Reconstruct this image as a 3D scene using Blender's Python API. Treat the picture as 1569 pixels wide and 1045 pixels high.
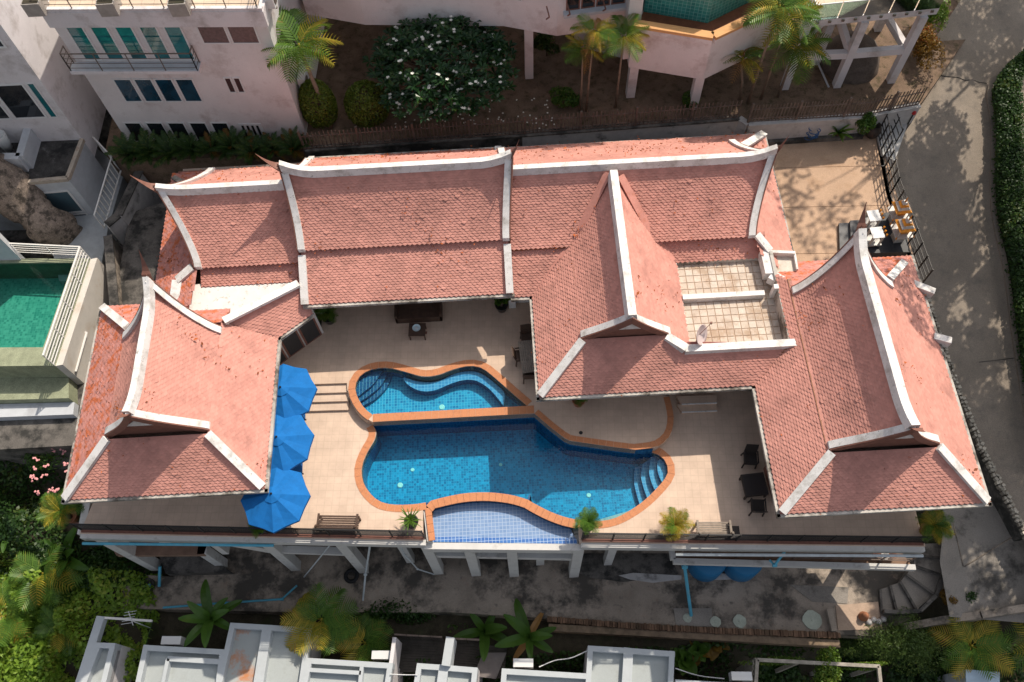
import bpy, math, random
import numpy as np
from mathutils import Vector
from mathutils.geometry import tessellate_polygon
random.seed(7); RNG = np.random.default_rng(11)
for o in list(bpy.data.objects): bpy.data.objects.remove(o)
SC = bpy.context.scene; COL = SC.collection

# ------------------------------------------------------------------ camera
CAM_H = 33.0; F_PX = 1300.0; IW, IH = 1569.0, 1045.0
TILT = math.radians(27.2); ROLL = math.atan(.055)
_r0 = np.array([1, 0, 0.]); _u0 = np.array([0, math.cos(TILT), math.sin(TILT)]); FW = np.array([0, math.sin(TILT), -math.cos(TILT)])
RT = math.cos(ROLL)*_r0 - math.sin(ROLL)*_u0
UP = math.sin(ROLL)*_r0 + math.cos(ROLL)*_u0
cam_d = bpy.data.cameras.new('camera'); cam = bpy.data.objects.new('camera', cam_d); COL.objects.link(cam)
cam_d.sensor_width = 36; cam_d.lens = 36*F_PX/IW; cam_d.clip_start = .5; cam_d.clip_end = 800
from mathutils import Matrix
cam.matrix_world = Matrix(((RT[0], UP[0], -FW[0], 0), (RT[1], UP[1], -FW[1], 0), (RT[2], UP[2], -FW[2], CAM_H), (0, 0, 0, 1)))
SC.camera = cam
# ------------------------------------------------------------------ sky and sun
SUN_DIR = Vector((.51, .60, 1.0)).normalized()          # towards the sun
el = math.asin(SUN_DIR.z); az = math.atan2(SUN_DIR.x, SUN_DIR.y)
W = bpy.data.worlds.new('World'); SC.world = W; W.use_nodes = True
nt = W.node_tree; nt.nodes.clear()
sky = nt.nodes.new('ShaderNodeTexSky'); sky.sky_type = 'NISHITA'; sky.sun_disc = False
sky.sun_elevation = el; sky.sun_rotation = az; sky.air_density = 1.0; sky.dust_density = 3.0; sky.ozone_density = .4
bg = nt.nodes.new('ShaderNodeBackground'); bg.inputs[1].default_value = .146
wo = nt.nodes.new('ShaderNodeOutputWorld'); hz = nt.nodes.new('ShaderNodeHueSaturation'); hz.inputs['Saturation'].default_value = .42   # hazy tropical sky, nearly white
nt.links.new(sky.outputs[0], hz.inputs['Color']); nt.links.new(hz.outputs[0], bg.inputs[0]); nt.links.new(bg.outputs[0], wo.inputs[0])
sd = bpy.data.lights.new('sun', 'SUN'); sd.energy = 4.3; sd.angle = math.radians(.55); sd.color = (1, .90, .76)
sun = bpy.data.objects.new('sun', sd); COL.objects.link(sun); sun.location = (20, 20, 60)
sun.rotation_euler = SUN_DIR.to_track_quat('Z', 'Y').to_euler()
SC.view_settings.view_transform = 'Standard'; SC.view_settings.look = 'None'; SC.view_settings.gamma = 1
SC.view_settings.exposure = 0.03; SC.view_settings.use_curve_mapping = False
SC.render.engine = 'CYCLES'; SC.cycles.transparent_max_bounces = 12; SC.cycles.max_bounces = 7

# ------------------------------------------------------------------ helpers
def P(px, py, z=0.0):
    """place on the level z that lies under the photograph's pixel"""
    d = FW + RT*(px-IW/2)/F_PX - UP*(py-IH/2)/F_PX
    t = (z-CAM_H)/d[2]
    return (float(d[0]*t), float(d[1]*t), float(z))
def P2(px, py, z=0.0): return P(px, py, z)[:2]
def rng(a, b): return random.uniform(a, b)

class MB:
    def __init__(s): s.v = []; s.f = []; s.m = []
    def add(s, vs, fs, mi=0):
        n = len(s.v); s.v += [tuple(map(float, q)) for q in vs]; s.f += [[i+n for i in f] for f in fs]; s.m += [mi]*len(fs); return s
    def hexa(s, b, t, mi=0):
        n = len(b); fs = [list(range(n))[::-1], list(range(n, 2*n))]
        fs += [[i, (i+1) % n, n+(i+1) % n, n+i] for i in range(n)]
        return s.add(list(b)+list(t), fs, mi)
    def box(s, x0, x1, y0, y1, z0, z1, mi=0):
        b = [(x0, y0), (x1, y0), (x1, y1), (x0, y1)]
        return s.hexa([(x, y, z0) for x, y in b], [(x, y, z1) for x, y in b], mi)
    def cbox(s, c, sz, rz=0, mi=0):
        ca, sa = math.cos(rz), math.sin(rz); h = [q/2 for q in sz]
        b = [(-h[0], -h[1]), (h[0], -h[1]), (h[0], h[1]), (-h[0], h[1])]
        b = [(c[0]+x*ca-y*sa, c[1]+x*sa+y*ca) for x, y in b]
        return s.hexa([(x, y, c[2]-h[2]) for x, y in b], [(x, y, c[2]+h[2]) for x, y in b], mi)
    def beam(s, a, b, w, h, mi=0, up=(0, 0, 1), w2=None, h2=None):
        a = Vector(a); b = Vector(b); d = (b-a).normalized(); u = Vector(up)
        if abs(d.dot(u)) > .98: u = Vector((0, 1, 0))
        sx = d.cross(u).normalized(); uu = sx.cross(d).normalized()
        w2 = w if w2 is None else w2; h2 = h if h2 is None else h2
        q = lambda p, W_, H_: [p-sx*W_/2-uu*H_/2, p+sx*W_/2-uu*H_/2, p+sx*W_/2+uu*H_/2, p-sx*W_/2+uu*H_/2]
        return s.hexa(q(a, w, h), q(b, w2, h2), mi)
    def prism(s, poly, z0, z1, mi=0, mside=None):
        n = len(poly); poly = [p[:2] for p in poly]
        area = sum(poly[i][0]*poly[(i+1) % n][1]-poly[(i+1) % n][0]*poly[i][1] for i in range(n))
        if area < 0: poly = poly[::-1]
        tri = tessellate_polygon([[Vector((x, y, 0)) for x, y in poly]])
        s.add([(x, y, z1) for x, y in poly], [t if _ccw(poly, t) else t[::-1] for t in map(list, tri)], mi)
        s.add([(x, y, z) for z in (z0, z1) for x, y in poly], [[i, (i+1) % n, n+(i+1) % n, n+i] for i in range(n)], mi if mside is None else mside)
        s.add([(x, y, z0) for x, y in poly], [t[::-1] if _ccw(poly, t) else t for t in map(list, tri)], mi if mside is None else mside)
        return s
    def plate(s, outer, holes, z0, z1, mi=0, mside=None):
        loops = [[p[:2] for p in outer]]+[[p[:2] for p in h] for h in holes]
        flat = [p for l in loops for p in l]
        tri = tessellate_polygon([[Vector((x, y, 0)) for x, y in l] for l in loops])
        fs = [t if _ccw(flat, t) else t[::-1] for t in map(list, tri)]
        s.add([(x, y, z1) for x, y in flat], fs, mi); s.add([(x, y, z0) for x, y in flat], [f[::-1] for f in fs], mi)
        for l in loops:
            n = len(l); s.add([(x, y, z) for z in (z0, z1) for x, y in l], [[i, (i+1) % n, n+(i+1) % n, n+i] for i in range(n)], mi if mside is None else mside)
        return s
    def tube(s, path, r, n=6, mi=0, cap=True):
        path = [Vector(p) for p in path]; rs = r if isinstance(r, (list, tuple)) else [r]*len(path)
        rings = []; prev = None
        for i, p in enumerate(path):
            d = (path[min(i+1, len(path)-1)]-path[max(i-1, 0)]).normalized()
            u = Vector((0, 0, 1)) if abs(d.z) < .95 else Vector((1, 0, 0))
            if prev is not None and abs(prev.dot(d)) < .99: u = prev
            sx = d.cross(u).normalized(); uu = sx.cross(d).normalized(); prev = uu
            rings.append([p+(sx*math.cos(2*math.pi*k/n)+uu*math.sin(2*math.pi*k/n))*rs[i] for k in range(n)])
        vs = [q for R_ in rings for q in R_]; fs = []
        for i in range(len(path)-1):
            for k in range(n): fs.append([i*n+k, i*n+(k+1) % n, (i+1)*n+(k+1) % n, (i+1)*n+k])
        if cap: fs += [list(range(n))[::-1], [(len(path)-1)*n+k for k in range(n)]]
        return s.add(vs, fs, mi)
    def lathe(s, prof, c=(0, 0, 0), n=20, mi=0):
        vs = [(c[0]+r*math.cos(2*math.pi*k/n), c[1]+r*math.sin(2*math.pi*k/n), c[2]+z) for r, z in prof for k in range(n)]
        fs = [[i*n+k, i*n+(k+1) % n, (i+1)*n+(k+1) % n, (i+1)*n+k] for i in range(len(prof)-1) for k in range(n)]
        return s.add(vs, fs, mi)
    def sweep(s, secs, mi=0, cap=True):
        m = len(secs[0]); vs = [p for q in secs for p in q]
        fs = [[i*m+k, i*m+(k+1) % m, (i+1)*m+(k+1) % m, (i+1)*m+k] for i in range(len(secs)-1) for k in range(m)]
        if cap: fs += [list(range(m))[::-1], [(len(secs)-1)*m+k for k in range(m)]]
        return s.add(vs, fs, mi)
def _ccw(p, t):
    a, b, c = (p[i] for i in t); return (b[0]-a[0])*(c[1]-a[1])-(b[1]-a[1])*(c[0]-a[0]) > 0

def mesh_of(name, mb, mats, off=(0, 0, 0), smooth=False):
    me = bpy.data.meshes.new(name)
    v = [(x-off[0], y-off[1], z-off[2]) for x, y, z in mb.v] if any(off) else mb.v
    me.from_pydata(v, [], mb.f)
    for m in (mats if isinstance(mats, (list, tuple)) else [mats]): me.materials.append(m)
    if any(mb.m): me.polygons.foreach_set('material_index', mb.m)
    if smooth: me.polygons.foreach_set('use_smooth', [True]*len(me.polygons))
    me.update(); return me
def wloc(o):
    p = Vector((0, 0, 0))
    while o: p = p+o.location; o = o.parent
    return p
def obj(name, mb, mats, parent=None, smooth=False, local=False, stuff=False, label=None):
    """one mesh object; world coordinates unless local"""
    off = (0, 0, 0) if (local or parent is None) else tuple(wloc(parent))
    me = mb if isinstance(mb, bpy.types.Mesh) else mesh_of(name, mb, mats, off, smooth)
    o = bpy.data.objects.new(name, me); COL.objects.link(o); o.parent = parent
    if stuff: o['kind'] = 'stuff'
    if label: o['label'] = label
    return o
def thing(name, label, cat, loc=(0, 0, 0), rz=0, group=None):
    o = bpy.data.objects.new(name, None); COL.objects.link(o); o.empty_display_size = .3
    o.location = loc[:3] if len(loc) > 2 else (*loc, 0); o.rotation_euler = (0, 0, rz)
    return tag(o, label, cat, group)
def tag(o, label, cat, group=None):
    o['label'] = label; o['category'] = cat
    if group: o['group'] = group
    return o
def struct(name, mb, mats, smooth=False):
    o = obj(name, mb, mats, smooth=smooth); o['kind'] = 'structure'; return o
def dup(root, loc, rz=0, label=None, sc=None, group=None):
    r = root.copy(); COL.objects.link(r); r.location = loc; r.rotation_euler = (0, 0, rz)
    if sc: r.scale = (sc, sc, sc)
    if label: r['label'] = label
    if group: r['group'] = group
    for ch in root.children:
        c = ch.copy(); COL.objects.link(c); c.parent = r
        for g in ch.children:
            d = g.copy(); COL.objects.link(d); d.parent = c
    return r

# ------------------------------------------------------------------ materials
def mat(name, col, rough=.7, var=0, scale=3.0, dark=None, dark_amt=0, dscale=1.2, dlo=.52, dhi=.68, island=0, bump=0, bscale=40, spec=.3, metal=0, fine=0):
    """base colour + broad mottling + stains + per-piece variation + fine relief, all in object space"""
    m = bpy.data.materials.new(name); m.use_nodes = True; t = m.node_tree; N = t.nodes; L = t.links
    b = N['Principled BSDF']; b.inputs['Roughness'].default_value = rough; b.inputs['Metallic'].default_value = metal
    b.inputs['Specular IOR Level'].default_value = spec
    if col.__class__ is not tuple: col = tuple(col)
    rgb = N.new('ShaderNodeRGB'); rgb.outputs[0].default_value = (*col, 1); cur = rgb.outputs[0]
    geo = N.new('ShaderNodeNewGeometry'); pos = geo.outputs['Position']
    def noise(sc, det=4, ro=.6):
        n = N.new('ShaderNodeTexNoise'); n.inputs['Scale'].default_value = sc; n.inputs['Detail'].default_value = det; n.inputs['Roughness'].default_value = ro
        L.new(pos, n.inputs['Vector']); return n.outputs['Fac']
    def ramp(f, lo, hi):
        r = N.new('ShaderNodeMapRange'); r.inputs['From Min'].default_value = lo; r.inputs['From Max'].default_value = hi; L.new(f, r.inputs['Value']); return r.outputs[0]
    def scale_v(cur, f, lo, hi):
        r = N.new('ShaderNodeMapRange'); r.inputs['To Min'].default_value = lo; r.inputs['To Max'].default_value = hi; L.new(f, r.inputs['Value'])
        h = N.new('ShaderNodeHueSaturation'); L.new(cur, h.inputs['Color']); L.new(r.outputs[0], h.inputs['Value']); return h.outputs[0]
    if island: cur = scale_v(cur, geo.outputs['Random Per Island'], 1-island, 1+island)
    if var: cur = scale_v(cur, ramp(noise(scale), .3, .7), 1-var, 1+var)
    if fine: cur = scale_v(cur, ramp(noise(28, 3), .3, .7), 1-fine, 1+fine)
    for dk in ([] if dark is None else (dark if isinstance(dark, list) else [(dark, dark_amt, dscale, dlo, dhi)])):
        c, a, s_, lo, hi = dk
        mx = N.new('ShaderNodeMix'); mx.data_type = 'RGBA'; mx.inputs['B'].default_value = (*c, 1); L.new(cur, mx.inputs['A'])
        ml = N.new('ShaderNodeMath'); ml.operation = 'MULTIPLY'; ml.inputs[1].default_value = a; L.new(ramp(noise(s_, 7, .68), lo, hi), ml.inputs[0])
        cl = N.new('ShaderNodeClamp'); L.new(ml.outputs[0], cl.inputs[0]); L.new(cl.outputs[0], mx.inputs['Factor']); cur = mx.outputs['Result']
    L.new(cur, b.inputs['Base Color'])
    if bump:
        bp = N.new('ShaderNodeBump'); bp.inputs['Strength'].default_value = bump; bp.inputs['Distance'].default_value = .02; L.new(noise(bscale, 5), bp.inputs['Height']); L.new(bp.outputs[0], b.inputs['Normal'])
    m['cur'] = ''; return m
def grid_mat(name, c1, c2, grout, size, gw=.06, rough=.25, vz=True, spec=.5, bump=.3):
    """small square mosaic: per-tile colour, grout lines; works on floors and upright walls"""
    m = bpy.data.materials.new(name); m.use_nodes = True; t = m.node_tree; N = t.nodes; L = t.links
    b = N['Principled BSDF']; b.inputs['Roughness'].default_value = rough; b.inputs['Specular IOR Level'].default_value = spec
    geo = N.new('ShaderNodeNewGeometry')
    def vm(op, a, bb):
        n = N.new('ShaderNodeVectorMath'); n.operation = op
        if hasattr(a, 'links'): L.new(a, n.inputs[0])
        else: n.inputs[0].default_value = a
        if bb is not None:
            if hasattr(bb, 'links'): L.new(bb, n.inputs[1])
            else: n.inputs[1].default_value = bb
        return n
    sc = vm('MULTIPLY', geo.outputs['Position'], (1/size,)*3).outputs[0]
    sc = vm('ADD', sc, (.37, .41, .43)).outputs[0]
    fl = vm('FLOOR', sc, None).outputs[0]; fr = vm('SUBTRACT', sc, fl).outputs[0]
    wn = N.new('ShaderNodeTexWhiteNoise'); wn.noise_dimensions = '3D'; L.new(fl, wn.inputs['Vector'])
    mx = N.new('ShaderNodeMix'); mx.data_type = 'RGBA'; mx.inputs['A'].default_value = (*c1, 1); mx.inputs['B'].default_value = (*c2, 1); L.new(wn.outputs['Value'], mx.inputs['Factor'])
    ab = vm('ABSOLUTE', vm('SUBTRACT', fr, (.5, .5, .5)).outputs[0], None).outputs[0]
    sx = N.new('ShaderNodeSeparateXYZ'); L.new(ab, sx.inputs[0])
    nabs = vm('ABSOLUTE', geo.outputs['True Normal'], None).outputs[0]; sn = N.new('ShaderNodeSeparateXYZ'); L.new(nabs, sn.inputs[0])
    def mth(op, a, bb):
        n = N.new('ShaderNodeMath'); n.operation = op
        for i, q in enumerate((a, bb)):
            if hasattr(q, 'links'): L.new(q, n.inputs[i])
            else: n.inputs[i].default_value = q
        return n.outputs[0]
    g = 0.0
    for ax in 'XYZ':
        e = mth('GREATER_THAN', sx.outputs[ax], .5-gw); k = mth('LESS_THAN', sn.outputs[ax], .75); g = mth('MAXIMUM', g, mth('MULTIPLY', e, k))
    m2 = N.new('ShaderNodeMix'); m2.data_type = 'RGBA'; L.new(mx.outputs['Result'], m2.inputs['A']); m2.inputs['B'].default_value = (*grout, 1); L.new(g, m2.inputs['Factor'])
    L.new(m2.outputs['Result'], b.inputs['Base Color'])
    if bump:
        bp = N.new('ShaderNodeBump'); bp.inputs['Strength'].default_value = bump; bp.inputs['Distance'].default_value = .01; bp.invert = True; L.new(g, bp.inputs['Height']); L.new(bp.outputs[0], b.inputs['Normal'])
    return m
def leaf_mat(name, c1, c2, c3=None, rough=.45, trans=.35, clump=.9):
    m = bpy.data.materials.new(name); m.use_nodes = True; t = m.node_tree; N = t.nodes; L = t.links
    b = N['Principled BSDF']; b.inputs['Roughness'].default_value = rough; b.inputs['Specular IOR Level'].default_value = .35
    geo = N.new('ShaderNodeNewGeometry'); r = N.new('ShaderNodeValToRGB'); e = r.color_ramp.elements
    e[0].color = (*c1, 1); e[1].color = (*c2, 1); e[1].position = .75
    if c3: x = e.new(.97); x.color = (*c3, 1)
    no = N.new('ShaderNodeTexNoise'); no.inputs['Scale'].default_value = clump; L.new(geo.outputs['Position'], no.inputs['Vector'])
    ad = N.new('ShaderNodeMath'); ad.operation = 'MULTIPLY_ADD'; ad.inputs[1].default_value = .6; L.new(geo.outputs['Random Per Island'], ad.inputs[0])
    ms = N.new('ShaderNodeMath'); ms.operation = 'MULTIPLY_ADD'; ms.inputs[1].default_value = 1.1; ms.inputs[2].default_value = -.32; L.new(no.outputs['Fac'], ms.inputs[0]); L.new(ms.outputs[0], ad.inputs[2])
    L.new(ad.outputs[0], r.inputs[0]); L.new(r.outputs[0], b.inputs['Base Color'])
    tr = N.new('ShaderNodeBsdfTranslucent'); h = N.new('ShaderNodeHueSaturation'); h.inputs['Value'].default_value = 1.5; h.inputs['Hue'].default_value = .485; L.new(r.outputs[0], h.inputs['Color']); L.new(h.outputs[0], tr.inputs['Color'])
    mx = N.new('ShaderNodeMixShader'); mx.inputs[0].default_value = trans; L.new(b.outputs[0], mx.inputs[1]); L.new(tr.outputs[0], mx.inputs[2])
    L.new(mx.outputs[0], N['Material Output'].inputs['Surface']); return m
def water_mat(name, tint, rough=.02, scale=5.0, strength=.12):
    m = bpy.data.materials.new(name); m.use_nodes = True; t = m.node_tree; N = t.nodes; L = t.links; N.remove(N['Principled BSDF'])
    tr = N.new('ShaderNodeBsdfTransparent'); tr.inputs[0].default_value = (*tint, 1)
    gl = N.new('ShaderNodeBsdfGlossy'); gl.inputs['Roughness'].default_value = rough
    no = N.new('ShaderNodeTexNoise'); no.inputs['Scale'].default_value = scale; no.inputs['Detail'].default_value = 3
    geo = N.new('ShaderNodeNewGeometry'); L.new(geo.outputs['Position'], no.inputs['Vector'])
    bp = N.new('ShaderNodeBump'); bp.inputs['Strength'].default_value = strength; bp.inputs['Distance'].default_value = .05; L.new(no.outputs['Fac'], bp.inputs['Height']); L.new(bp.outputs[0], gl.inputs['Normal'])
    fr = N.new('ShaderNodeFresnel'); fr.inputs['IOR'].default_value = 1.33; L.new(bp.outputs[0], fr.inputs['Normal'])
    mx = N.new('ShaderNodeMixShader'); L.new(fr.outputs[0], mx.inputs[0]); L.new(tr.outputs[0], mx.inputs[1]); L.new(gl.outputs[0], mx.inputs[2]); L.new(mx.outputs[0], N['Material Output'].inputs['Surface']); return m
def glass_mat(name, col, tint=.25):
    m = mat(name, col, rough=.06, spec=.9); return m

M = {}
M['rooftile'] = mat('roof_tile_pink', (.56, .262, .212), .75, var=.09, scale=.9, island=.085, dark=[((.27, .13, .105), .55, .8, .50, .70), ((.42, .10, .035), .85, 3.2, .66, .76), ((.12, .06, .05), .6, 5, .70, .78)], bump=.3)
M['rooftile_mossy'] = mat('roof_tile_lichen', (.53, .235, .198), .8, var=.10, scale=1.1, island=.12, dark=[((.52, .12, .03), .85, 2.8, .48, .60), ((.12, .06, .045), .85, 4.5, .57, .67)], bump=.3)
M['roofbed'] = mat('roof_bed_pink', (.36, .145, .12), .85, var=.1)
M['rooftop'] = mat('roof_valley_cement', (.58, .26, .21), .8, var=.12, dark=(.40, .12, .05), dark_amt=.6, dscale=2.5)
M['plaster'] = mat('white_plaster_roof_trim', (.74, .72, .70), .75, var=.05, scale=2, dark=[((.34, .31, .27), .75, 1.8, .48, .70), ((.16, .15, .13), .75, 6, .585, .70)], fine=.05)
M['fascia'] = mat('brown_timber_fascia', (.21, .095, .07), .6, var=.15, scale=6)
M['copper'] = mat('rust_brown_gutter', (.26, .10, .045), .55, var=.2, scale=4)
M['gutter'] = mat('weathered_white_gutter', (.46, .43, .39), .7, var=.2, scale=2, dark=(.10, .085, .07), dark_amt=.95, dscale=1.1, dlo=.46, dhi=.60)
M['wall'] = mat('villa_wall_white', (.62, .59, .56), .8, var=.06, dark=(.3, .27, .24), dark_amt=.4)
M['glass'] = mat('dark_window_glass', (.015, .02, .025), .06, spec=.8)
M['glass_teal_reflect'] = mat('window_teal_reflection', (.008, .13, .15), .05, spec=1.0, var=.5, scale=.8)  # reflected green pool water put into the base colour, patchy for variety
M['glass_blue_reflect'] = mat('window_blue_reflection', (.006, .042, .075), .05, spec=1.0, var=.5, scale=.9)  # blue, patchy base colour stands in for varied sky reflections
M['railglass'] = water_mat('clear_balustrade_glass', (.62, .78, .74), .05, 1, 0)

# ================================================================== the villa and its Thai roofs
villa = thing('villa', 'large villa with pink tiled Thai gable roofs and white ridges around the pool terrace', 'villa', (0, 17, 0))
ROOFPTS = []
def tile_into(mt, a, bb, map3, lo, hi, w, rowh):
    al, ar = max(a-w/2, lo), min(a+w/2, hi)
    if ar-al < .03: return
    am = min(max(a, lo), hi); bt = bb-rowh*1.75; bm = bb-rowh*.55; l0 = .030+rng(-.005, .006)+(.02 if random.random() < .004 else 0); tw = rng(-.006, .006)
    vs = [map3(al, bt, .002), map3(ar, bt, .002), map3(ar, bm, l0+tw), map3(am, bb, l0+.004), map3(al, bm, l0-tw),
          map3(ar, bm, -.004), map3(am, bb, -.004), map3(al, bm, -.004)]
    mt.add(vs, [[0, 4, 3, 2, 1], [3, 6, 5, 2], [4, 7, 6, 3]]); ROOFPTS.append(tuple(map3(am, bb, .045)))
TW, TR_ = .195, .105
def tiles_rows(mt, map3, b_top, b_bot, lohi):
    n = max(1, int(round((b_bot-b_top)/TR_))); rh = (b_bot-b_top)/n
    for i in range(n+1):
        bb = b_top+rh*(i+1) if i < n else b_bot
        if i == n: break
        lo, hi = lohi(bb-rh*.5)
        if hi-lo < .05: continue
        a = math.floor(lo/TW)*TW+(TW/2 if i % 2 else 0)
        while a-TW/2 < hi:
            tile_into(mt, a, bb+.02, map3, lo, hi, TW, rh); a += TW
def curved_slope(parent, O, A, B, zr, zb, bmax, lo, hi, conc=.28, mossy=False, b0=0.0):
    """slope falling from a ridge through O; a runs along A, b is the level distance from the ridge along B"""
    O = Vector((*O, 0)); A = Vector((*A, 0)); B = Vector((*B, 0))
    zf = lambda b: zr-(zr-zb)*((b/bmax)+conc*(b/bmax)*(1-b/bmax))
    # arc-length table
    bs = np.linspace(b0, bmax, 60); zs = np.array([zf(b) for b in bs]); ss = np.concatenate([[0], np.cumsum(np.hypot(np.diff(bs), np.diff(zs)))])
    def map3(a, s, l):
        s2 = min(max(s, 0), ss[-1]+.05); b = float(np.interp(s2, ss, bs)); ex = max(0, s-ss[-1])
        dz = (zf(b+.02)-zf(b-.02))/.04; nrm = Vector((0, 0, 1))-B*dz; nrm.normalize()
        b += ex*.8
        return O+A*a+B*b+Vector((0, 0, zf(min(b, bmax))+(-ex*.6)))+nrm*l
    sb = lambda s: float(np.interp(s, ss, bs))
    mt = MB(); tiles_rows(mt, map3, 0, ss[-1], lambda s: (lo(sb(s)), hi(sb(s))))
    mu = MB(); K = 9
    for i in range(K):
        s0, s1 = ss[-1]*i/K, ss[-1]*(i+1)/K
        q = [(lo(sb(s0)), s0), (hi(sb(s0)), s0), (hi(sb(s1)), s1), (lo(sb(s1)), s1)]
        mu.hexa([map3(a, s, -.10) for a, s in q], [map3(a, s, -.006) for a, s in q])
    sl = obj('roof_slope', mu, M['roofbed'], parent)
    obj('roof_tile', mt, M['rooftile_mossy' if mossy else 'rooftile'], sl, stuff=True)
    return zf
def flat_slope(parent, pts, mossy=False, step=None):
    """plane roof patch; the first two points are its eave"""
    p = [Vector(q) for q in pts]; A = (p[1]-p[0]); A.z = 0; A.normalize()
    c = sum((q for q in p[2:]), Vector())/len(p[2:])
    n = (p[1]-p[0]).cross(c-p[0]).normalized()
    if n.z < 0: n = -n
    B = n.cross(A); B = B if B.z < 0 else -B          # downhill in the plane
    O = p[0]; q2 = [((q-O).dot(A), (q-O).dot(B)) for q in p]
    map3 = lambda a, b, l: O+A*a+B*b+n*l
    def lohi(b):
        xs = []
        for i in range(len(q2)):
            (a0, b0), (a1, b1) = q2[i], q2[(i+1) % len(q2)]
            if (b0-b)*(b1-b) <= 0 and abs(b1-b0) > 1e-6: xs.append(a0+(a1-a0)*(b-b0)/(b1-b0))
        return (min(xs), max(xs)) if len(xs) > 1 else (0, 0)
    bt = min(q[1] for q in q2); bb = max(q[1] for q in q2)
    mt = MB(); tiles_rows(mt, map3, bt+.01, bb-.01, lohi)
    mu = MB(); K = max(2, int((bb-bt)/.25))
    for i in range(K):
        b0, b1 = bt+(bb-bt)*(i+.002)/K, bt+(bb-bt)*(i+.998)/K
        (l0, h0), (l1, h1) = lohi(b0), lohi(b1); q = [(l0, b0), (h0, b0), (h1, b1), (l1, b1)]
        mu.hexa([map3(a, b, -.10) for a, b in q], [map3(a, b, -.006) for a, b in q])
    sl = obj('roof_slope', mu, M['roofbed'], parent)
    obj('roof_tile', mt, M['rooftile_mossy' if mossy else 'rooftile'], sl, stuff=True)
    return sl
def part_root(name, label=None):
    o = bpy.data.objects.new(name, None); COL.objects.link(o); o.parent = villa
    if label: o['label'] = label
    return o
def ridge(parent, a, b, w=.22, h=.36, rise=(0, 0)):
    a = Vector(a); b = Vector(b); d = (b-a); L_ = d.length; d.normalize(); s = Vector((-d.y, d.x, 0)); secs = []
    for i in range(25):
        t = i/24; e = 0
        if rise[0]: e += rise[0]*max(0, 1-t*L_/1.3)**2
        if rise[1]: e += rise[1]*max(0, 1-(1-t)*L_/1.3)**2
        p = a+d*L_*t+Vector((0, 0, e)); secs.append([p-s*(w*.75)+Vector((0, 0, -.12)), p+s*(w*.75)+Vector((0, 0, -.12)), p+s*w/2+Vector((0, 0, h-.12)), p-s*w/2+Vector((0, 0, h-.12))])
    mb = MB(); mb.sweep(secs); return obj('ridge_cap', mb, M['plaster'], parent)
def barge(parent, O, A, B, zf, bmax, end, out, w=.27, h=.17, flare=.0, tip=None, lift=.02, white=True, boardh=.34):
    """white verge along one side of a gable end, brown board on its outer face. end(b): a of the verge, out: +1/-1 outward along A"""
    O = Vector((*O, 0)); A = Vector((*A, 0)); B = Vector((*B, 0)); K = 14; sw = []; sf = []
    for i in range(K+1):
        b = bmax*i/K; f = flare*(1-i/K)**4; z = zf(b)+f; a = end(b)
        p = lambda aa, dz: O+A*aa+B*b+Vector((0, 0, z+dz))
        sw.append([p(a-out*w, -.05), p(a, -.05), p(a, h), p(a-out*w, h)])
        sf.append([p(a+out*.004, -.20), p(a+out*.055, -.20), p(a+out*.055, -.2+boardh+.1*(1-i/K)), p(a+out*.004, -.2+boardh+.1*(1-i/K))])
    mb = MB(); mb.sweep(sw); obj('verge', mb, M['plaster'], parent)
    mb = MB(); mb.sweep(sf); obj('bargeboard', mb, M['fascia'], parent)
def finial(parent, base, tip, w=.34):
    base = Vector(base); tip = Vector(tip); d = tip-base; secs = []; hd = Vector((d.x, d.y, 0)).normalized(); s = Vector((-hd.y, hd.x, 0))
    for i in range(6):
        t = i/5; p = base+hd*(Vector((d.x, d.y, 0)).length*t)+Vector((0, 0, d.z*t**1.5)); ww = w*(1-t)**1.2+.015; dp = .16*(1-t)+.02
        secs.append([p-s*ww/2-hd*dp*.5+Vector((0, 0, -dp*1.4)), p+s*ww/2-hd*dp*.5+Vector((0, 0, -dp*1.4)), p+s*ww/2+hd*dp*.1, p-s*ww/2+hd*dp*.1])
    mb = MB(); mb.sweep(secs); obj('finial', mb, M['fascia'], parent)
def hip(parent, a, b, w=.31, h=.14, lift=.08, name='hip_cap'):
    mb = MB(); a = Vector(a)+Vector((0, 0, lift)); b = Vector(b)+Vector((0, 0, lift)); mb.beam(a, b, w, h); obj(name, mb, M['plaster'], parent)
def eave(parent, pts, w=.13, h=.14, dz=-.09, m='gutter'):
    for a, b in zip(pts[:-1], pts[1:]):
        mb = MB(); d = (Vector(b)-Vector(a)).normalized()*.06; K = max(1, int((Vector(b)-Vector(a)).length/1.2))
        a2 = Vector(a)-d+Vector((0, 0, dz)); b2 = Vector(b)+d+Vector((0, 0, dz))
        mb.beam(a2, b2, w, h); obj('gutter', mb, M[m], parent)
def pediment(parent, x, hw, y, z0, zt):
    mb = MB(); q = [(x-hw, z0), (x+hw, z0), (x+hw*.62, z0+(zt-z0)*.30), (x+hw*.3, z0+(zt-z0)*.6), (x, zt), (x-hw*.3, z0+(zt-z0)*.6), (x-hw*.62, z0+(zt-z0)*.30)]
    mb.hexa([(a, y, z) for a, z in q], [(a, y+.08, z) for a, z in q]); p = obj('pediment', mb, M['fascia'], parent)
    mb = MB(); q = [(x-hw*.46, z0+.42*(zt-z0)), (x+hw*.46, z0+.42*(zt-z0)), (x, z0+.80*(zt-z0))]
    mb.hexa([(a, y-.04, z) for a, z in q], [(a, y-.004, z) for a, z in q]); obj('pediment_panel', mb, M['plaster'], p)

ZE = 2.75
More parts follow.
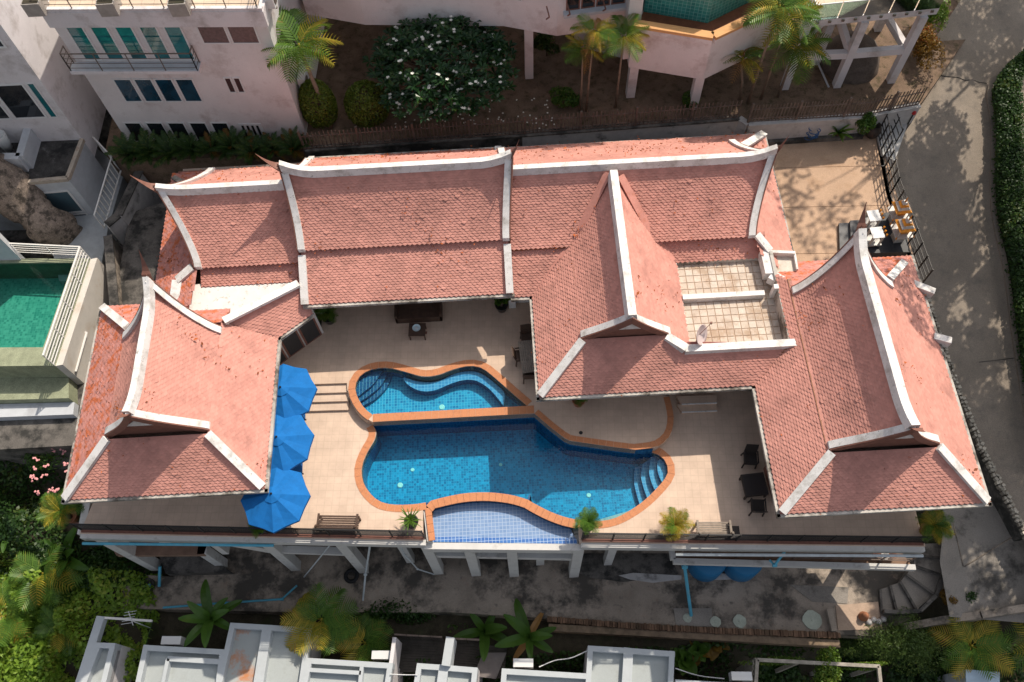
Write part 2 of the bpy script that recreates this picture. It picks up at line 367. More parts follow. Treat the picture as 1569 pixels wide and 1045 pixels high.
# ---- west pavilion
wp = part_root('pavilion_roof', 'west pavilion roof with flared finials at both ends'); RX = -13.2
ys = lambda b: 11.92-.38*(1-min(b/1.9, 1))**1.5; yn = lambda b: 16.16+.78*(1-min(b/1.9, 1))**1.5
for sx in (-1, 1): zfW = curved_slope(wp, (RX, 0), (0, 1), (sx, 0), 6.2, 3.98, 1.9, lambda b: ys(b)+.1, lambda b: yn(b)-.1, conc=.34 if sx < 0 else .22)
flat_slope(wp, [(-16.9, 18.2, ZE), (-16.9, 9.95, ZE), (-15.05, 11.72, 4.02), (-15.05, 16.45, 4.02)], mossy=True)
flat_slope(wp, [(-16.9, 9.95, ZE), (-9.45, 9.95, ZE), (-11.28, 11.72, 4.02), (-15.08, 11.72, 4.02)])
flat_slope(wp, [(-9.45, 9.95, ZE), (-9.45, 16.25, ZE), (-11.3, 16.4, 4.02), (-11.3, 11.72, 4.02)])
flat_slope(wp, [(-11.3, 18.2, ZE), (-16.9, 18.2, ZE), (-15.05, 16.45, 4.02), (-11.3, 16.45, 4.02)], mossy=True)
flat_slope(wp, [(-9.45, 16.25, ZE), (-8.1, 17.3, ZE), (-8.45, 18.35, 3.62), (-11.25, 16.4, 4.02)])
ridge(wp, (RX, ys(0)+.1, 6.2), (RX, yn(0)-.1, 6.2), rise=(.3, .5))
for sx in (-1, 1):
    barge(wp, (RX, 0), (0, 1), (sx, 0), zfW, 1.92, ys, -1, flare=.3); barge(wp, (RX, 0), (0, 1), (sx, 0), zfW, 1.92, yn, 1, flare=.5)
finial(wp, (RX, ys(0), 6.75), (RX, ys(0)-.45, 7.5)); finial(wp, (RX, yn(0), 6.9), (RX, yn(0)+.55, 7.75))
pediment(wp, RX, 1.85, 11.93, 3.95, 6.0)
hip(wp, (-15.02, 11.75, 4.02), (-16.85, 9.99, ZE)); hip(wp, (-11.32, 11.75, 4.02), (-9.52, 10.02, ZE))
hip(wp, (-15.02, 16.42, 4.02), (-16.85, 18.15, ZE)); hip(wp, (-11.22, 16.42, 4.02), P(458, 436, 3.7))
eave(wp, [(-16.95, 18.2, ZE), (-16.95, 9.9, ZE), (-9.4, 9.9, ZE), (-9.4, 16.25, ZE), (-8.1, 17.28, ZE)])
mb = MB(); sl = [P2(264, 458, 3.35), P2(268, 436, 3.35), P2(462, 432, 3.35), P2(345, 504, 3.35), P2(303, 500, 3.35)]
mb.prism(sl, 3.1, 3.35); obj('flat_slab', mb, mat('white_slab_lines', (.70, .68, .65), .8, var=.05, dark=(.30, .22, .16), dark_amt=.8, dscale=2.6, dlo=.58, dhi=.70), wp)
# ---- north wing
nw = part_root('north_roof', 'long north wing roof in three gabled steps'); RY = 21.6
AX = (1, 0)
xw = lambda b: -8.4-.28*(1-min(b/2.3, 1))**1.5; xe = lambda b: .12+  .28*(1-min(b/2.3, 1))**1.5
for sy in (-1, 1): zfC = curved_slope(nw, (0, RY), AX, (0, sy), 6.43, 4.4, 2.3, lambda b: xw(b)+.1, lambda b: xe(b)-.1, conc=.3)
flat_slope(nw, [(-8.3, 17.48, 3.2), (.08, 17.48, 3.2), (.08, 19.5, 4.32), (-8.35, 19.5, 4.32)])
flat_slope(nw, [(.08, 25.4, ZE), (-8.9, 25.4, ZE), (-8.9, 23.4, 4.0), (.08, 23.4, 4.0)], mossy=True)
ridge(nw, (xw(0)+.05, RY, 6.43), (xe(0)-.05, RY, 6.43), rise=(.5, .4))
for sy in (-1, 1):
    barge(nw, (0, RY), AX, (0, sy), zfC, 2.32, xw, -1, flare=.4); barge(nw, (0, RY), AX, (0, sy), zfC, 2.32, xe, 1, flare=.4)
finial(nw, (xw(0), RY, 6.95), (xw(0)-.7, RY, 7.75)); finial(nw, (xe(0), RY, 6.95), (xe(0)+.3, RY, 7.75))
for x in (-8.3, .02):
    hip(nw, (x, 19.2, 4.16), (x, 17.45, 3.22), w=.3, name='lower_verge')
hip(nw, (-8.6, 23.7, 3.85), (-8.6, 25.4, ZE), w=.26, name='lower_verge'); hip(nw, (-.15, 23.7, 3.85), (-.15, 25.4, ZE), w=.3, name='lower_verge')
eave(nw, [(-8.35, 17.43, 3.2), (.15, 17.43, 3.2)])
eave(nw, [(-8.9, 25.45, ZE), (.1, 25.45, ZE)])
# left step
xl = lambda b: -12.72-1.15*(1-min(b/2.5, 1))**1.35
for sy in (-1, 1): zfL = curved_slope(nw, (0, RY), AX, (0, sy), 5.75, 3.88, 2.52, lambda b: xl(b)+.1, lambda b: -8.45, conc=.25)
ridge(nw, (xl(0)+.05, RY, 5.75), (-8.5, RY, 5.75), rise=(.2, 0))
for sy in (-1, 1): barge(nw, (0, RY), AX, (0, sy), zfL, 2.54, xl, -1, flare=.2)
finial(nw, (xl(0), RY, 6.1), (xl(0)-.65, RY, 6.9))
y3 = P(370, 437, 3.35)[1]
flat_slope(nw, [(-12.6, y3, 3.36), (-8.5, y3, 3.36), (-8.5, 19.3, 3.8), (-12.6, 19.3, 3.8)])
flat_slope(nw, [(-8.95, 25.0, ZE), (-14.6, 25.0, ZE), (-12.7, 23.6, 3.85), (-8.95, 23.6, 3.85)], mossy=True)
pw0 = P(254, 326, ZE); pw1 = P(236, 432, ZE)
flat_slope(nw, [(pw0[0], 25.0, ZE), (pw1[0]+.1, 17.4, ZE), (-12.75, 17.4, 3.85), (-12.75, 23.6, 3.85)], mossy=True)
hip(nw, P(296, 411, 3.8), P(273, 431, 3.5), w=.36); hip(nw, P(273, 431, 3.5), P(268, 470, 3.3), w=.4)
eave(nw, [(-8.9, 25.04, ZE), (-14.6, 25.04, ZE)], m='fascia')
mb = MB(); mb.beam(P(266, 272, 3.0), P(297, 289, 3.5), .22, .12); obj('drain_chute', mb, M['gutter'], nw)
# right step
xr = lambda b: 10.12+.8*(1-min(b/2.48, 1))**1.4
vy = lambda b: 21.6
for sy in (-1, 1): zfR = curved_slope(nw, (0, RY), AX, (0, sy), 5.86, 3.9, 2.48, lambda b: .15, lambda b: xr(b)-.1, conc=.22)
ridge(nw, (.35, RY, 5.86), (xr(0)-.05, RY, 5.86), rise=(0, .4))
for sy in (-1, 1): barge(nw, (0, RY), AX, (0, sy), zfR, 2.5, xr, 1, flare=.35)
finial(nw, (xr(0), RY, 6.3), (xr(0)+.25, RY, 7.1), w=.26)
flat_slope(nw, [(.1, 17.55, ZE), (.95, 17.55, ZE), (2.72, 19.25, 3.86), (.1, 19.35, 3.86)])
flat_slope(nw, [(6.9, 18.5, 3.2), (10.6, 18.5, 3.2), (10.6, 19.35, 3.82), (5.9, 19.35, 3.82)])
flat_slope(nw, [(11.95, 25.4, ZE), (.1, 25.4, ZE), (.1, 23.6, 3.95), (10.3, 23.6, 3.95)])
flat_slope(nw, [(11.95, 17.4, ZE), (11.95, 25.4, ZE), (10.2, 23.6, 3.95), (10.2, 18.4, 3.6)])
eave(nw, [(.1, 25.45, ZE), (12., 25.45, ZE), (12., 17.5, ZE)], w=.07, h=.1)
hip(nw, P(1159, 361, 3.9), P(1179, 386, 3.55), w=.3); hip(nw, (10.3, 23.6, 4.0), (11.9, 25.35, ZE), w=.34)
# ---- centre wing
cw = part_root('centre_roof', 'centre gable roof running south to the upper pool'); CXR = 4.4
yc = lambda b: 14.84-.32*(1-min(b/1.7, 1))**1.5
zC = lambda b, zb, bm, cc: 5.75-(5.75-zb)*((b/bm)+cc*(b/bm)*(1-b/bm))
def valley(z):                      # where the north wing's south slope is at height z
    bs = np.linspace(0, 2.48, 50); zz = np.array([zfR(b) for b in bs]); return RY-float(np.interp(-z, -zz, bs))
zfCW = curved_slope(cw, (CXR, 0), (0, 1), (-1, 0), 5.75, 3.98, 1.74, lambda b: yc(b)+.1, lambda b: valley(zC(b, 3.98, 1.74, .28))+.05, conc=.28)
zfCE = curved_slope(cw, (CXR, 0), (0, 1), (1, 0), 5.75, 3.18, 2.54, lambda b: yc(min(b, 1.7))+.1 if b < 1.72 else 14.45, lambda b: (valley(max(3.92, zC(b, 3.18, 2.54, .3)))+.05) if b < 1.6 else 19.2-(b-1.6)*.72, conc=.3)
ridge(cw, (CXR, yc(0)+.1, 5.75), (CXR, 21.2, 5.75), w=.30, h=.46)
barge(cw, (CXR, 0), (0, 1), (-1, 0), zfCW, 1.76, yc, -1, flare=.12); barge(cw, (CXR, 0), (0, 1), (1, 0), zfCE, 1.70, yc, -1, flare=.12)
pediment(cw, CXR, 1.6, 14.85, 3.95, 5.55)
for (a, b, r) in (((4.2, 21.3, 5.8), (2.75, 19.3, 3.95), .12), ((4.7, 21.2, 5.7), (6.0, 19.3, 3.95), .12), ((6.0, 19.3, 3.95), (6.85, 18.6, 3.3), .12)):
    mb = MB(); mb.beam(a, b, r*2.6, .07); obj('valley_strip', mb, M['rooftop'], cw)
flat_slope(cw, [(.93, 17.55, ZE), (.93, 13.03, ZE), (2.68, 14.75, 4.0), (2.68, 19.22, 4.0)])
flat_slope(cw, [(.93, 13.03, ZE), (9.32, 13.03, ZE), (10.68, 14.35, 3.72), (6.9, 14.35, 3.72), (6.1, 14.75, 4.02), (2.68, 14.75, 4.02)])
mb = MB(); mb.beam((1.0, 17.6, ZE+.02), (2.66, 19.2, 3.93), .3, .06); obj('valley_strip', mb, M['rooftop'], cw)
mb = MB(); mb.beam((9.34, 13.08, ZE+.02), (10.64, 14.3, 3.70), .16, .05); obj('valley_strip', mb, M['copper'], cw)
hip(cw, (2.7, 14.72, 4.02), (.98, 13.08, ZE))
mb = MB(); mb.box(2.62, 2.72, 14.9, 19.2, 3.84, 3.99); obj('eave_board', mb, M['copper'], cw)
mb = MB(); mb.box(.2, 2.66, 19.14, 19.24, 3.74, 3.90); obj('eave_board', mb, M['copper'], nw)
eave(cw, [(.12, 17.5, ZE), (.88, 17.5, ZE), (.88, 12.98, ZE), (9.26, 12.98, ZE)])
# ---- roof terrace
rt = part_root('roof_terrace', 'small flat roof terrace tiled in stained squares')
mb = MB(); mb.box(6.93, 10.72, 14.4, 18.62, 2.9, 3.0); obj('slab', mb, mat('terrace_grout', (.44, .31, .22), .9, var=.2), rt)
tm = [mat('terrace_tile_%s' % k, c, .8, var=.12, scale=2, fine=.1, dark=(.34, .21, .12), dark_amt=.6, dscale=1.4, dlo=.48, dhi=.62, bump=.1) for k, c in (('a', (.56, .475, .40)), ('b', (.53, .44, .365)), ('c', (.59, .515, .44)))]
nx, ny = 12, 13; tx, ty = 3.72/nx, 4.16/ny
tmesh = []
for k in range(3):
    mb = MB(); h = .011; mb.hexa([(-tx/2+h, -ty/2+h, 0), (tx/2-h, -ty/2+h, 0), (tx/2-h, ty/2-h, 0), (-tx/2+h, ty/2-h, 0)], [(-tx/2+h+.006, -ty/2+h+.006, .022), (tx/2-h-.006, -ty/2+h+.006, .022), (tx/2-h-.006, ty/2-h-.006, .022), (-tx/2+h+.006, ty/2-h-.006, .022)])
    tmesh.append(mesh_of('floor_tile', mb, tm[k]))
rt_loc = wloc(rt)
for i in range(nx):
    for j in range(ny):
        o = bpy.data.objects.new('floor_tile', random.choice(tmesh)); COL.objects.link(o); o.parent = rt
        o.location = Vector((6.96+tx*(i+.5), 14.44+ty*(j+.5), 3.0))-rt_loc
pl = M['plaster']
mb = MB(); mb.box(6.6, 11.05, 14.12, 14.42, 3.2, 3.84); obj('parapet', mb, pl, rt)
mb = MB(); mb.beam((5.9, 14.75, 3.95), (6.62, 14.28, 3.76), .32, .3); obj('parapet', mb, pl, rt)
mb = MB(); mb.box(6.88, 6.94, 14.45, 18.6, 2.9, 3.22); obj('parapet', mb, pl, rt)
mb = MB(); mb.box(6.9, 10.72, 18.5, 18.62, 2.95, 3.22); obj('parapet', mb, M['gutter'], rt)
mb = MB(); mb.box(10.64, 10.78, 14.42, 18.5, 2.9, 3.72); obj('parapet', mb, M['gutter'], rt)
mb = MB(); mb.box(6.95, 10.25, 16.72, 16.94, 3.0, 3.3); obj('curb', mb, pl, rt)
mb = MB(); mb.box(10.5, 10.68, 16.7, 16.9, 3.0, 3.8); obj('post', mb, pl, rt)
# white walls between terrace and courtyard
q = [P2(1172, 386, 3.5), P2(1218, 388, 3.5), P2(1222, 412, 3.5), P2(1205, 436, 3.5), P2(1180, 422, 3.5)]
mb = MB(); mb.prism(q, 2.3, 3.3); obj('landing', mb, mat('landing_cement', (.60, .55, .48), .85, var=.15, dark=(.35, .25, .16), dark_amt=.6), rt)
for a, b, w, h in ((q[0], q[4], .45, .5), (q[0], q[1], .12, .3), (q[4], q[3], .42, .4), ((q[1]), q[2], .08, .14)):
    mb = MB(); mb.beam((*a, 3.42), (*b, 3.42), w, h); obj('parapet', mb, pl, rt)
# ---- east pavilion
ep = part_root('pavilion_roof', 'east pavilion roof beside the road'); EX = 13.05
ys2 = lambda b: 9.86-.36*(1-min(b/1.95, 1))**1.5; yn2 = lambda b: 16.55+.78*(1-min(b/1.95, 1))**1.5
for sx in (-1, 1): zfE = curved_slope(ep, (EX, 0), (0, 1), (sx, 0), 6.2, 3.96, 1.95, lambda b: ys2(b)+.1, lambda b: yn2(b)-.1, conc=.3)
flat_slope(ep, [(9.3, 13.03, ZE), (9.3, 7.95, ZE), (11.12, 9.68, 4.0), (11.12, 16.8, 4.0), (10.7, 17.4, 3.72), (10.7, 14.35, 3.72)])
flat_slope(ep, [(9.3, 7.95, ZE), (16.8, 7.95, ZE), (14.98, 9.68, 4.0), (11.12, 9.68, 4.0)])
flat_slope(ep, [(16.8, 7.95, ZE), (16.8, 18.5, ZE), (14.98, 16.7, 4.0), (14.98, 9.68, 4.0)], mossy=False)
flat_slope(ep, [(16.8, 18.5, ZE), (10.8, 18.5, ZE), (11.1, 16.7, 4.0), (14.98, 16.7, 4.0)], mossy=True)
ridge(ep, (EX, ys2(0)+.1, 6.2), (EX, yn2(0)-.1, 6.2), rise=(.3, .5), w=.3)
for sx in (-1, 1):
    barge(ep, (EX, 0), (0, 1), (sx, 0), zfE, 1.97, ys2, -1, flare=.3); barge(ep, (EX, 0), (0, 1), (sx, 0), zfE, 1.97, yn2, 1, flare=.5)
finial(ep, (EX, ys2(0), 6.75), (EX, ys2(0)-.45, 7.5)); finial(ep, (EX, yn2(0), 6.9), (EX, yn2(0)+.5, 7.75))
pediment(ep, EX, 1.88, 9.87, 3.95, 6.0)
hip(ep, (11.14, 9.72, 4.0), (9.36, 8.0, ZE)); hip(ep, (14.96, 9.72, 4.0), (16.75, 8.0, ZE)); hip(ep, (14.96, 16.7, 4.0), (16.2, 17.95, 3.12))
mb = MB(); mb.box(11.02, 11.16, 9.9, 17.0, 3.83, 3.99); obj('eave_board', mb, M['copper'], ep)
eave(ep, [(9.24, 12.98, ZE), (9.24, 7.9, ZE), (16.86, 7.9, ZE), (16.86, 18.5, ZE)])
for a, b in ((P(1400, 433, 3.0), P(1433, 446, 3.0)), (P(1430, 516, 2.9), P(1457, 523, 2.9))):
    mb = MB(); mb.beam((a[0], a[1], 2.8), (b[0], b[1], 2.8), .28, .4); obj('wall_cap', mb, pl, ep)
# ---- walls, doors and added light-blocking slabs under the roofs
SO = MB(); SO.box(-16.8, -9.55, 10.05, 18.1, 2.60, 2.66); SO.box(-14.5, 11.8, 17.85, 25.3, 2.58, 2.64); SO.box(1.05, 9.4, 13.15, 18, 2.56, 2.62); SO.box(9.42, 16.7, 8.05, 18.3, 2.60, 2.66)  # unseen flat slabs, added to keep light from coming through from beneath
obj('light_block_slab', SO, mat('light_block_brown', (.35, .28, .23), .8, var=.1), villa)
def wall(x0, x1, y0, y1, z0=-.5, z1=2.6, m='wall'):
    mb = MB(); mb.box(x0, x1, y0, y1, z0, z1); return obj('wall', mb, M[m], villa)
wall(-15.9, -10.5, 11.2, 17.2); wall(-14, -8.3, 18.9, 24.2); wall(-8.3, .2, 18.95, 24.3); wall(.2, 11.0, 18.6, 24.3); wall(2.0, 9.2, 14.15, 18.7); wall(10.4, 15.8, 9.1, 17.4)
def door(a, b, n, z0=.47, z1=2.5):
    a = Vector((*a, 0)); b = Vector((*b, 0)); d = (b-a)/n; nrm = Vector((d.y, -d.x, 0)).normalized()
    for i in range(n):
        p, q = a+d*i+d*.04, a+d*(i+1)-d*.04; mb = MB(); c = (p+q)/2+nrm*.03
        mb.beam((p.x+nrm.x*.03, p.y+nrm.y*.03, (z0+z1)/2), (q.x+nrm.x*.03, q.y+nrm.y*.03, (z0+z1)/2), .06, z1-z0); dr = obj('door', mb, M['fascia'], villa)
        mb = MB(); p2, q2 = p+d*.09, q-d*.09
        mb.beam((p2.x+nrm.x*.065, p2.y+nrm.y*.065, (z0+z1)/2), (q2.x+nrm.x*.065, q2.y+nrm.y*.065, (z0+z1)/2), .02, z1-z0-.2); obj('pane', mb, M['glass'], dr)
mb = MB(); mb.beam((-10.5, 16.0, 1.05), (-8.25, 17.75, 1.05), .25, 3.1); obj('wall', mb, M['wall'], villa)
door((-10.35, 15.98), (-8.25, 17.62), 3); door((-8.2, 18.93), (-3.0, 18.93), 6); door((-2.2, 18.93), (.1, 18.93), 3); door((1.98, 17.9), (1.98, 14.4), 4); door((10.38, 15.0), (10.38, 9.4), 6)
door((2.2, 14.13), (9.0, 14.13), 7)
for x, y in ((-8.1, 18.5), (.1, 18.5)):
    mb = MB(); mb.box(x-.15, x+.15, y-.15, y+.15, .4, 3.1); obj('column', mb, M['plaster'], villa)
# satellite dish on the terrace corner
dish = thing('satellite_dish', 'small satellite dish on the parapet corner of the roof terrace', 'satellite dish', (7.1, 14.6, 3.0))
mb = MB(); mb.tube([(7.1, 14.6, 3.0), (7.1, 14.6, 3.9)], .03); obj('pole', mb, M['gutter'], dish)
mb = MB(); mb.lathe([(.02, 0), (.2, .03), (.36, .09), (.42, .13), (.42, .15), (.36, .11), (.02, .02)], (0, 0, 0), 20)
v = [Vector(q) for q in mb.v]; R_ = Matrix.Rotation(math.radians(62), 3, Vector((.5, .86, 0))); mb.v = [tuple(R_ @ q+Vector((7.15, 14.72, 4.05))) for q in v]
obj('reflector', mb, mat('dish_grey_pink', (.55, .46, .45), .5), dish, smooth=True)
mb = MB(); mb.tube([(7.15, 14.7, 4.0), (7.6, 15.0, 4.35)], .012); mb.cbox((7.62, 15.02, 4.36), (.07, .07, .1)); obj('feed_arm', mb, M['fascia'], dish)

# fallen leaves and flower litter lying on the tiles
_p = np.array(ROOFPTS); _n = np.sin(_p[:, 0]*1.1+2*np.sin(_p[:, 1]*.9))+np.sin(_p[:, 1]*1.7+1.5*np.cos(_p[:, 0]*.6))+.8*np.sin(_p[:, 0]*4.1+_p[:, 1]*3.3)
_w = np.exp(1.5*_n)+15*(_p[:, 1] > 23)+5*((_p[:, 0] < -15.1))+4*((_p[:, 0] > 15.2) & (_p[:, 1] > 13)); _w /= _w.sum(); mb = MB()
for i in RNG.choice(len(_p), 2100, p=_w):
    x, y, z = _p[i]+RNG.normal(0, .08, 3)*(1, 1, .05); s = rng(.02, .06)*(2 if random.random() < .06 else 1); a = rng(0, 6.3); c_, s_ = math.cos(a)*s, math.sin(a)*s
    mb.add([(x-c_, y-s_, z), (x+s_*.5, y-c_*.5, z+.02), (x+c_, y+s_, z+rng(0, .03)), (x-s_*.5, y+c_*.5, z+.02)], [[0, 1, 2, 3]])
ll = obj('leaf_litter', mb, mat('orange_leaf_litter', (.34, .095, .03), .85, island=.6)); ll['kind'] = 'stuff'
# ================================================================== ground, terraces, pools, yard, road
def plane_pt(px, py, a, b):
    """pixel onto the sloping road surface z = a + b*Y"""
    d = FW + RT*(px-IW/2)/F_PX - UP*(py-IH/2)/F_PX
    t = (a-CAM_H)/(d[2]-b*d[1]); return (float(d[0]*t), float(d[1]*t), float(CAM_H+d[2]*t))
RA, RB = -5.5, .24
PR = lambda px, py, dz=0: (lambda q: (q[0], q[1], q[2]+dz))(plane_pt(px, py, RA, RB))
def sm(pts, n=6, closed=False):
    """Catmull-Rom through points"""
    P_ = [np.array(p, float) for p in pts]; out = []; N_ = len(P_)
    for i in range(N_ if closed else N_-1):
        g = lambda k: P_[k % N_] if closed else P_[min(max(k, 0), N_-1)]
        a, b, c, d = g(i-1), g(i), g(i+1), g(i+2)
        for k in range(n):
            t = k/n; out.append(.5*((2*b)+(c-a)*t+(2*a-5*b+4*c-d)*t*t+(3*b-a-3*c+d)*t**3))
    if not closed: out.append(P_[-1])
    return [tuple(map(float, p)) for p in out]
def resample(path, step):
    p = [np.array(q[:2]) for q in path]; s = [0]
    for a, b in zip(p[:-1], p[1:]): s.append(s[-1]+np.linalg.norm(b-a))
    n = max(1, int(round(s[-1]/step))); ts = np.linspace(0, s[-1], n+1)
    return [(float(np.interp(t, s, [q[0] for q in p])), float(np.interp(t, s, [q[1] for q in p]))) for t in ts]
def offset(path, d):
    out = []; n = len(path)
    for i in range(n):
        a = np.array(path[max(i-1, 0)]); b = np.array(path[min(i+1, n-1)]); t = (b-a)/max(np.linalg.norm(b-a), 1e-6); out.append((path[i][0]-t[1]*d, path[i][1]+t[0]*d))
    return out

M['soil'] = mat('brown_soil', (.17, .115, .08), .95, var=.3, scale=1.2, fine=.35, dark=[((.05, .045, .02), .8, 2.5, .5, .66), ((.20, .14, .09), .5, 6, .58, .7)], bump=.6, bscale=14)
M['earth'] = mat('dark_earth', (.05, .042, .028), .95, var=.3, fine=.3, dark=(.03, .045, .015), dark_amt=.8, dscale=.8)
M['concrete_old'] = mat('stained_old_concrete', (.33, .275, .225), .9, var=.28, scale=.55, fine=.16, dark=[((.06, .054, .048), .92, .5, .46, .58), ((.30, .20, .15), .45, 1.6, .58, .72), ((.06, .057, .053), .75, 3.5, .58, .72)], bump=.4, bscale=22)
M['concrete_dark'] = mat('black_stained_concrete', (.14, .127, .115), .9, var=.3, scale=.9, fine=.2, dark=[((.025, .025, .024), .9, 1.1, .45, .6), ((.22, .20, .18), .6, 3, .6, .72)], bump=.4)
M['road'] = mat('road_concrete', (.275, .23, .188), .9, var=.14, scale=.5, fine=.2, dark=[((.12, .11, .10), .55, .8, .52, .7), ((.17, .15, .135), .5, 5, .56, .68)], bump=.5, bscale=30)
M['lane'] = mat('brushed_lane_concrete', (.25, .225, .20), .9, var=.16, scale=.8, fine=.16, dark=[((.06, .055, .05), .9, .55, .54, .66)], bump=.5, bscale=18)
M['court'] = mat('tan_courtyard_concrete', (.50, .34, .235), .85, var=.08, scale=.8, fine=.13, dark=[((.36, .22, .13), .6, .9, .52, .7)], bump=.3, bscale=30)
M['wall_grey'] = mat('grey_rendered_wall', (.50, .48, .47), .85, var=.12, dark=[((.10, .095, .09), .8, .9, .55, .68)])
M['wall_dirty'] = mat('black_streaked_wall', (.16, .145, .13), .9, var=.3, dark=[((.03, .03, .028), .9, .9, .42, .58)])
M['beam'] = mat('white_weathered_beam', (.56, .55, .53), .8, var=.1, scale=1.5, dark=[((.20, .18, .16), .65, 1.5, .54, .70)])
def brickmat(name, c1, c2, mortar, sx, sy, ang=0, rough=.7, ms=.012):
    m = bpy.data.materials.new(name); m.use_nodes = True; t = m.node_tree; N = t.nodes; L = t.links; b = N['Principled BSDF']; b.inputs['Roughness'].default_value = rough; b.inputs['Specular IOR Level'].default_value = .25
    geo = N.new('ShaderNodeNewGeometry'); mp = N.new('ShaderNodeMapping'); mp.inputs['Rotation'].default_value = (0, 0, ang); L.new(geo.outputs['Position'], mp.inputs['Vector'])
    br = N.new('ShaderNodeTexBrick'); br.offset = 0; br.inputs['Color1'].default_value = (*c1, 1); br.inputs['Color2'].default_value = (*c2, 1); br.inputs['Mortar'].default_value = (*mortar, 1)
    br.inputs['Scale'].default_value = 1; br.inputs['Mortar Size'].default_value = ms; br.inputs['Brick Width'].default_value = sx; br.inputs['Row Height'].default_value = sy; L.new(mp.outputs[0], br.inputs['Vector'])
    no = N.new('ShaderNodeTexNoise'); no.inputs['Scale'].default_value = 1.3; no.inputs['Detail'].default_value = 8; no.inputs['Roughness'].default_value = .65; L.new(geo.outputs['Position'], no.inputs['Vector'])
    mr = N.new('ShaderNodeMapRange'); mr.inputs['From Min'].default_value = .3; mr.inputs['From Max'].default_value = .7; mr.inputs['To Min'].default_value = .86; mr.inputs['To Max'].default_value = 1.12; L.new(no.outputs['Fac'], mr.inputs['Value'])
    h = N.new('ShaderNodeHueSaturation'); L.new(br.outputs['Color'], h.inputs['Color']); L.new(mr.outputs[0], h.inputs['Value']); L.new(h.outputs[0], b.inputs['Base Color']); return m
M['deck'] = brickmat('beige_deck_tile', (.60, .455, .355), (.57, .43, .335), (.53, .40, .31), .30, .30, .055)
M['deck_up'] = brickmat('greige_deck_tile', (.59, .44, .335), (.56, .415, .315), (.53, .39, .295), .30, .30, .055)
M['coping'] = mat('terracotta_coping', (.50, .205, .095), .7, var=.08, island=.16, fine=.12, dark=(.33, .13, .06), dark_amt=.6, dscale=3)
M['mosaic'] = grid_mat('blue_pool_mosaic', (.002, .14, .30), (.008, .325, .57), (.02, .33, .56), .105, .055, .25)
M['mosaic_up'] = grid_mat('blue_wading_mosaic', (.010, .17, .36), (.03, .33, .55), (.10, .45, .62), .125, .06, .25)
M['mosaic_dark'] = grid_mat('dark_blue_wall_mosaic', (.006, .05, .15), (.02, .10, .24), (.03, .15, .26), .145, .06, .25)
M['mosaic_step'] = grid_mat('pale_blue_step_mosaic', (.06, .22, .45), (.10, .30, .53), (.28, .46, .64), .145, .06, .25)
M['mosaic_pale'] = grid_mat('pale_overflow_mosaic', (.135, .235, .42), (.175, .28, .47), (.32, .40, .53), .145, .075, .35)
M['mosaic_line'] = grid_mat('cobalt_edge_mosaic', (.03, .12, .38), (.05, .17, .44), (.4, .5, .65), .145, .06, .3)
M['water'] = water_mat('pool_water', (.62, .93, .97), .03, 4, .25)

# ---- the sheet of ground that carries everything
def hground(x, y):
    low = -9.5
    k = min(max((y-3.6)/1.6, 0), 1); base = low+(k*k*(3-2*k))*(-7.2-low)
    if x < -16.6:
        w = min((-16.6-x)/2.0, 1); hill = -8.2+min(max((y-3)/13, 0), 1.3)*5.6+.35*math.sin(x*1.1+y*.7)+.25*math.sin(y*1.7-x*.4); base = base*(1-w)+hill*w
    if y < 2.5 and x < -20: base = min(base, -8.4)
    return base
mb = MB(); xs = [-260, -120, -70]+list(np.linspace(-45, 45, 91))+[70, 120, 260]; ys_ = [-260, -120, -60, -30]+list(np.linspace(-12, 36, 49))+[60, 120, 260]
vs = [(x, y, hground(x, min(y, 17))) for y in ys_ for x in xs]; n = len(xs)
mb.add(vs, [[j*n+i, j*n+i+1, (j+1)*n+i+1, (j+1)*n+i] for j in range(len(ys_)-1) for i in range(n-1)])
struct('ground', mb, M['earth'], smooth=True)
# ---- garden terrace north of the fence, with its retaining wall
gw = [P2(468, 231, 2), P2(800, 208, 2), P2(1132, 183, 2), P2(1146, 192, 2), P2(1320, 180, 2), P2(1408, 163, 2)]
mb = MB(); mb.prism([(-9.3, gw[0][1])]+gw+[P2(1480, 60, 2), (27, 60), (-9.3, 60)], -8, 2.0); struct('garden_ground', mb, M['soil'])
mb = MB(); mb.prism([(-18.9, 27.4), P2(186, 250, 1.6), P2(468, 233, 1.6), (-9.32, 60), (-18.9, 60)], -8, 1.6); struct('garden_ground', mb, M['soil'])
for i, (a, b) in enumerate(zip(gw[:-1], gw[1:])):
    t = thing('retaining_wall', ['dark stained retaining wall behind the left half of the north roof', 'pale grey retaining wall behind the right half of the north roof', 'short corner return of the garden retaining wall', 'low white retaining wall behind the courtyard planter', 'white retaining wall at the top corner of the courtyard by the road'][i], 'retaining wall', (*a, 0), 0, 'garden retaining walls')
    mb = MB(); mb.beam((*a, .6), (*b, .6), .22, 2.9); obj('wall', mb, M['wall_dirty' if i == 0 else 'wall_grey'], t)
    mb = MB(); mb.beam((*a, 2.09), (*b, 2.09), .3, .08); obj('cap', mb, M['wall_dirty' if i < 2 else 'wall_grey'], t)
# ---- alleys round the villa
mb = MB(); mb.prism([(-18, 25), P2(468, 233, 0), gw[1], gw[2], (11.4, 27.4), (11.4, 18), (-12, 18), (-18, 18)], -8, -.02); struct('back_alley', mb, M['concrete_dark'])
mb = MB(); mb.prism([(-34, 13.6), (-16.0, 13.6), (-16.0, 25.0), (-18.2, 26.6), (-19, 27.4), (-19, 60), (-60, 60), (-60, 13.6)], -8, -1.0); struct('side_alley', mb, M['concrete_dark'])
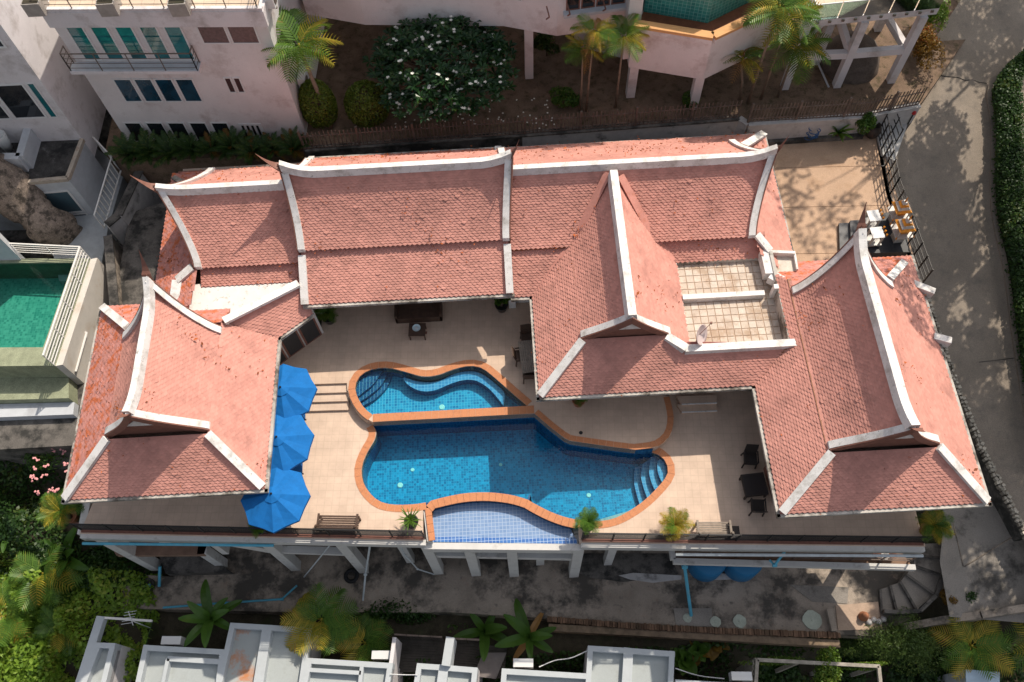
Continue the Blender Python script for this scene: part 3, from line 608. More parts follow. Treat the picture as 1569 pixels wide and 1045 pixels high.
# ---- courtyard of separate cast slabs
cpoly = [P2(1166, 197, .8), P2(1326, 186, .8), P2(1352, 215, .8), P2(1412, 440, .8), (17.0, 15.5), (11.0, 15.5), (10.9, 26.9)]
mb = MB(); mb.prism(cpoly, -8, .76); ct = struct('courtyard', mb, M['concrete_dark'])
ycuts = [P(1250, 500, .8)[1], P(1250, 385, .8)[1], P(1250, 313, .8)[1], P(1250, 252, .8)[1], P(1250, 180, .8)[1]]
def xr_at(y): # right edge of the courtyard
    a, b, c = cpoly[1], cpoly[2], cpoly[3]
    if y > b[1]: return b[0]+(a[0]-b[0])*(y-b[1])/(a[1]-b[1])
    return c[0]+(b[0]-c[0])*(y-c[1])/(b[1]-c[1])
for y0, y1 in zip(ycuts[:-1], ycuts[1:]):
    mb = MB(); sk = .25; q = [(11.0, y0+.012+sk*0), (xr_at(y0), y0+.012-.3), (xr_at(y1), y1-.012-.3), (11.0, y1-.012)]
    if y1 == ycuts[-1]: q = [(11.0, y0+.012), (xr_at(y0), y0+.012-.3), (xr_at(y0+1.9), y0+1.9), P2(1326, 187, .8), P2(1168, 198, .8)]
    mb.prism(q, .70, .80); obj('slab', mb, M['court'], ct)
# ---- road and lane
L_e = [(1500, -40), (1452, 30), (1418, 88), (1408, 165), (1366, 240), (1375, 320), (1412, 430), (1440, 520), (1465, 590), (1505, 690), (1572, 820), (1700, 1100)]
R_e = [(1720, -40), (1640, 20), (1562, 89), (1513, 132), (1517, 200), (1517, 318), (1536, 413), (1548, 505), (1557, 566), (1580, 690), (1640, 820), (1790, 1100)]
lp = sm([PR(*q) for q in L_e], 4); rp = sm([PR(*q) for q in R_e], 4)
mb = MB(); K = 6; vs = [tuple(np.array(a)*(1-k/K)+np.array(b)*k/K) for a, b in zip(lp, rp) for k in range(K+1)]
mb.add(vs, [[i*(K+1)+k, (i+1)*(K+1)+k, (i+1)*(K+1)+k+1, i*(K+1)+k+1] for i in range(len(lp)-1) for k in range(K)])
road = struct('road', mb, M['road'], smooth=True)
mb = MB(); secs = []
for a in rp[8:]: secs.append([(a[0], a[1], a[2]-.3), (a[0]+.22, a[1], a[2]-.3), (a[0]+.22, a[1], a[2]+.13), (a[0], a[1], a[2]+.13)])
mb.sweep(secs); obj('kerb', mb, M['road'], road)
mb = MB(); secs = []   # crack and joint across the lane
for u in np.linspace(0, 1, 9): p = np.array(PR(1424, 112))*(1-u)+np.array(PR(1512, 128))*u+np.array([0, rng(-.08, .08), .004]); secs.append(p)
mb.tube([tuple(s) for s in secs], .025, 4); obj('joint', mb, M['concrete_dark'], road)
mb = MB(); mb.tube([PR(1500, 555, .004), PR(1560, 548, .004)], .02, 4); obj('joint', mb, M['concrete_dark'], road)
mb = MB(); bank = [(PR(*q, .02)) for q in L_e[6:]]   # rough stone edging along the lower side of the road
rs = resample([b[:2] for b in bank], .17); stones = []
for i, (x, y) in enumerate(rs[6:92]):
    z = RA+RB*y
    for k in range(2):
        mb.cbox((x-.08+k*.13+rng(-.03, .03), y+rng(-.04, .04), z+.03), (rng(.08, .15), rng(.1, .17), rng(.14, .26)), rng(0, 3))
obj('edging_stone', mb, mat('pebble_edging', (.40, .36, .30), .9, island=.45, var=.1), road, stuff=True)
LA = lambda x, y: -6.2+.22*(y-5)-.15*max(0, 16-x)
lanepx = [(1436, 520), (1462, 590), (1502, 690), (1569, 815), (1640, 960), (1455, 945), (1440, 860), (1446, 800), (1440, 700), (1425, 560)]
lq = [plane_pt(*q, -6.3, .21) for q in lanepx]
mb = MB(); tri = tessellate_polygon([[Vector((q[0], q[1], 0)) for q in lq]]); mb.add(lq, [t if _ccw(lq, t) else t[::-1] for t in map(list, tri)])
lane = struct('side_lane', mb, M['lane'])
for a, b in (((1478, 868), (1569, 812)), ((1460, 800), (1476, 868))):
    mb = MB(); mb.tube([tuple(np.array(plane_pt(*a, -6.3, .21))+[0, 0, .005]), tuple(np.array(plane_pt(*b, -6.3, .21))+[0, 0, .005])], .03, 4); obj('joint', mb, M['concrete_old'], lane)
# side wall that carries the road above the lane
mb = MB(); secs = []
for q in L_e[6:-1]:
    p = PR(*q, -.06); l = -6.6+.21*p[1]; secs.append([(p[0]-.02, p[1], l-.4), (p[0]+.25, p[1], l-.4), (p[0]+.25, p[1], p[2]), (p[0]-.02, p[1], p[2])])
mb.sweep(secs); obj('bank_wall', mb, M['wall_dirty'], road)
# ---- lower yard under the terrace
ZY = -6.4
ypoly = [P2(193, 932, ZY), P2(205, 880, ZY), (-16.2, 9), (-16.2, 14), (15.5, 14), (15.5, 9), P2(1440, 838, ZY), P2(1452, 900, ZY), P2(1400, 945, ZY), P2(1345, 975, ZY), P2(1280, 972, ZY), P2(1100, 966, ZY), P2(960, 958, ZY), P2(850, 948, ZY), P2(690, 938, ZY), P2(450, 938, ZY)]
mb = MB(); mb.prism(ypoly, -9.0, ZY); yard = struct('yard', mb, M['concrete_old'])
def patch(pts, dz, m, name='concrete_patch'):
    mb = MB(); mb.prism([P2(*q, ZY) for q in pts], ZY-.1, ZY+dz); obj(name, mb, m, yard)
patch([(885, 848), (1025, 848), (1040, 880), (955, 892), (905, 885), (870, 872)], .02, M['concrete_dark'])
patch([(948, 882), (970, 878), (1044, 882), (1044, 888), (1000, 893), (965, 888)], .05, M['wall_grey'])
patch([(1056, 879), (1150, 879), (1150, 887), (1085, 889)], .05, M['wall_grey'])
patch([(1210, 896), (1300, 900), (1298, 925), (1245, 922)], .03, M['lane'])
patch([(1032, 932), (1090, 932), (1092, 960), (1036, 960)], .02, M['lane'])
M['brick_edge'] = mat('mossy_brick_edge', (.16, .095, .06), .9, island=.4, var=.3, dark=(.05, .05, .03), dark_amt=.7, dscale=1.5)
mb = MB()
for a, b in zip([P2(840, 947, ZY), P2(960, 957, ZY), P2(1100, 965, ZY), P2(1285, 972, ZY)][:-1], [P2(960, 957, ZY), P2(1100, 965, ZY), P2(1285, 972, ZY)]):
    for x, y in resample([a, b], .115): mb.cbox((x+rng(-.01, .01), y-.05, ZY+.03+rng(-.02, .03)), (.1, .24+rng(-.03, .05), .16), -.07)
obj('edge_brick', mb, M['brick_edge'], yard, stuff=True)
mb = MB(); a, b = P(840, 952, ZY-.1), P(1285, 977, ZY-.1); mb.beam((a[0], a[1]-.25, ZY-.35), (b[0], b[1]-.25, ZY-.35), .3, .5); obj('edge_beam', mb, mat('clay_ledge', (.22, .16, .11), .9, var=.3, dark=(.08, .07, .04), dark_amt=.8), yard)
mb = MB(); w = [P(193, 935, ZY), P(207, 878, ZY)]; mb.beam((*w[0][:2], ZY+.15), (*w[1][:2], ZY+.15), .35, .5); obj('kerb', mb, M['concrete_old'], yard)
mb = MB(); w = [P(1268, 935, ZY), P(1276, 968, ZY)]; mb.beam((*w[0][:2], ZY+.1), (*w[1][:2], ZY+.1), .25, .4); obj('kerb', mb, M['concrete_old'], yard)
patch([(1280, 928), (1345, 922), (1352, 964), (1284, 966)], .03, mat('pinkish_slab', (.42, .31, .235), .9, var=.12, fine=.1))
# curved steps up to the lane
st = thing('garden_steps', 'curved concrete steps fanning from the yard up to the side lane', 'steps', P(1410, 890, ZY))
zz = lambda x, y: P2(1089+x/3.267, 725+y/3.267, ZY+.4)
inn = sm([(862, 575), (905, 560), (948, 545), (972, 512), (996, 470), (1004, 425), (1010, 370)], 1); ou = sm([(868, 692), (940, 700), (1035, 695), (1115, 615), (1142, 520), (1142, 440), (1132, 365)], 1)
for i in range(6):
    q = [zz(*inn[i]), zz(*ou[i]), zz(*ou[i+1]), zz(*inn[i+1])]; h = ZY+.12+.17*i
    ed = [np.array(zz(*inn[i])), np.array(zz(*ou[i]))]
    mb = MB(); mb.prism(q, ZY-.3, h); s_ = obj('step', mb, M['lane'], st)
    mb = MB(); mb.beam((*ed[0], h-.05), (*ed[1], h-.05), .1, .12); obj('nosing', mb, M['concrete_dark'], s_)
mb = MB(); secs = [(*zz(*q), ZY+.3+.1*i) for i, q in enumerate(ou)]
for a, b in zip(secs[:-1], secs[1:]): mb.beam(a, b, .16, .5)
obj('side_kerb', mb, M['concrete_dark'], st)
bw = [plane_pt(1385, 962, ZY, 0), plane_pt(1440, 952, -5.9, 0), plane_pt(1500, 944, -5.4, 0), plane_pt(1600, 928, -4.9, 0)]
t = thing('boundary_wall', 'low rounded boundary wall below the curved steps', 'wall', bw[0]); mb = MB()
for a, b in zip(bw[:-1], bw[1:]): mb.beam((a[0], a[1], a[2]), (b[0], b[1], b[2]), .3, .9)
obj('wall', mb, M['concrete_old'], t)

# ---- the pool terrace: lower deck, upper deck
Zu = .45
A0 = lambda x, y, z=0.0: P2(360+x/3.267, 520+y/3.267, z)
B0 = lambda x, y, z=0.0: P2(760+x/3.267, 520+y/3.267, z)
W_main = sm([A0(690, 428), A0(706, 462), A0(697, 505), A0(660, 570), A0(636, 635), A0(638, 700), A0(665, 755), A0(712, 803), A0(770, 824), A0(840, 828)], 5)
S_inf = sm([A0(840, 828), A0(935, 820), A0(1040, 792), A0(1150, 771), A0(1270, 766), A0(1390, 780), A0(1480, 808), B0(180, 815), B0(262, 858), B0(340, 888), B0(412, 904)], 5)
E_main = sm([B0(412, 904), B0(500, 910), B0(590, 896), B0(680, 850), B0(752, 797), B0(822, 726), B0(855, 680), B0(860, 645), B0(843, 603), B0(812, 577), B0(780, 565)], 5)
N_main = [B0(780, 566), B0(700, 553, Zu), B0(600, 541, Zu), B0(372, 508, Zu), B0(345, 496, Zu), B0(268, 437, Zu), B0(192, 371, Zu)]
D_s = [B0(192, 371, Zu), A0(690, 414, Zu)]
main = W_main[:-1]+S_inf[:-1]+E_main[:-1]+N_main[:-1]+D_s[:-1]
up = sm([A0(690, 378, Zu), A0(645, 340, Zu), A0(608, 275, Zu), A0(604, 225, Zu), A0(632, 178, Zu), A0(692, 148, Zu), A0(770, 143, Zu), A0(850, 162, Zu), A0(935, 185, Zu), A0(1010, 180, Zu), A0(1090, 152, Zu), A0(1165, 134, Zu), A0(1232, 142, Zu), A0(1295, 188, Zu), A0(1375, 258, Zu), A0(1462, 333, Zu)], 5)
DE = [P2(122, 817), P2(655, 828), P2(657, 829), P2(883, 831), P2(890, 831), P2(1418, 837)]
infb = [A0(936, 815), A0(965, 1003), B0(385, 1008), B0(405, 905)]
# lower deck: outer outline with a bite for the overflow ledge
lowA = [DE[0], P2(655, 828), P2(651, 776)]
out = [DE[0], P2(648, 828), P2(648, 772)]+[p for p in S_inf if P2(648, 772)[0]+.05 < p[0] < P2(884, 800)[0]-.02]+[P2(887, 803), P2(888, 831), DE[5], (15.4, 12.5), (8.6, 14.2), (-9, 14.4), (-16.2, 14.4), (-16.9, 12)]
hole_low = W_main[:-1]+[p for p in S_inf if p[0] < P2(648, 772)[0]+.02]
# the main pool touches the bite, so the deck is laid in two plates, west and east of the pool
west = [DE[0], P2(648, 828), P2(648, 776)]+[p for p in S_inf[::-1] if p[0] < P2(648, 772)[0]][:]+W_main[::-1][1:]+[A0(680, 415), A0(560, 280), A0(560, 215), A0(560, 150), (-9, 14.4), (-16.2, 14.4), (-16.9, 12)]
mb = MB(); mb.prism(west, -.35, 0.0); struct('pool_deck', mb, M['deck'])
east = [P2(888, 831), DE[5], (15.4, 13.2), (9.0, 14.1), (5.0, 14.1), B0(860, 250), B0(880, 400), B0(870, 480), B0(790, 540)]+E_main[::-1][:-1]+[P2(886, 801)]
mb = MB(); mb.prism(east, -.35, 0.0); struct('pool_deck', mb, M['deck'])
# upper deck with the wading pool cut out of it
uo = [A0(560, 218, Zu), A0(-60, 238, Zu), (-10.4, 16.1), (-8.3, 17.9), (-8.3, 19.0), (.3, 19.0), (2.0, 18.0), (2.0, 14.2), (5.0, 14.2), B0(868, 285, Zu), B0(890, 400, Zu), B0(878, 470, Zu), B0(850, 505, Zu), B0(800, 540, Zu)]+N_main[1:-1]+[B0(192, 371, Zu), A0(690, 414, Zu), A0(640, 385, Zu), A0(585, 310, Zu), A0(562, 250, Zu)]
uo2 = [q for q in uo]
mb = MB(); mb.plate(uo2, [up], .02, Zu); mb2 = mb; upd = struct('upper_deck', mb2, M['deck_up'])
mb = MB(); mb.prism([(-10.3, 12.6), (-10.3, 16.0), A0(-60, 238, Zu), A0(-60, 239, Zu)], .0, Zu-.004)
# steps between the decks, at the umbrellas
for i in range(3):
    a, b = A0(-40, 232+i*44, Zu-.11*(i+1)), A0(570, 214+i*44, Zu-.11*(i+1)); a2, b2 = A0(-40, 232+(i+1)*44+6, Zu-.11*(i+1)), A0(568, 214+(i+1)*44+6, Zu-.11*(i+1))
    mb = MB(); mb.prism([a, b, b2, a2], .0, Zu-.11*(i+1)); obj('step', mb, M['deck'], upd)
for i in range(2):    # two white-edged steps under the centre eave
    q = [B0(905, 285+i*40, .3-.15*i), B0(1105, 278+i*40, .3-.15*i), B0(1107, 318+i*40, .3-.15*i), B0(930, 325+i*40, .3-.15*i)]
    mb = MB(); mb.prism(q, 0, .3-.15*i); s_ = obj('step', mb, M['deck_up'], upd)
    mb = MB(); mb.beam((*q[3], .3-.15*i), (*q[2], .3-.15*i), .05, .03); obj('nosing', mb, M['plaster'], s_)
# deck edge beam, white
for a, b in ((DE[0], P2(652, 828)), (P2(890, 831), DE[5])):
    mb = MB(); mb.beam((a[0], a[1]-.06, -.30), (b[0], b[1]-.06, -.30), .22, .42); obj('edge_beam', mb, M['beam'], upd)
mb = MB(); mb.beam((*DE[0], -.3), (DE[0][0], 12.5, -.3), .3, .42); obj('edge_beam', mb, M['beam'], upd)

# ---- pools
pool = thing('swimming_pool', 'free-form blue mosaic swimming pool with orange coping and infinity edge', 'swimming pool', (0, 12, 0))
BZ = -1.35
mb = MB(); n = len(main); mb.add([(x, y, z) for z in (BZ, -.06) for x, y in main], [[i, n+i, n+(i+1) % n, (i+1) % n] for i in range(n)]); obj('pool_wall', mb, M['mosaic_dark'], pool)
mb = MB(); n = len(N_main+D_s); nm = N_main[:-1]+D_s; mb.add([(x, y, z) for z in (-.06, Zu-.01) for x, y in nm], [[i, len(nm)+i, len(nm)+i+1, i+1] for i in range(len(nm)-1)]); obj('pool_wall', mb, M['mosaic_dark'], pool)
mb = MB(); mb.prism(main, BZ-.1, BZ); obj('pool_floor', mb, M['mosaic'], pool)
wz = -.10
mb = MB(); mb.prism(main, wz-.001, wz); w_ = mb; me_v = [(x, y, wz) for x, y in main]; tri = tessellate_polygon([[Vector((x, y, 0)) for x, y in main]])
mb = MB(); mb.add(me_v, [t if _ccw(main, t) else t[::-1] for t in map(list, tri)]); obj('water', mb, M['water'], pool)
# curved entry steps at the east end
ec = np.array(B0(905, 690)); e1 = [np.array(p) for p in E_main if True]
for i, (r, z) in enumerate(((.62, -.25), (1.0, -.5), (1.4, -.78), (1.78, -1.05))):
    arc = [B0(*q) for q in (((812, 600), (815, 650), (835, 700), (852, 690)), ((780, 585), (775, 650), (800, 725), (825, 735)), ((745, 590), (738, 660), (768, 760), (790, 780)), ((708, 600), (706, 680), (735, 790), (748, 805)))[i]]
    arc = sm(arc, 6); far = [p for p in E_main if p[1] > arc[-1][1]-.0 and p[0] > arc[0][0]-.6]
    far = [p for p in E_main if B0(700, 0)[0] < p[0]]; k0 = min(range(len(E_main)), key=lambda k: np.hypot(E_main[k][0]-arc[-1][0], E_main[k][1]-arc[-1][1])); k1 = min(range(len(E_main)), key=lambda k: np.hypot(E_main[k][0]-arc[0][0], E_main[k][1]-arc[0][1]))
    ring = arc+E_main[min(k0, k1):max(k0, k1)+1]
    mb = MB(); mb.prism(ring, BZ, z-.06, 0, 1); obj('pool_step', mb, [M['mosaic_step'], M['mosaic_dark']], pool)
# overflow ledge below the infinity edge
lz = -.42
led = [p for p in S_inf if P2(650, 772)[0] < p[0] < P2(886, 800)[0]]; led = [P2(652, 776, 0)]+led+[P2(886, 803, 0)]
lo_ = offset(led, -.30)
floor = [tuple(p) for p in lo_]+[P2(884, 829, lz), P2(657, 827, lz)]
mb = MB(); mb.prism(floor, lz-.25, lz); obj('overflow_ledge', mb, M['mosaic_pale'], pool)
mb = MB(); a, b = P(657, 826, lz+.02), P(884, 829, lz+.02); mb.beam((a[0], a[1]-.02, lz-.02), (b[0], b[1]-.02, lz-.02), .2, .16); obj('ledge_border', mb, M['mosaic_line'], pool)
mb = MB(); mb.beam((a[0]-.2, a[1]-.26, lz-.2), (b[0]+.2, b[1]-.26, lz-.2), .26, .5); obj('ledge_beam', mb, M['beam'], pool)
mb = MB(); mb.sweep([[(p[0], p[1], lz), (q[0], q[1], lz), (q[0], q[1], -.03), (p[0], p[1], -.03)] for p, q in zip(lo_, led)]); obj('weir_wall', mb, M['mosaic_dark'], pool)
def coping(path, z, parent, w=.30, side=-1, step=.30, h=.06):
    pts = resample(path, step); of = offset(pts, side*w); g = .008
    for (a, b, c, d) in zip(pts[:-1], pts[1:], of[1:], of[:-1]):
        A_, B_, C_, D_ = map(np.array, (a, b, c, d)); m = (A_+B_+C_+D_)/4; k = 1-g/.3*1.2; q = [m+(p-m)*k for p in (A_, B_, C_, D_)]
        if (q[1]-q[0])[0]*(q[3]-q[0])[1]-(q[1]-q[0])[1]*(q[3]-q[0])[0] < 0: q = q[::-1]
        dz = rng(-.004, .004); mb = MB(); mb.hexa([(x, y, z-h) for x, y in q], [(x, y, z+.012+dz) for x, y in q]); obj('coping_tile', mb, M['coping'], parent)
coping(W_main, 0.0, pool, side=-1); coping([p for p in S_inf if p[0] < P2(648, 0)[0]+9 and p[0] < P2(655, 776)[0]], 0, pool, side=-1)
coping([P2(653, 775)]+[p for p in S_inf if P2(655, 772)[0] < p[0] < P2(886, 800)[0]], 0.02, pool, w=.36, side=-1, step=.26)
coping(E_main, 0.0, pool, side=-1)
coping(N_main[1:], Zu, pool, w=.24, side=-1); coping(D_s, Zu, pool, w=.36, side=-1)
coping(sm([N_main[1], B0(800, 538, Zu), B0(855, 500, Zu), B0(880, 460, Zu), B0(890, 400, Zu), B0(882, 340, Zu), B0(868, 285, Zu)], 4), Zu, pool, w=.26, side=1)
coping([P2(651, 779), P2(657, 829)], 0.0, pool, w=.26, side=1)
mb = MB(); mb.prism([P2(648, 779), P2(656, 779), P2(662, 829), P2(654, 829)], -.6, -.065); obj('coping_base', mb, M['beam'], pool)
mb = MB(); mb.prism(led+[tuple(p) for p in lo_][::-1], -.5, -.045); obj('coping_base', mb, M['mosaic_dark'], pool)
# floor drains and lights
M['drain'] = mat('white_drain_cover', (.55, .75, .68), .4)
for px, py, r in ((613, 743.5, .12), (632, 720, .085), (767, 712, .075), (902, 759, .10)):
    q = P(px, py, BZ); mb = MB(); mb.lathe([(0.0, .03), (r*.8, .03), (r, .0), (r, -.02)], (q[0], q[1], BZ), 16); obj('drain_cover', mb, M['drain'], pool)
wpool = thing('wading_pool', 'small upper pool with a wavy bench and corner steps', 'swimming pool', (-2, 14.5, Zu))
BU = -.35
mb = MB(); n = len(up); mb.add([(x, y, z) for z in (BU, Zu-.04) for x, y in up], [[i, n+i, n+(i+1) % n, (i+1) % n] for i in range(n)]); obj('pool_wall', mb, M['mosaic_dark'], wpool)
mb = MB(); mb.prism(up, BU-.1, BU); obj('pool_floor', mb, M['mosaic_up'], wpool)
mb = MB(); tri = tessellate_polygon([[Vector((x, y, 0)) for x, y in up]]); mb.add([(x, y, Zu-.10) for x, y in up], [t if _ccw(up, t) else t[::-1] for t in map(list, tri)]); obj('water', mb, M['water'], wpool)
coping(up+[up[0]][:0], Zu, wpool, side=1); 
for i, (q, z) in enumerate((([(604, 300), (640, 270), (690, 230), (720, 190), (745, 150)], .16), ([(610, 315), (665, 280), (720, 235), (748, 195), (765, 150)], 0.0), ([(630, 322), (690, 290), (745, 240), (768, 200), (785, 155)], -.16))):
    arc = sm([A0(*p, .1) for p in q], 4); k0 = min(range(len(up)), key=lambda k: np.hypot(up[k][0]-arc[0][0], up[k][1]-arc[0][1])); k1 = min(range(len(up)), key=lambda k: np.hypot(up[k][0]-arc[-1][0], up[k][1]-arc[-1][1]))
    mb = MB(); mb.prism(arc+up[k0:k1+1][::-1], BU, z, 0, 1); obj('pool_step', mb, [M['mosaic_dark'], M['mosaic_dark']], wpool)
bn = sm([A0(*p, .1) for p in ((840, 195), (870, 230), (930, 258), (1000, 255), (1080, 222), (1150, 203), (1210, 208), (1270, 245), (1320, 300), (1345, 335))], 4)
bo = sm([A0(*p, .1) for p in ((850, 190), (905, 208), (970, 215), (1030, 205), (1100, 172), (1165, 160), (1225, 168), (1290, 210), (1345, 262), (1350, 300))], 4)
mb = MB(); mb.prism(bn+bo[::-1], BU, .10, 0, 1); obj('pool_bench', mb, [M['mosaic_step'], M['mosaic_dark']], wpool)
q = P(677, 624, BU); mb = MB(); mb.lathe([(0, .03), (.10, .03), (.13, 0)], (q[0], q[1], BU), 16); obj('drain_cover', mb, M['drain'], wpool)
# outer face of the raised wading pool and upper deck
mb = MB(); o1 = offset(up[:24], .34); mb.sweep([[(p[0], p[1], -.02), (q[0], q[1], -.02), (q[0], q[1], Zu-.065), (p[0], p[1], Zu-.065)] for p, q in zip(offset(up[:24], .05), o1)]); obj('outer_wall', mb, M['deck_up'], wpool)

# ---- structure under the terrace
und = thing('concrete_support', 'white concrete columns and beams that carry the pool terrace above the yard', 'concrete frame', (0, 8, ZY))
cols = [(147, 825), (394, 825), (514, 829), (646, 831), (712, 834), (779, 835), (884, 836)]
for i, (px, py) in enumerate(cols):
    x, y = P2(px+4, py, -.6); w = .42; mb = MB(); mb.box(x-w/2, x+w/2, y-.05, y+.4, ZY, -.5); obj('column', mb, M['beam'], und)
for (px, py), zb in (((208, 825), -3.6), ((600, 832), ZY), ((420, 829), -3.2), ((830, 836), ZY), ((950, 836), ZY), ((1250, 836), ZY), ((1370, 838), ZY)):
    x, y = P2(px, py, -.6); mb = MB(); mb.box(x-.18, x+.18, y+.5, y+.86, zb, -.5); obj('column', mb, M['beam'], und)
def bm(a, b, w=.25, h=.35): mb = MB(); mb.beam(a, b, w, h); obj('beam', mb, M['beam'], und)
c = lambda i, z, dy=.2: (*[q+d for q, d in zip(P2(cols[i][0]+4, cols[i][1], -.6), (0, dy))], z)
bm(c(3, -3.4), c(6, -3.4)); bm(c(1, -3.3), c(2, -3.3), .3, .25)
bm((*P2(350, 828, -.5), -.6), c(1, -3.4), .28, .3); bm(c(6, -.9), (*P2(950, 833, -.6), -.55), .2, .25)
bm(c(6, -1.9), (c(6, 0)[0]+.2, 13, -1.9)); bm(c(3, -1.9), (c(3, 0)[0], 13, -1.9)); bm(c(2, -.6), (c(2, 0)[0], 13, -.6)); bm(c(1, -.6), (c(1, 0)[0], 13, -.6))
bm((P2(880, 838, -2)[0], 8.9, -1.6), (P2(1030, 800, -2)[0], 9.6, -.6), .2, .3)
# left lower landing with brown wall
q = [P2(178, 851, -3.6), P2(312, 850, -3.6), P2(330, 800, -3.6), P2(150, 800, -3.6)]
mb = MB(); mb.prism(q, -3.9, -3.6); obj('landing', mb, mat('brown_landing', (.22, .14, .10), .85, var=.2), und)
mb = MB(); mb.box(*sorted((P2(160, 800, -3)[0], P2(310, 800, -3)[0])), 9.9, 10.05, -3.6, -.5); obj('landing_wall', mb, M['fascia'], und)
mb = MB(); q = [P2(260, 882, ZY), P2(360, 880, ZY), P2(320, 852, ZY), P2(250, 855, ZY)]; mb.prism(q, ZY-.1, ZY+.5); obj('plinth', mb, M['concrete_dark'], und)
x, y = P2(309, 848, -3.6); mb = MB(); mb.box(x-.2, x+.2, y-.02, y+.36, ZY, -3.6); obj('column', mb, M['beam'], und); x, y = P2(309, 822, -.6); mb = MB(); mb.box(x-.14, x+.14, y-.02, y+.3, -3.6, -.5); obj('column', mb, M['beam'], und)
# right lower balcony
ZB = -2.9
q = [P2(1033, 858, ZB), P2(1398, 868, ZB), (14.8, 9.5), (P2(1033, 858, ZB)[0], 9.5)]
mb = MB(); mb.prism(q, ZB-.3, ZB); obj('lower_balcony', mb, mat('brown_balcony_floor', (.20, .125, .085), .8, var=.2), und)
a, b = P(1031, 858, ZB), P(1400, 868, ZB); bm((a[0], a[1]-.06, ZB+.02), (b[0], b[1]-.06, ZB+.02), .22, .3); bm((a[0], a[1], ZB+.02), (a[0], 8.4, ZB+.02), .2, .3)
mb = MB(); mb.box(a[0]+.3, 14.2, 8.9, 9.05, ZB, -.5); obj('back_wall', mb, M['fascia'], und)
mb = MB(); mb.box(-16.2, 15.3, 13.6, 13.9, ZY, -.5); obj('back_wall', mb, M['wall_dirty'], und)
# ================================================================== neighbouring buildings
M['pinkwall'] = mat('pale_pink_render', (.66, .625, .62), .85, var=.07, scale=.7, fine=.05, dark=[((.36, .28, .26), .7, .8, .52, .72)])
M['whitewall'] = mat('pale_white_render', (.66, .63, .64), .85, var=.07, scale=.8, fine=.05, dark=[((.33, .29, .27), .7, 1.0, .52, .72)])
M['greywall'] = mat('blue_grey_render', (.50, .52, .55), .85, var=.08, dark=[((.25, .25, .26), .5, .8, .58, .74)])
M['frame'] = mat('white_window_frame', (.66, .66, .66), .5)
M['steel'] = mat('brown_grey_steel', (.16, .13, .11), .45, metal=.2)
M['white_metal'] = mat('white_painted_metal', (.72, .70, .67), .5, var=.06, dark=(.45, .22, .08), dark_amt=.5, dscale=2.5, dlo=.6, dhi=.7)
M['rust'] = mat('rusty_brown_metal', (.145, .11, .092), .7, var=.4, scale=2, dark=(.40, .30, .24), dark_amt=.35, dscale=1.5)
M['terrace_tan'] = brickmat('tan_terrace_tile', (.64, .50, .38), (.60, .47, .36), (.45, .34, .26), .5, .5, 0)
class Facade:
    """upright wall plane through two ground points; pixel rectangles become openings on it"""
    def __init__(s, a, b):
        s.a = np.array(a[:2]); d = np.array(b[:2])-s.a; s.L = np.linalg.norm(d); s.d = d/s.L; s.n = np.array((s.d[1], -s.d[0]))
    def uz(s, px, py):
        r = FW + RT*(px-IW/2)/F_PX - UP*(py-IH/2)/F_PX; t = (s.a@s.n)/(r[:2]@s.n); p = r*t
        return float((p[:2]-s.a)@s.d), float(CAM_H+p[2])
    def at(s, u, z, out=0): q = s.a+s.d*u+s.n*out; return (float(q[0]), float(q[1]), float(z))
    def slab(s, mb, u0, u1, z0, z1, o0, o1, mi=0):
        q = lambda z: [s.at(u0, z, o0), s.at(u1, z, o0), s.at(u1, z, o1), s.at(u0, z, o1)]
        return mb.hexa(q(z0), q(z1), mi)
    def window(s, parent, u0, u1, z0, z1, m='glass', fw=.06, sill=True, frame='frame'):
        mb = MB()
        for (a, b, c, d) in ((u0, u0+fw, z0, z1), (u1-fw, u1, z0, z1), (u0+fw, u1-fw, z0, z0+fw), (u0+fw, u1-fw, z1-fw, z1)): s.slab(mb, a, b, c, d, -.10, .035)
        f = obj('window', mb, M[frame], parent)
        mb = MB(); s.slab(mb, u0+fw, u1-fw, z0+fw, z1-fw, -.06, .008); obj('pane', mb, M[m] if isinstance(m, str) else m, f); return f
def rail(t, pts, z0, h, wires=4, post=.035, every=1.3, m='steel', top=.04, name='rail'):
    for a, b in zip(pts[:-1], pts[1:]):
        a3 = np.array(a[:2]); b3 = np.array(b[:2]); L_ = np.linalg.norm(b3-a3); n = max(1, int(round(L_/every)))
        for i in range(n+1):
            q = a3+(b3-a3)*i/n; mb = MB(); mb.box(q[0]-post/2, q[0]+post/2, q[1]-post/2, q[1]+post/2, z0, z0+h); obj('post', mb, M[m], t)
        for k in range(wires+1):
            z = z0+h*(k+.6)/(wires+.6); w = top if k == wires else top*.5; mb = MB(); mb.beam((*a3, z), (*b3, z), w, w); obj(name, mb, M[m], t)
def ac_unit(parent_label, c, rz=0, group=None):
    t = thing('air_conditioner', parent_label, 'air conditioner', c, rz, group)
    mb = MB(); mb.cbox((0, 0, .3), (.85, .34, .6)); obj('case', mb, M['frame'], t, local=True)
    mb = MB(); mb.lathe([(.0, .02), (.2, .02), (.22, .0), (.2, -.01)], (0, 0, 0), 16); mb.v = [(x-.15, -.175-z, y+.3) for x, y, z in mb.v]; obj('fan_grille', mb, M['steel'], t, local=True)
    mb = MB(); mb.cbox((-.3, 0, -.03), (.08, .4, .06)); mb.cbox((.3, 0, -.03), (.08, .4, .06)); obj('bracket', mb, M['steel'], t, local=True); return t

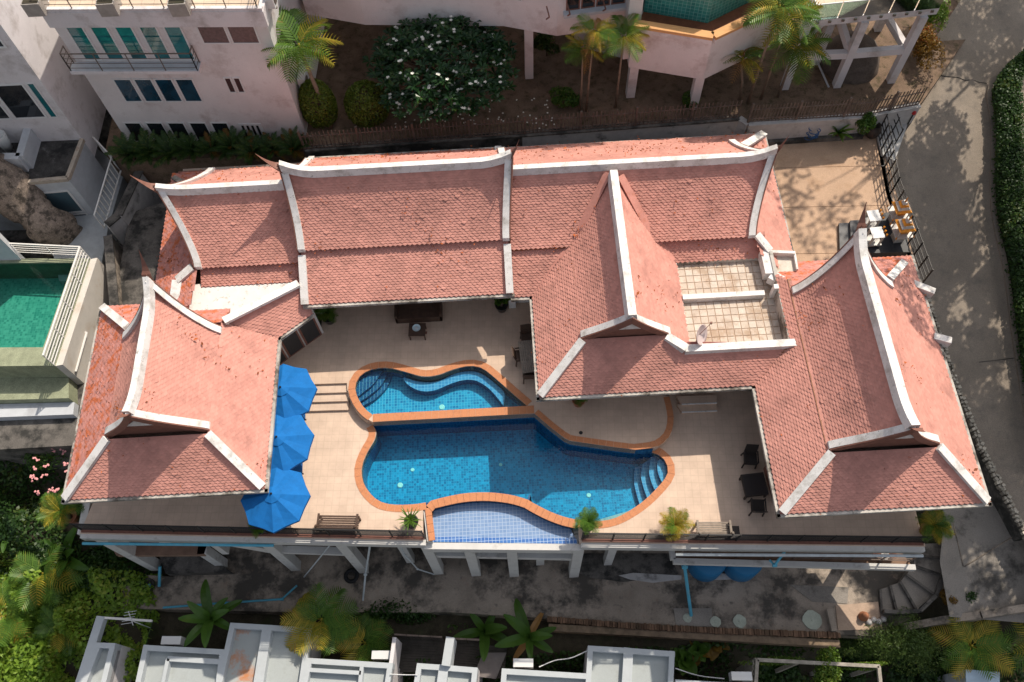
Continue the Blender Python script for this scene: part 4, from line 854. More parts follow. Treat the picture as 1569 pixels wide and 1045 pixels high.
# ---- pale three-storey house, upper left
g0, g1 = P(195, 216, 1.6), P(472, 216, 1.6); fa = Facade(g0, g1)
H0 = thing('apartment_house', 'pale three-storey house with rows of blue windows and a railed roof terrace', 'house', (*g0[:2], 1.6))
zt = fa.uz(424, 15)[1]
dep = 12
mb = MB(); fa.slab(mb, 0, fa.L, 1.4, zt-.76, -dep, 0); obj('wall', mb, M['pinkwall'], H0)
mb = MB(); fa.slab(mb, -.1, fa.L+.1, zt-.75, zt+.02, -dep-.1, .12); obj('cornice', mb, M['whitewall'], H0)
mb = MB(); fa.slab(mb, .12, fa.L-.15, zt+.02, zt+.06, -dep, .02); obj('roof_floor', mb, M['terrace_tan'], H0)
mb = MB(); fa.slab(mb, -.08, fa.L+.08, zt+.02, zt+.16, -.06, .10); obj('parapet', mb, M['whitewall'], H0)
def win_px(x0, x1, ytop, ybot, n, gap, m, fr='frame'):
    u0, z0 = fa.uz(x0, ybot); u1, _ = fa.uz(x1, ybot-1); _, z1 = fa.uz((x0+x1)/2-20, ytop); w = (u1-u0-gap*(n-1))/n
    for i in range(n): fa.window(H0, u0+i*(w+gap), u0+i*(w+gap)+w, z0, z1, m, frame=fr)
    return u0, u1, z0, z1
T1 = win_px(131, 301, 39, 92, 5, .26, 'glass_teal_reflect'); T2 = win_px(312, 400, 37, 67, 2, .05, mat('lattice_curtain', (.13, .085, .085), .5, var=.3, scale=9, spec=.6))
win_px(193, 312, 120, 156, 4, .08, 'glass_blue_reflect'); win_px(352, 377, 118, 142, 2, .05, mat('dark_red_glass', (.06, .035, .035), .2, spec=.8)); win_px(207, 362, 187, 217, 5, .2, 'glass')
u0, z0 = fa.uz(378, 213); u1, _ = fa.uz(407, 212); z1 = fa.uz(380, 191)[1]
mb = MB(); fa.slab(mb, u0-.08, u1+.08, z0-.08, z1+.1, -.1, .03); vw = obj('vent_window', mb, M['frame'], H0)
for i in range(4): mb = MB(); w = (u1-u0)/4; fa.slab(mb, u0+i*w+.04, u0+i*w+w-.08, z0+.05, z1-.03, -.05, .045); obj('slit', mb, M['glass'], vw)
bz = T1[2]-.12; mb = MB(); fa.slab(mb, T1[0]-.6, T1[1]+.15, bz-.16, bz, 0, .55); obj('balcony_slab', mb, M['whitewall'], H0)
mb = MB(); fa.slab(mb, T1[0]-.6, T1[1]+.15, bz, bz+.02, .02, .5); obj('balcony_floor', mb, M['greywall'], H0)
r = thing('balcony_railing', 'thin cable railing on the balcony below the top row of teal windows', 'railing', fa.at(T1[0], bz)); rail(r, [fa.at(T1[0]-.55, bz, .05), fa.at(T1[0]-.55, bz, .5), fa.at(T1[1]+.1, bz, .5), fa.at(T1[1]+.1, bz, .05)], bz, .95, 3, every=1.25)
r = thing('roof_railing', 'cable railing along the sunlit roof terrace of the pale three-storey house', 'railing', fa.at(0, zt)); rail(r, [fa.at(.0, zt, .04), fa.at(fa.L-.1, zt, .04)], zt, 1.0, 4, every=1.28)
rail(r, [fa.at(fa.L-.1, zt, .04), fa.at(fa.L-.1, zt, -8)], zt, 1.0, 4, every=1.4)
M['pot_grey'] = mat('grey_stone_pot', (.34, .31, .28), .8, var=.15)
for px, lab in ((60, 'square planter at the left corner of the sunlit roof terrace'), (172, 'square planter in the middle of the sunlit roof terrace'), (280, 'square planter on the sunlit roof terrace, right of the middle')):
    c = P(px, 16, zt+.06); t = thing('planter', lab, 'planter', c); mb = MB(); mb.cbox((0, 0, .3), (.7, .7, .6)); obj('box', mb, M['pot_grey'], t, local=True); mb = MB(); mb.cbox((0, 0, .59), (.6, .6, .06)); obj('soil', mb, M['earth'], t, local=True)
ex = lambda px, py, z: P(px, py, z)
for i, (px, py, z) in enumerate(((437, 64, 9.0), (447, 128, 5.6), (457, 158, 4.0))):
    u = fa.L+.25; c = fa.at(u, z, -.9-.25*i); ac_unit(['air conditioner high on the side wall of the pale house', 'air conditioner half way down the side wall of the pale house', 'lowest air conditioner on the side wall of the pale house'][i], c, math.radians(85), 'air conditioners on the side wall')

# ---- white house on the left edge
zA = 2.6
WH = thing('white_house', 'white house at the left edge with a stained flat roof and planters', 'house', P(105, 275, zA))
se = P2(127, 215, zA); nA = P2(122, 183, 0)
fs = Facade((se[0]-30, se[1]+.4), se)       # south face of the tall block
mb = MB(); ang = math.atan2(fs.d[1], fs.d[0]); ctr = fs.at(fs.L-7.5, 0, -5.0)
mb.cbox((ctr[0], ctr[1], 7.2), (15, 10.0, 11.6), ang); obj('wall', mb, M['whitewall'], WH)
def wpx(x0, y0, x1, y1, m='glass', fr='frame'):
    u0, z0 = fs.uz(x0, y0); u1, z1 = fs.uz(x1, y1); u0, u1 = sorted((u0, u1)); z0, z1 = sorted((z0, z1)); return fs.window(WH, u0, u1, z0, z1, m, .1, frame=fr)
uA, zl = fs.uz(78, 180); _, zh = fs.uz(38, 127)
fs.window(WH, uA-1.6, uA-.12, zl, zh, 'glass', .09); fs.window(WH, uA-3.3, uA-1.7, zl, zh, 'glass', .09); fs.window(WH, uA-5, uA-3.4, zl, zh, 'glass', .09); fs.window(WH, uA, uA+.35, zl, zh, 'glass_teal_reflect', .05)
uB, zl2 = fs.uz(12, 73); fs.window(WH, uB-1.6, uB, zl2, zl2+2.2, 'glass', .09)
# lower wing with black stained roof
s1 = P2(105, 275, zA); s2 = P2(30, 282, zA); n1 = (se[0]+.02, se[1]-.02)
mb = MB(); q = [n1, s1, s2, (s2[0]-4, s2[1]+.2), (s2[0]-4, n1[1]+.3)]; mb.prism(q, -1.2, zA); obj('lower_wall', mb, M['greywall'], WH)
mb = MB(); mb.prism(q, zA+.001, zA+.05); obj('stained_roof', mb, mat('black_mould_roof', (.06, .057, .055), .95, var=.3, fine=.3, dark=[((.20, .19, .18), .7, 1.5, .58, .70), ((.02, .02, .02), .9, 1.2, .5, .6)]), WH)
for a, b in ((s1, s2), (n1, s1)):
    mb = MB(); mb.beam((*a, zA+.06), (*b, zA+.06), .18, .2); obj('roof_edge', mb, mat('flaking_roof_edge', (.42, .36, .30), .9, var=.3, dark=(.2, .12, .07), dark_amt=.8, dscale=3), WH)
fl = Facade(s2, s1); u0, z0 = fl.uz(128, 325); u1 = fl.L
fl.window(WH, u1-2.5, u1-.35, .2, 1.9, mat('blue_grey_pane', (.07, .12, .15), .15, spec=.8), .1); fl.window(WH, u1-2.5, u1-.35, -.7, .12, 'glass_blue_reflect', .08)
bal = [P2(46, 186, zA+.9), P2(30, 240, zA+.9), P2(-40, 240, zA+.9)]
for a, b in zip(bal[:-1], bal[1:]): mb = MB(); mb.beam((*a, zA+.5), (*b, zA+.5), .35, .9); obj('balcony_parapet', mb, M['greywall'], WH)
M['glazed_white'] = mat('glazed_white_pot', (.66, .66, .64), .25, var=.05)
M['leafdark'] = leaf_mat('dark_green_leaf', (.016, .045, .011), (.045, .10, .02), (.11, .14, .025))
for px, py, lab in ((33, 196, 'white vase planter on the balcony of the left house, farther one'), (14, 228, 'white vase planter on the balcony of the left house, nearer one')):
    c = P(px, py, zA+.1); t = thing('vase', lab, 'plant pot', c, 0, 'white vases on the left balcony'); mb = MB(); mb.lathe([(.0, 0), (.2, 0), (.27, .4), (.34, .95), (.30, .97), (.26, .9), (0, .88)], (0, 0, 0), 16); obj('vase', mb, M['glazed_white'], t, True, local=True)
# white railing beside the alley
t = thing('white_railing', 'white barred railing with a rusty end beside the side alley', 'railing', P(155, 350, 0)); wr = [P(158, 232, 1.0), P(186, 262, .9), P(160, 350, .2)]
for a, b in zip(wr[:-1], wr[1:]):
    n = max(2, int(np.linalg.norm(np.array(a)-np.array(b))/.26))
    for k in range(n+1):
        q = np.array(a)+(np.array(b)-np.array(a))*k/n; mb = MB(); mb.box(q[0]-.02, q[0]+.02, q[1]-.02, q[1]+.02, q[2], q[2]+1.05); obj('bar', mb, M['white_metal'], t)
    for dz in (.05, 1.05): mb = MB(); mb.beam((a[0], a[1], a[2]+dz), (b[0], b[1], b[2]+dz), .06, .05); obj('rail', mb, M['white_metal'], t)
mb = MB(); mb.prism([P2(120, 190, .0), P2(150, 228, .0), P2(190, 262, 0), P2(164, 352, 0), P2(150, 430, 0), P2(90, 430, 0), P2(60, 300, 0)], -2, -.05); struct('side_path', mb, mat('blue_grey_path', (.36, .38, .40), .9, var=.12))
# boundary walls of the alley
for i, (pp, lab) in enumerate((([(214, 262, .9), (182, 330, .7), (164, 345, .7)], 'mossy concrete wall along the upper side alley'), ([(166, 362, .6), (176, 470, .4)], 'short concrete wall beside the west pavilion corner'))):
    t = thing('alley_wall', lab, 'wall', P(*pp[0])); mb = MB(); q = [P(*p) for p in pp]
    for a, b in zip(q[:-1], q[1:]): mb.beam((a[0], a[1], a[2]-1.2), (b[0], b[1], b[2]-1.2), .35, 2.4)
    obj('wall', mb, M['wall_grey'] if i == 0 else M['concrete_old'], t); mb = MB()
    for a, b in zip(q[:-1], q[1:]): mb.beam((a[0], a[1], a[2]+.04), (b[0], b[1], b[2]+.04), .4, .08)
    obj('cap', mb, M['concrete_dark'], t)
BLK = ['topmost', 'second', 'third', 'lowest']
for i in range(4):
    c = P(156, 428+i*18, -.7); mb = MB(); mb.cbox((c[0], c[1], -.75+.02*i), (.3, .16, .5)); tag(obj('concrete_block', mb, M['wall_grey']), BLK[i]+' of the four small square blocks along the outer wall of the green pool terrace', 'block', 'row of blocks beside the green pool')
# green pool terrace
PT = thing('green_pool', 'green tiled pool on a raised terrace at the left edge', 'swimming pool', P(60, 500, 1)); zp = 1.0
e0, e1 = P2(128, 372, zp), P2(70, 545, zp)     # top rail line is above this edge
e0, e1 = P2(138, 396, zp), P2(84, 560, zp)
dx = np.array(e1)-np.array(e0)
M['mosaic_green'] = grid_mat('green_pool_mosaic', (.03, .23, .205), (.12, .40, .345), (.12, .36, .31), .11, .05, .3)
M['rim'] = mat('mossy_green_rim', (.28, .30, .20), .8, var=.2, fine=.25)
wA, wB = P2(112, 402, zp), P2(66, 532, zp)
basin = [wA, wB, (wB[0]-16, wB[1]+.9), (wB[0]-16, wA[1]+.9)]
mb = MB(); outer = [e0, e1, (e1[0]-19, e1[1]+.9), (e0[0]-19, e0[1]+1.2)]; mb.plate(outer, [basin], -.9, zp); obj('terrace', mb, M['rim'], PT)
mb = MB(); mb.prism(basin, -.5, -.35); obj('pool_floor', mb, M['mosaic_green'], PT)
mb = MB(); mb.add([(*p, z) for z in (-.36, zp-.02) for p in basin], [[i, 4+i, 4+(i+1) % 4, (i+1) % 4] for i in range(4)]); obj('pool_wall', mb, M['mosaic_green'], PT)
mb = MB(); mb.add([(*p, zp-.12) for p in basin], [[3, 2, 1, 0]] if not _ccw([b for b in basin], [0, 1, 2]) else [[0, 1, 2, 3]]); obj('water', mb, water_mat('green_pool_water', (.60, .90, .82), .02, 6, .1), PT)
mb = MB(); mb.prism([e0, e1, (e1[0]+.3, e1[1]+.05), (e0[0]+.3, e0[1]+.05)], -2.6, zp-.05); obj('outer_wall', mb, mat('warm_white_wall', (.62, .58, .53), .85, var=.06, dark=(.4, .28, .18), dark_amt=.4, dscale=1.5), PT)
mb = MB(); a = np.array(e1); mb.prism([tuple(a+(0, -.02)), (a[0]-16, a[1]+.85), (a[0]-16, a[1]-.5), (a[0]+.2, a[1]-1.0)], -2.6, -.2); obj('lower_ledge', mb, M['rim'], PT)
mb = MB(); mb.prism([(a[0]+.25, a[1]-1.02), (a[0]-16, a[1]-.52), (a[0]-16, a[1]-1.3), (a[0]+.3, a[1]-1.6)], -4, -.6); obj('base_wall', mb, M['greywall'], PT)
t = thing('terrace_railing', 'white tubular railing along the outer edge of the green pool', 'railing', (*e0, zp)); rail(t, [e0, e1], zp, .95, 4, every=1.5, m='white_metal', top=.08)
t = thing('terrace_railing', 'white five-bar railing across the far end of the green pool', 'railing', (*e0, zp)); q0 = P2(28, 388, zp); rail(t, [q0, (e0[0]-.1, e0[1]+.1)], zp, .8, 4, every=1.6, m='white_metal', top=.06)
mb = MB(); p0 = P(66, 395, -.6)
t = thing('wall_lamp_pipe', 'rust-stained white pipe fixed to the outer wall of the green pool terrace', 'pipe', P(127, 495, 0)); mb = MB(); a, b = np.array(e0)+dx*.62, np.array(e0)+dx*.97; nn = .36
mb.tube([(a[0]+nn, a[1], .1), (b[0]+nn, b[1], -.0)], .05); mb.tube([(a[0]+nn, a[1], .1), (a[0]+.1, a[1], .1)], .04); obj('pipe', mb, M['white_metal'], t)
# column of the house standing in the pool corner
mb = MB(); c = P2(20, 400, 1.0); mb.prism([P2(-40, 400, 1), P2(33, 398, 1), P2(28, 385, 1), P2(-40, 330, 1)], -2, 9); obj('wall_wing', mb, M['greywall'], WH)
# large boulder
bl = thing('boulder', 'huge weathered brown boulder between the white house and the green pool', 'boulder', P(60, 330, 0))
mb = MB(); c0, c1 = np.array(P(-60, 212, 4.8)), np.array(P(98, 368, .3)); secs = []; nseg = 26
for i in range(nseg+1):
    t_ = i/nseg; c = c0*(1-t_)+c1*t_; ring = []; prof = (min(1, .25+4*t_) if t_ < .2 else 1)*(1-.25*math.sin(t_*7)**2 if t_ < .9 else max(.15, 1-((t_-.9)/.1)**2*.85))
    for k in range(22):
        an = 2*math.pi*k/22; rr = 1+.07*math.sin(3*an+t_*9)+.05*math.sin(7*an-t_*23)+rng(-.09, .09)
        ring.append((c[0]+math.cos(an)*.95*rr*prof*.85+math.sin(an)*.1, c[1]+math.cos(an)*.75*rr*prof*.9, c[2]-.6+math.sin(an)*1.25*rr*prof))
    secs.append(ring)
mb.sweep(secs); obj('rock', mb, mat('weathered_granite', (.24, .19, .155), .95, var=.3, scale=1.5, fine=.4, dark=[((.06, .05, .042), .9, 2.6, .47, .58), ((.42, .33, .26), .6, 6, .56, .66)], bump=1.0, bscale=6), bl, smooth=True)
# lower patio left of the pavilion
mb = MB(); mb.prism([P2(62, 600, -3), P2(140, 590, -3), P2(130, 660, -3), P2(85, 655, -3)], -6, -3.0); struct('patio', mb, M['greywall'])
t = thing('patio_table', 'pale square table top beside the pink flowering shrub', 'table', P(100, 632, -2.2)); mb = MB(); mb.cbox((0, 0, .72), (.95, .8, .06), -.1); obj('table_top', mb, mat('pale_table', (.62, .55, .47), .6), t, local=True); mb = MB(); mb.cbox((0, 0, .34), (.12, .12, .7)); obj('leg', mb, M['steel'], t, local=True)
t = thing('garden_railing', 'white sloping stair railing in the dark shrubs on the left', 'railing', P(50, 640, -3)); q = [P(32, 592, -2), P(60, 640, -2.6), P(92, 690, -3.6)]
for a, b in zip(q[:-1], q[1:]):
    for dz in (0, .18, .36, .54, .72): mb = MB(); mb.beam((a[0], a[1], a[2]+dz), (b[0], b[1], b[2]+dz), .045, .045); obj('rail', mb, M['white_metal'], t)
    for k in range(3): p = np.array(a)+(np.array(b)-np.array(a))*k/2; mb = MB(); mb.box(p[0]-.03, p[0]+.03, p[1]-.03, p[1]+.03, p[2]-.8, p[2]+.8); obj('post', mb, M['white_metal'], t)

# ---- pink house on stilts, top centre
PH = thing('pink_house', 'pale pink house raised on columns with an angular green infinity pool', 'house', P(963, 103, 4))
zb = 4.0; ztop = 7.0
w0 = P2(963, 103, zb); w1 = P2(1077, 122, zb); w2 = P2(1180, 72, zb)
f1 = Facade(w0, w1); zc = f1.uz(1088, 53)[1]; ztop = zc
body = [w0, w1, w2, (w2[0]+1.5, w2[1]+6), (w0[0], w0[1]+9)]
mb = MB(); mb.prism(body, zb, zc-.35); obj('pool_wing', mb, M['pinkwall'], PH)
ins = lambda P_, d: P_
mb = MB(); cp = [w0, w1, w2]
for a, b in zip(cp[:-1], cp[1:]): mb.beam((*a, zc-.06), (*b, zc-.06), .4, .14)
obj('coping', mb, mat('orange_channel_edge', (.62, .33, .14), .75, var=.1), PH)
mb = MB()
for a, b in zip(cp[:-1], cp[1:]): mb.beam((*a, zc-.24), (*b, zc-.24), .36, .24)
obj('channel_wall', mb, M['pinkwall'], PH)
inn_ = [(w0[0]+.55, w0[1]+.95), (w1[0]-.05, w1[1]+1.05), (w2[0]+.0, w2[1]+1.2)]
mb = MB(); mb.prism([w0, w1, w2, inn_[2], inn_[1], inn_[0]], zc-.36, zc-.30); obj('channel_floor', mb, mat('red_brown_channel', (.16, .06, .03), .7, var=.2), PH)
M['mosaic_teal'] = grid_mat('teal_wall_mosaic', (.015, .16, .15), (.04, .26, .23), (.20, .40, .35), .17, .05, .35)
mb = MB(); mb.prism(inn_+[(inn_[2][0]+1.2, inn_[2][1]+6), (inn_[0][0], inn_[0][1]+7)], zc-.32, zc+1.55); obj('infinity_wall', mb, M['mosaic_teal'], PH)
mb = MB(); mb.prism([(w0[0]-.25, w0[1]+.3), (w0[0]+.35, w0[1]+.35), (w0[0]+.45, w0[1]+1.8), (w0[0]-.25, w0[1]+1.8)], zb+.2, zc+2.4); obj('pier', mb, M['pinkwall'], PH)
zm = 5.3
m0 = P2(420, -20, zm); m1 = P2(570, 43, zm); m1 = P2(500, 16, zm); m2 = P2(853, 56, zm); m3 = (w0[0]-.1, w0[1]+2.6)
main_ = [P2(470, 22, zm), P2(560, 38, zm), P2(772, 40, zm), P2(853, 55, zm), (w0[0]-.05, w0[1]+1.2), (w0[0]+1, w0[1]+10), (P2(470, 20, zm)[0], w0[1]+12)]
mb = MB(); mb.prism(main_, zm, 11.0); obj('wall', mb, M['pinkwall'], PH)
mb = MB(); mb.prism([(x, y+(.25 if i < 5 else 0)) for i, (x, y) in enumerate(main_)], 11.0, 11.5); obj('roof', mb, M['whitewall'], PH)
for px, py, z1 in ((811, 121, zm), (966, 150, zb), (1062, 168, zb)):
    x, y = P2(px, py, 2.0); mb = MB(); mb.box(x-.2, x+.2, y, y+.4, 1.9, z1+.02); obj('column', mb, M['pinkwall'], PH)
f2 = Facade(P2(772, 40, zm), P2(853, 55, zm)); f3 = Facade(P2(853, 55, zm), (w0[0]-.05, w0[1]+1.2))
ua, za = f3.uz(866, 16); ub, zb2 = f3.uz(955, 30)
for i in range(4): w = max(.6, (ub-ua)/4); f3.window(PH, ua+i*w+.03, ua+(i+1)*w-.03, za, za+2.2, 'glass', .05, frame='fascia')
mb = MB(); f3.slab(mb, ua-.1, ub+.1, za-.18, za-.02, 0, .3); obj('sill', mb, M['greywall'], PH)
for px in (837, 868, 921):
    u, _ = f3.uz(px, 20); mb = MB(); mb.beam(f3.at(u, za-.3, .05), f3.at(u, za+.4, .7), .05, .05); mb.beam(f3.at(u, za+.4, .05), f3.at(u, za+.4, .7), .05, .05); obj('awning_bracket', mb, M['fascia'], PH)
f2.window(PH, -.2, .9, za+.2, za+1.5, 'glass_blue_reflect', .06)
for i in range(2):
    mb = MB(); u, z = f1.uz(852+i*6+190, 62+i*10); f1.slab(mb, u-.04, u+.08, z-.08, z+.08, .002, .03)
mb = MB(); q = [P2(880, 70, 2), P2(965, 92, 2), P2(965, 60, 2), P2(880, 40, 2)]; mb.prism(q, 1.9, 3.2); obj('plinth', mb, M['greywall'], PH)
# ---- glass-fronted terrace on white stilts, top right
TS = thing('stilt_terrace', 'white framed terrace with glass balustrade standing on tall slanted-looking stilts', 'raised terrace', P(1283, 135, 2)); zs = 6.3
s = [P2(1243, 32, zs), P2(1440, 12, zs), (P2(1440, 12, zs)[0]+.5, P2(1440, 12, zs)[1]+7), (P2(1243, 32, zs)[0]-1.5, P2(1243, 32, zs)[1]+5), P2(1226, -8, zs)]
mb = MB(); mb.prism(s, zs-.35, zs); obj('slab', mb, M['whitewall'], TS)
mb = MB(); mb.prism([(x, y+.12) for x, y in s], zs+.001, zs+.03); obj('floor', mb, M['terrace_tan'], TS)
gl = mat('green_glass_panel', (.42, .55, .48), .1, spec=.8)
for a, b in ((s[0], s[1]), (s[4], s[0])):
    a = np.array(a); b = np.array(b); n = 5 if b[0]-a[0] > 3 else 2
    for i in range(n):
        p = a+(b-a)*(i+.02)/n; q = a+(b-a)*(i+.98)/n; mb = MB(); mb.beam((*p, zs+.42), (*q, zs+.42), .03, .84); pn = obj('glass_panel', mb, M['railglass'], TS)
        mb = MB(); mb.beam((*p, zs+.86), (*q, zs+.86), .05, .04); obj('rim', mb, M['frame'], pn)
        for k in (.25, .75):
            c = p+(q-p)*k; mb = MB(); mb.cbox((c[0], c[1]-.04, zs-.12), (.12, .06, .1)); obj('clamp', mb, M['steel'], pn)
legs = [((1247, 34), (1203, 140)), ((1332, 24), (1283, 137)), ((1428, 14), (1366, 130))]
def col(px, py, z0, z1, w=.34, dy=.25):
    x, y = P2(px, py, z0); mb = MB(); mb.box(x-w/2, x+w/2, y-w/2+dy, y+w/2+dy, z0, z1); obj('stilt', mb, M['whitewall'], TS); return x, y+dy
L1 = [col(px, py, 2.0, zs-.35) for px, py in ((1203, 140), (1283, 137), (1366, 130))]
L2 = [col(px, py, 2.0, zs-.35, .34, 0) for px, py in ((1249, 96), (1344, 45))]
for i in range(2):
    mb = MB(); mb.beam((*L1[i], 4.0), (*L1[i+1], 4.0), .28, .34); obj('tie_beam', mb, M['whitewall'], TS)
mb = MB(); mb.beam((*L1[1], 4.05), (L2[0][0], L2[0][1], 5.3), .26, .3); obj('brace', mb, M['whitewall'], TS)
mb = MB(); mb.beam((*L1[0], 5.0), (L2[0][0]+2.4, L2[0][1]+1.5, 5.9), .26, .3); obj('brace', mb, M['whitewall'], TS)
mb = MB(); mb.beam((*L1[2], 4.0), (L1[2][0]-.6, L1[2][1]+3.4, 4.0), .26, .3); obj('tie_beam', mb, M['whitewall'], TS)
mb = MB(); mb.tube([(*P2(1253, 96, 2.2), 2.2), (*P2(1270, 134, 2), 2.0)], .05); obj('pipe', mb, M['greywall'], TS)
c = P(1300, 95, 2.0); mb = MB(); secs = []
for i in range(9):
    ph = -.2+1.75*i/8; secs.append([(c[0]+1.5*math.cos(ph)*math.cos(k*.4)*(1+.06*math.sin(k*2)), c[1]+1.5*math.cos(ph)*math.sin(k*.4)*(1+.05*math.cos(k*3)), 1.9+1.5*math.sin(ph)) for k in range(16)])
mb.sweep(secs); bl2 = thing('boulder', 'rounded dark boulder on the soil under the stilt terrace', 'boulder', c); obj('rock', mb, mat('dark_granite', (.12, .095, .08), .95, var=.25, fine=.25, bump=.8, bscale=6), bl2, smooth=True)

# ---- row of white flat-roofed houses along the bottom
M['roofwhite'] = mat('pale_blue_white_roof', (.37, .40, .40), .8, var=.05, scale=1.2, fine=.05, dark=[((.24, .25, .23), .55, 1.2, .52, .72), ((.20, .19, .17), .5, 6, .62, .72)])
M['roofrust'] = mat('rust_stained_roof', (.37, .395, .39), .8, var=.05, scale=1.2, dark=[((.38, .39, .37), .5, 1.2, .58, .74), ((.50, .20, .08), .95, .5, .50, .60)])
M['parapet'] = mat('white_parapet', (.44, .47, .49), .75, var=.04, dark=(.4, .38, .34), dark_amt=.4, dscale=2.2, dlo=.6, dhi=.75)
ZR = -5.0; ZG = -9.6
def roof_px(parent, px, m='roofwhite', sides=(1, 1, 1, 1), inner=.0, w=.22, z=ZR, deep=.34):
    """px: corners N-W, N-E, S-E, S-W of the parapet top"""
    q = [np.array(P2(*p, z)) for p in px]
    mb = MB(); mb.prism([tuple(p) for p in q], ZG, z-deep, 0, 1); obj('roof', mb, [M[m], M['whitewall']], parent)
    for i in range(4):
        if not sides[i]: continue
        a, b = q[i], q[(i+1) % 4]; c = sum(q)/4; d = (b-a)/np.linalg.norm(b-a); n = np.array((-d[1], d[0])); n = n if (c-a)@n > 0 else -n
        ww = w if sides[i] == 1 else sides[i]
        mb = MB(); a2, b2 = a-d*0, b+d*0; mb.hexa([(*p, z-deep-.3) for p in (a2, b2, b2+n*ww, a2+n*ww)], [(*p, z+.002*i) for p in (a2, b2, b2+n*ww, a2+n*ww)]); obj('parapet', mb, M['parapet'], parent)
    return q
def curb(parent, px0, px1, w=.18, z=ZR, h=.35):
    a, b = P(*px0, z), P(*px1, z); mb = MB(); mb.beam((a[0], a[1], z-h/2-.004), (b[0], b[1], z-h/2-.004), w, h); obj('parapet', mb, M['parapet'], parent)
T = [thing('townhouse', l, 'house', P(x, 1020, ZG)) for l, x in (('white flat-roofed house at the lower left with a glass-sided courtyard', 230), ('white house with two tall roof bays, one stained with rust', 415), ('white house with a low roof strip right of the rust-stained bays', 530), ('white house with a pair of small roofs and slatted balcony decks', 690), ('white house with two bright square roof bays', 965))]
roof_px(T[0], [(140, 984), (177, 985.5), (155, 1075), (105, 1075)], sides=(1, 1, 0, .45))
curb(T[0], (154, 944), (112, 1075), .36)
roof_px(T[0], [(220, 988), (345, 995), (334, 1080), (200, 1080)], sides=(1, 1, 0, 1))
curb(T[0], (256, 1009), (341, 1014), .2); curb(T[0], (257, 1009), (243, 1075), .16)
mb = MB(); a, b = P(155, 946, ZR), P(232, 951, ZR); mb.beam((*a[:2], ZR-.08), (*b[:2], ZR-.08), .09, .12); obj('courtyard_rail', mb, M['white_metal'], T[0])
mb = MB(); mb.prism([P2(152, 950, -8), P2(235, 955, -8), P2(225, 1000, -8), P2(145, 1000, -8)], -8.4, -8.0); obj('courtyard_floor', mb, mat('courtyard_brown', (.15, .11, .085), .9, var=.3, scale=2), T[0])
for a, b in (((233, 951), (222, 990)),):
    a = P(*a, ZR-.05); b = P(*b, ZR-.05); 
    for k in range(3):
        p = np.array(a)+(np.array(b)-np.array(a))*(k+.05)/3; q = np.array(a)+(np.array(b)-np.array(a))*(k+.95)/3; mb = MB(); mb.beam((p[0], p[1], ZR-.8), (q[0], q[1], ZR-.8), .04, 1.4); obj('glass_screen', mb, M['railglass'], T[0])
mb = MB(); q = [P2(183, 990, -7), P2(196, 992, -7), P2(180, 1075, -7), P2(165, 1075, -7)]; mb.prism(q, -9, -6.6); obj('gable_strip', mb, mat('bark_brown_tiles', (.22, .14, .095), .9, var=.4, scale=5, fine=.4, bump=1, bscale=12), T[0])
mb = MB(); q = [P2(192, 1000, -8), P2(214, 1004, -8), P2(206, 1030, -8), P2(187, 1030, -8)]; mb.prism(q, -8.5, -7.7); obj('skylight', mb, M['glass'], T[0])
roof_px(T[1], [(353, 954), (413, 957.5), (393, 1085), (324, 1085)], 'roofrust', (1, .3, 0, 1)); roof_px(T[1], [(413, 957.5), (478, 962), (460, 1085), (393, 1085)], sides=(1, 1, 0, .12))
roof_px(T[2], [(471, 1008), (602, 1016), (592, 1085), (455, 1085)], sides=(1, 1, 0, 1)); curb(T[2], (471, 1026), (553, 1031), .16); curb(T[2], (555, 1014), (548, 1078), .16)
roof_px(T[3], [(639, 1016), (684, 1019), (675, 1085), (628, 1085)], sides=(1, .3, 0, 1)); roof_px(T[3], [(684, 1019), (732, 1023), (726, 1085), (675, 1085)], sides=(1, 1, 0, .1)); roof_px(T[3], [(769, 1024), (902, 1032), (898, 1085), (764, 1085)], sides=(1, 0, 0, 1))
roof_px(T[4], [(901, 989), (967, 993), (962, 1085), (895, 1085)], sides=(1, .3, 0, 1)); roof_px(T[4], [(967, 993), (1034, 998), (1030, 1085), (962, 1085)], sides=(1, 1, 0, .1)); roof_px(T[4], [(1035, 1041), (1140, 1047), (1140, 1090), (1035, 1090)], sides=(1, 0, 0, 0))
curb(T[3], (690, 976), (683, 1020), .36, ZR+.3, 1.3)
# balcony decks with slats and glass
M['slat'] = mat('dark_wet_boards', (.055, .048, .042), .6, var=.3, island=.35)
for pts, lab in (([(612, 980), (683, 984), (676, 1030), (604, 1030)], 0), ([(699, 986), (777, 990), (772, 1040), (694, 1030)], 1)):
    zd = -7.2; q = [np.array(P2(*p, zd)) for p in pts]; n = 12
    for i in range(n):
        a, b = q[0]+(q[3]-q[0])*(i+.06)/n, q[1]+(q[2]-q[1])*(i+.06)/n; c, d = q[1]+(q[2]-q[1])*(i+.94)/n, q[0]+(q[3]-q[0])*(i+.94)/n
        mb = MB(); mb.hexa([(*p, zd-.1) for p in (d, c, b, a)], [(*p, zd+rng(-.006, .006)) for p in (d, c, b, a)]); obj('board', mb, M['slat'], T[3])
    for k in range(4 if lab == 0 else 2):
        a = q[0]+(q[1]-q[0])*(k+.02)/4; b = q[0]+(q[1]-q[0])*(k+.98)/4; mb = MB(); mb.beam((*a, zd+.8), (*b, zd+.8), .03, 1.5); pn = obj('glass_panel', mb, M['railglass'], T[3]); mb = MB(); mb.beam((*a, zd+1.57), (*b, zd+1.57), .07, .05); obj('rim', mb, M['rust'], pn)
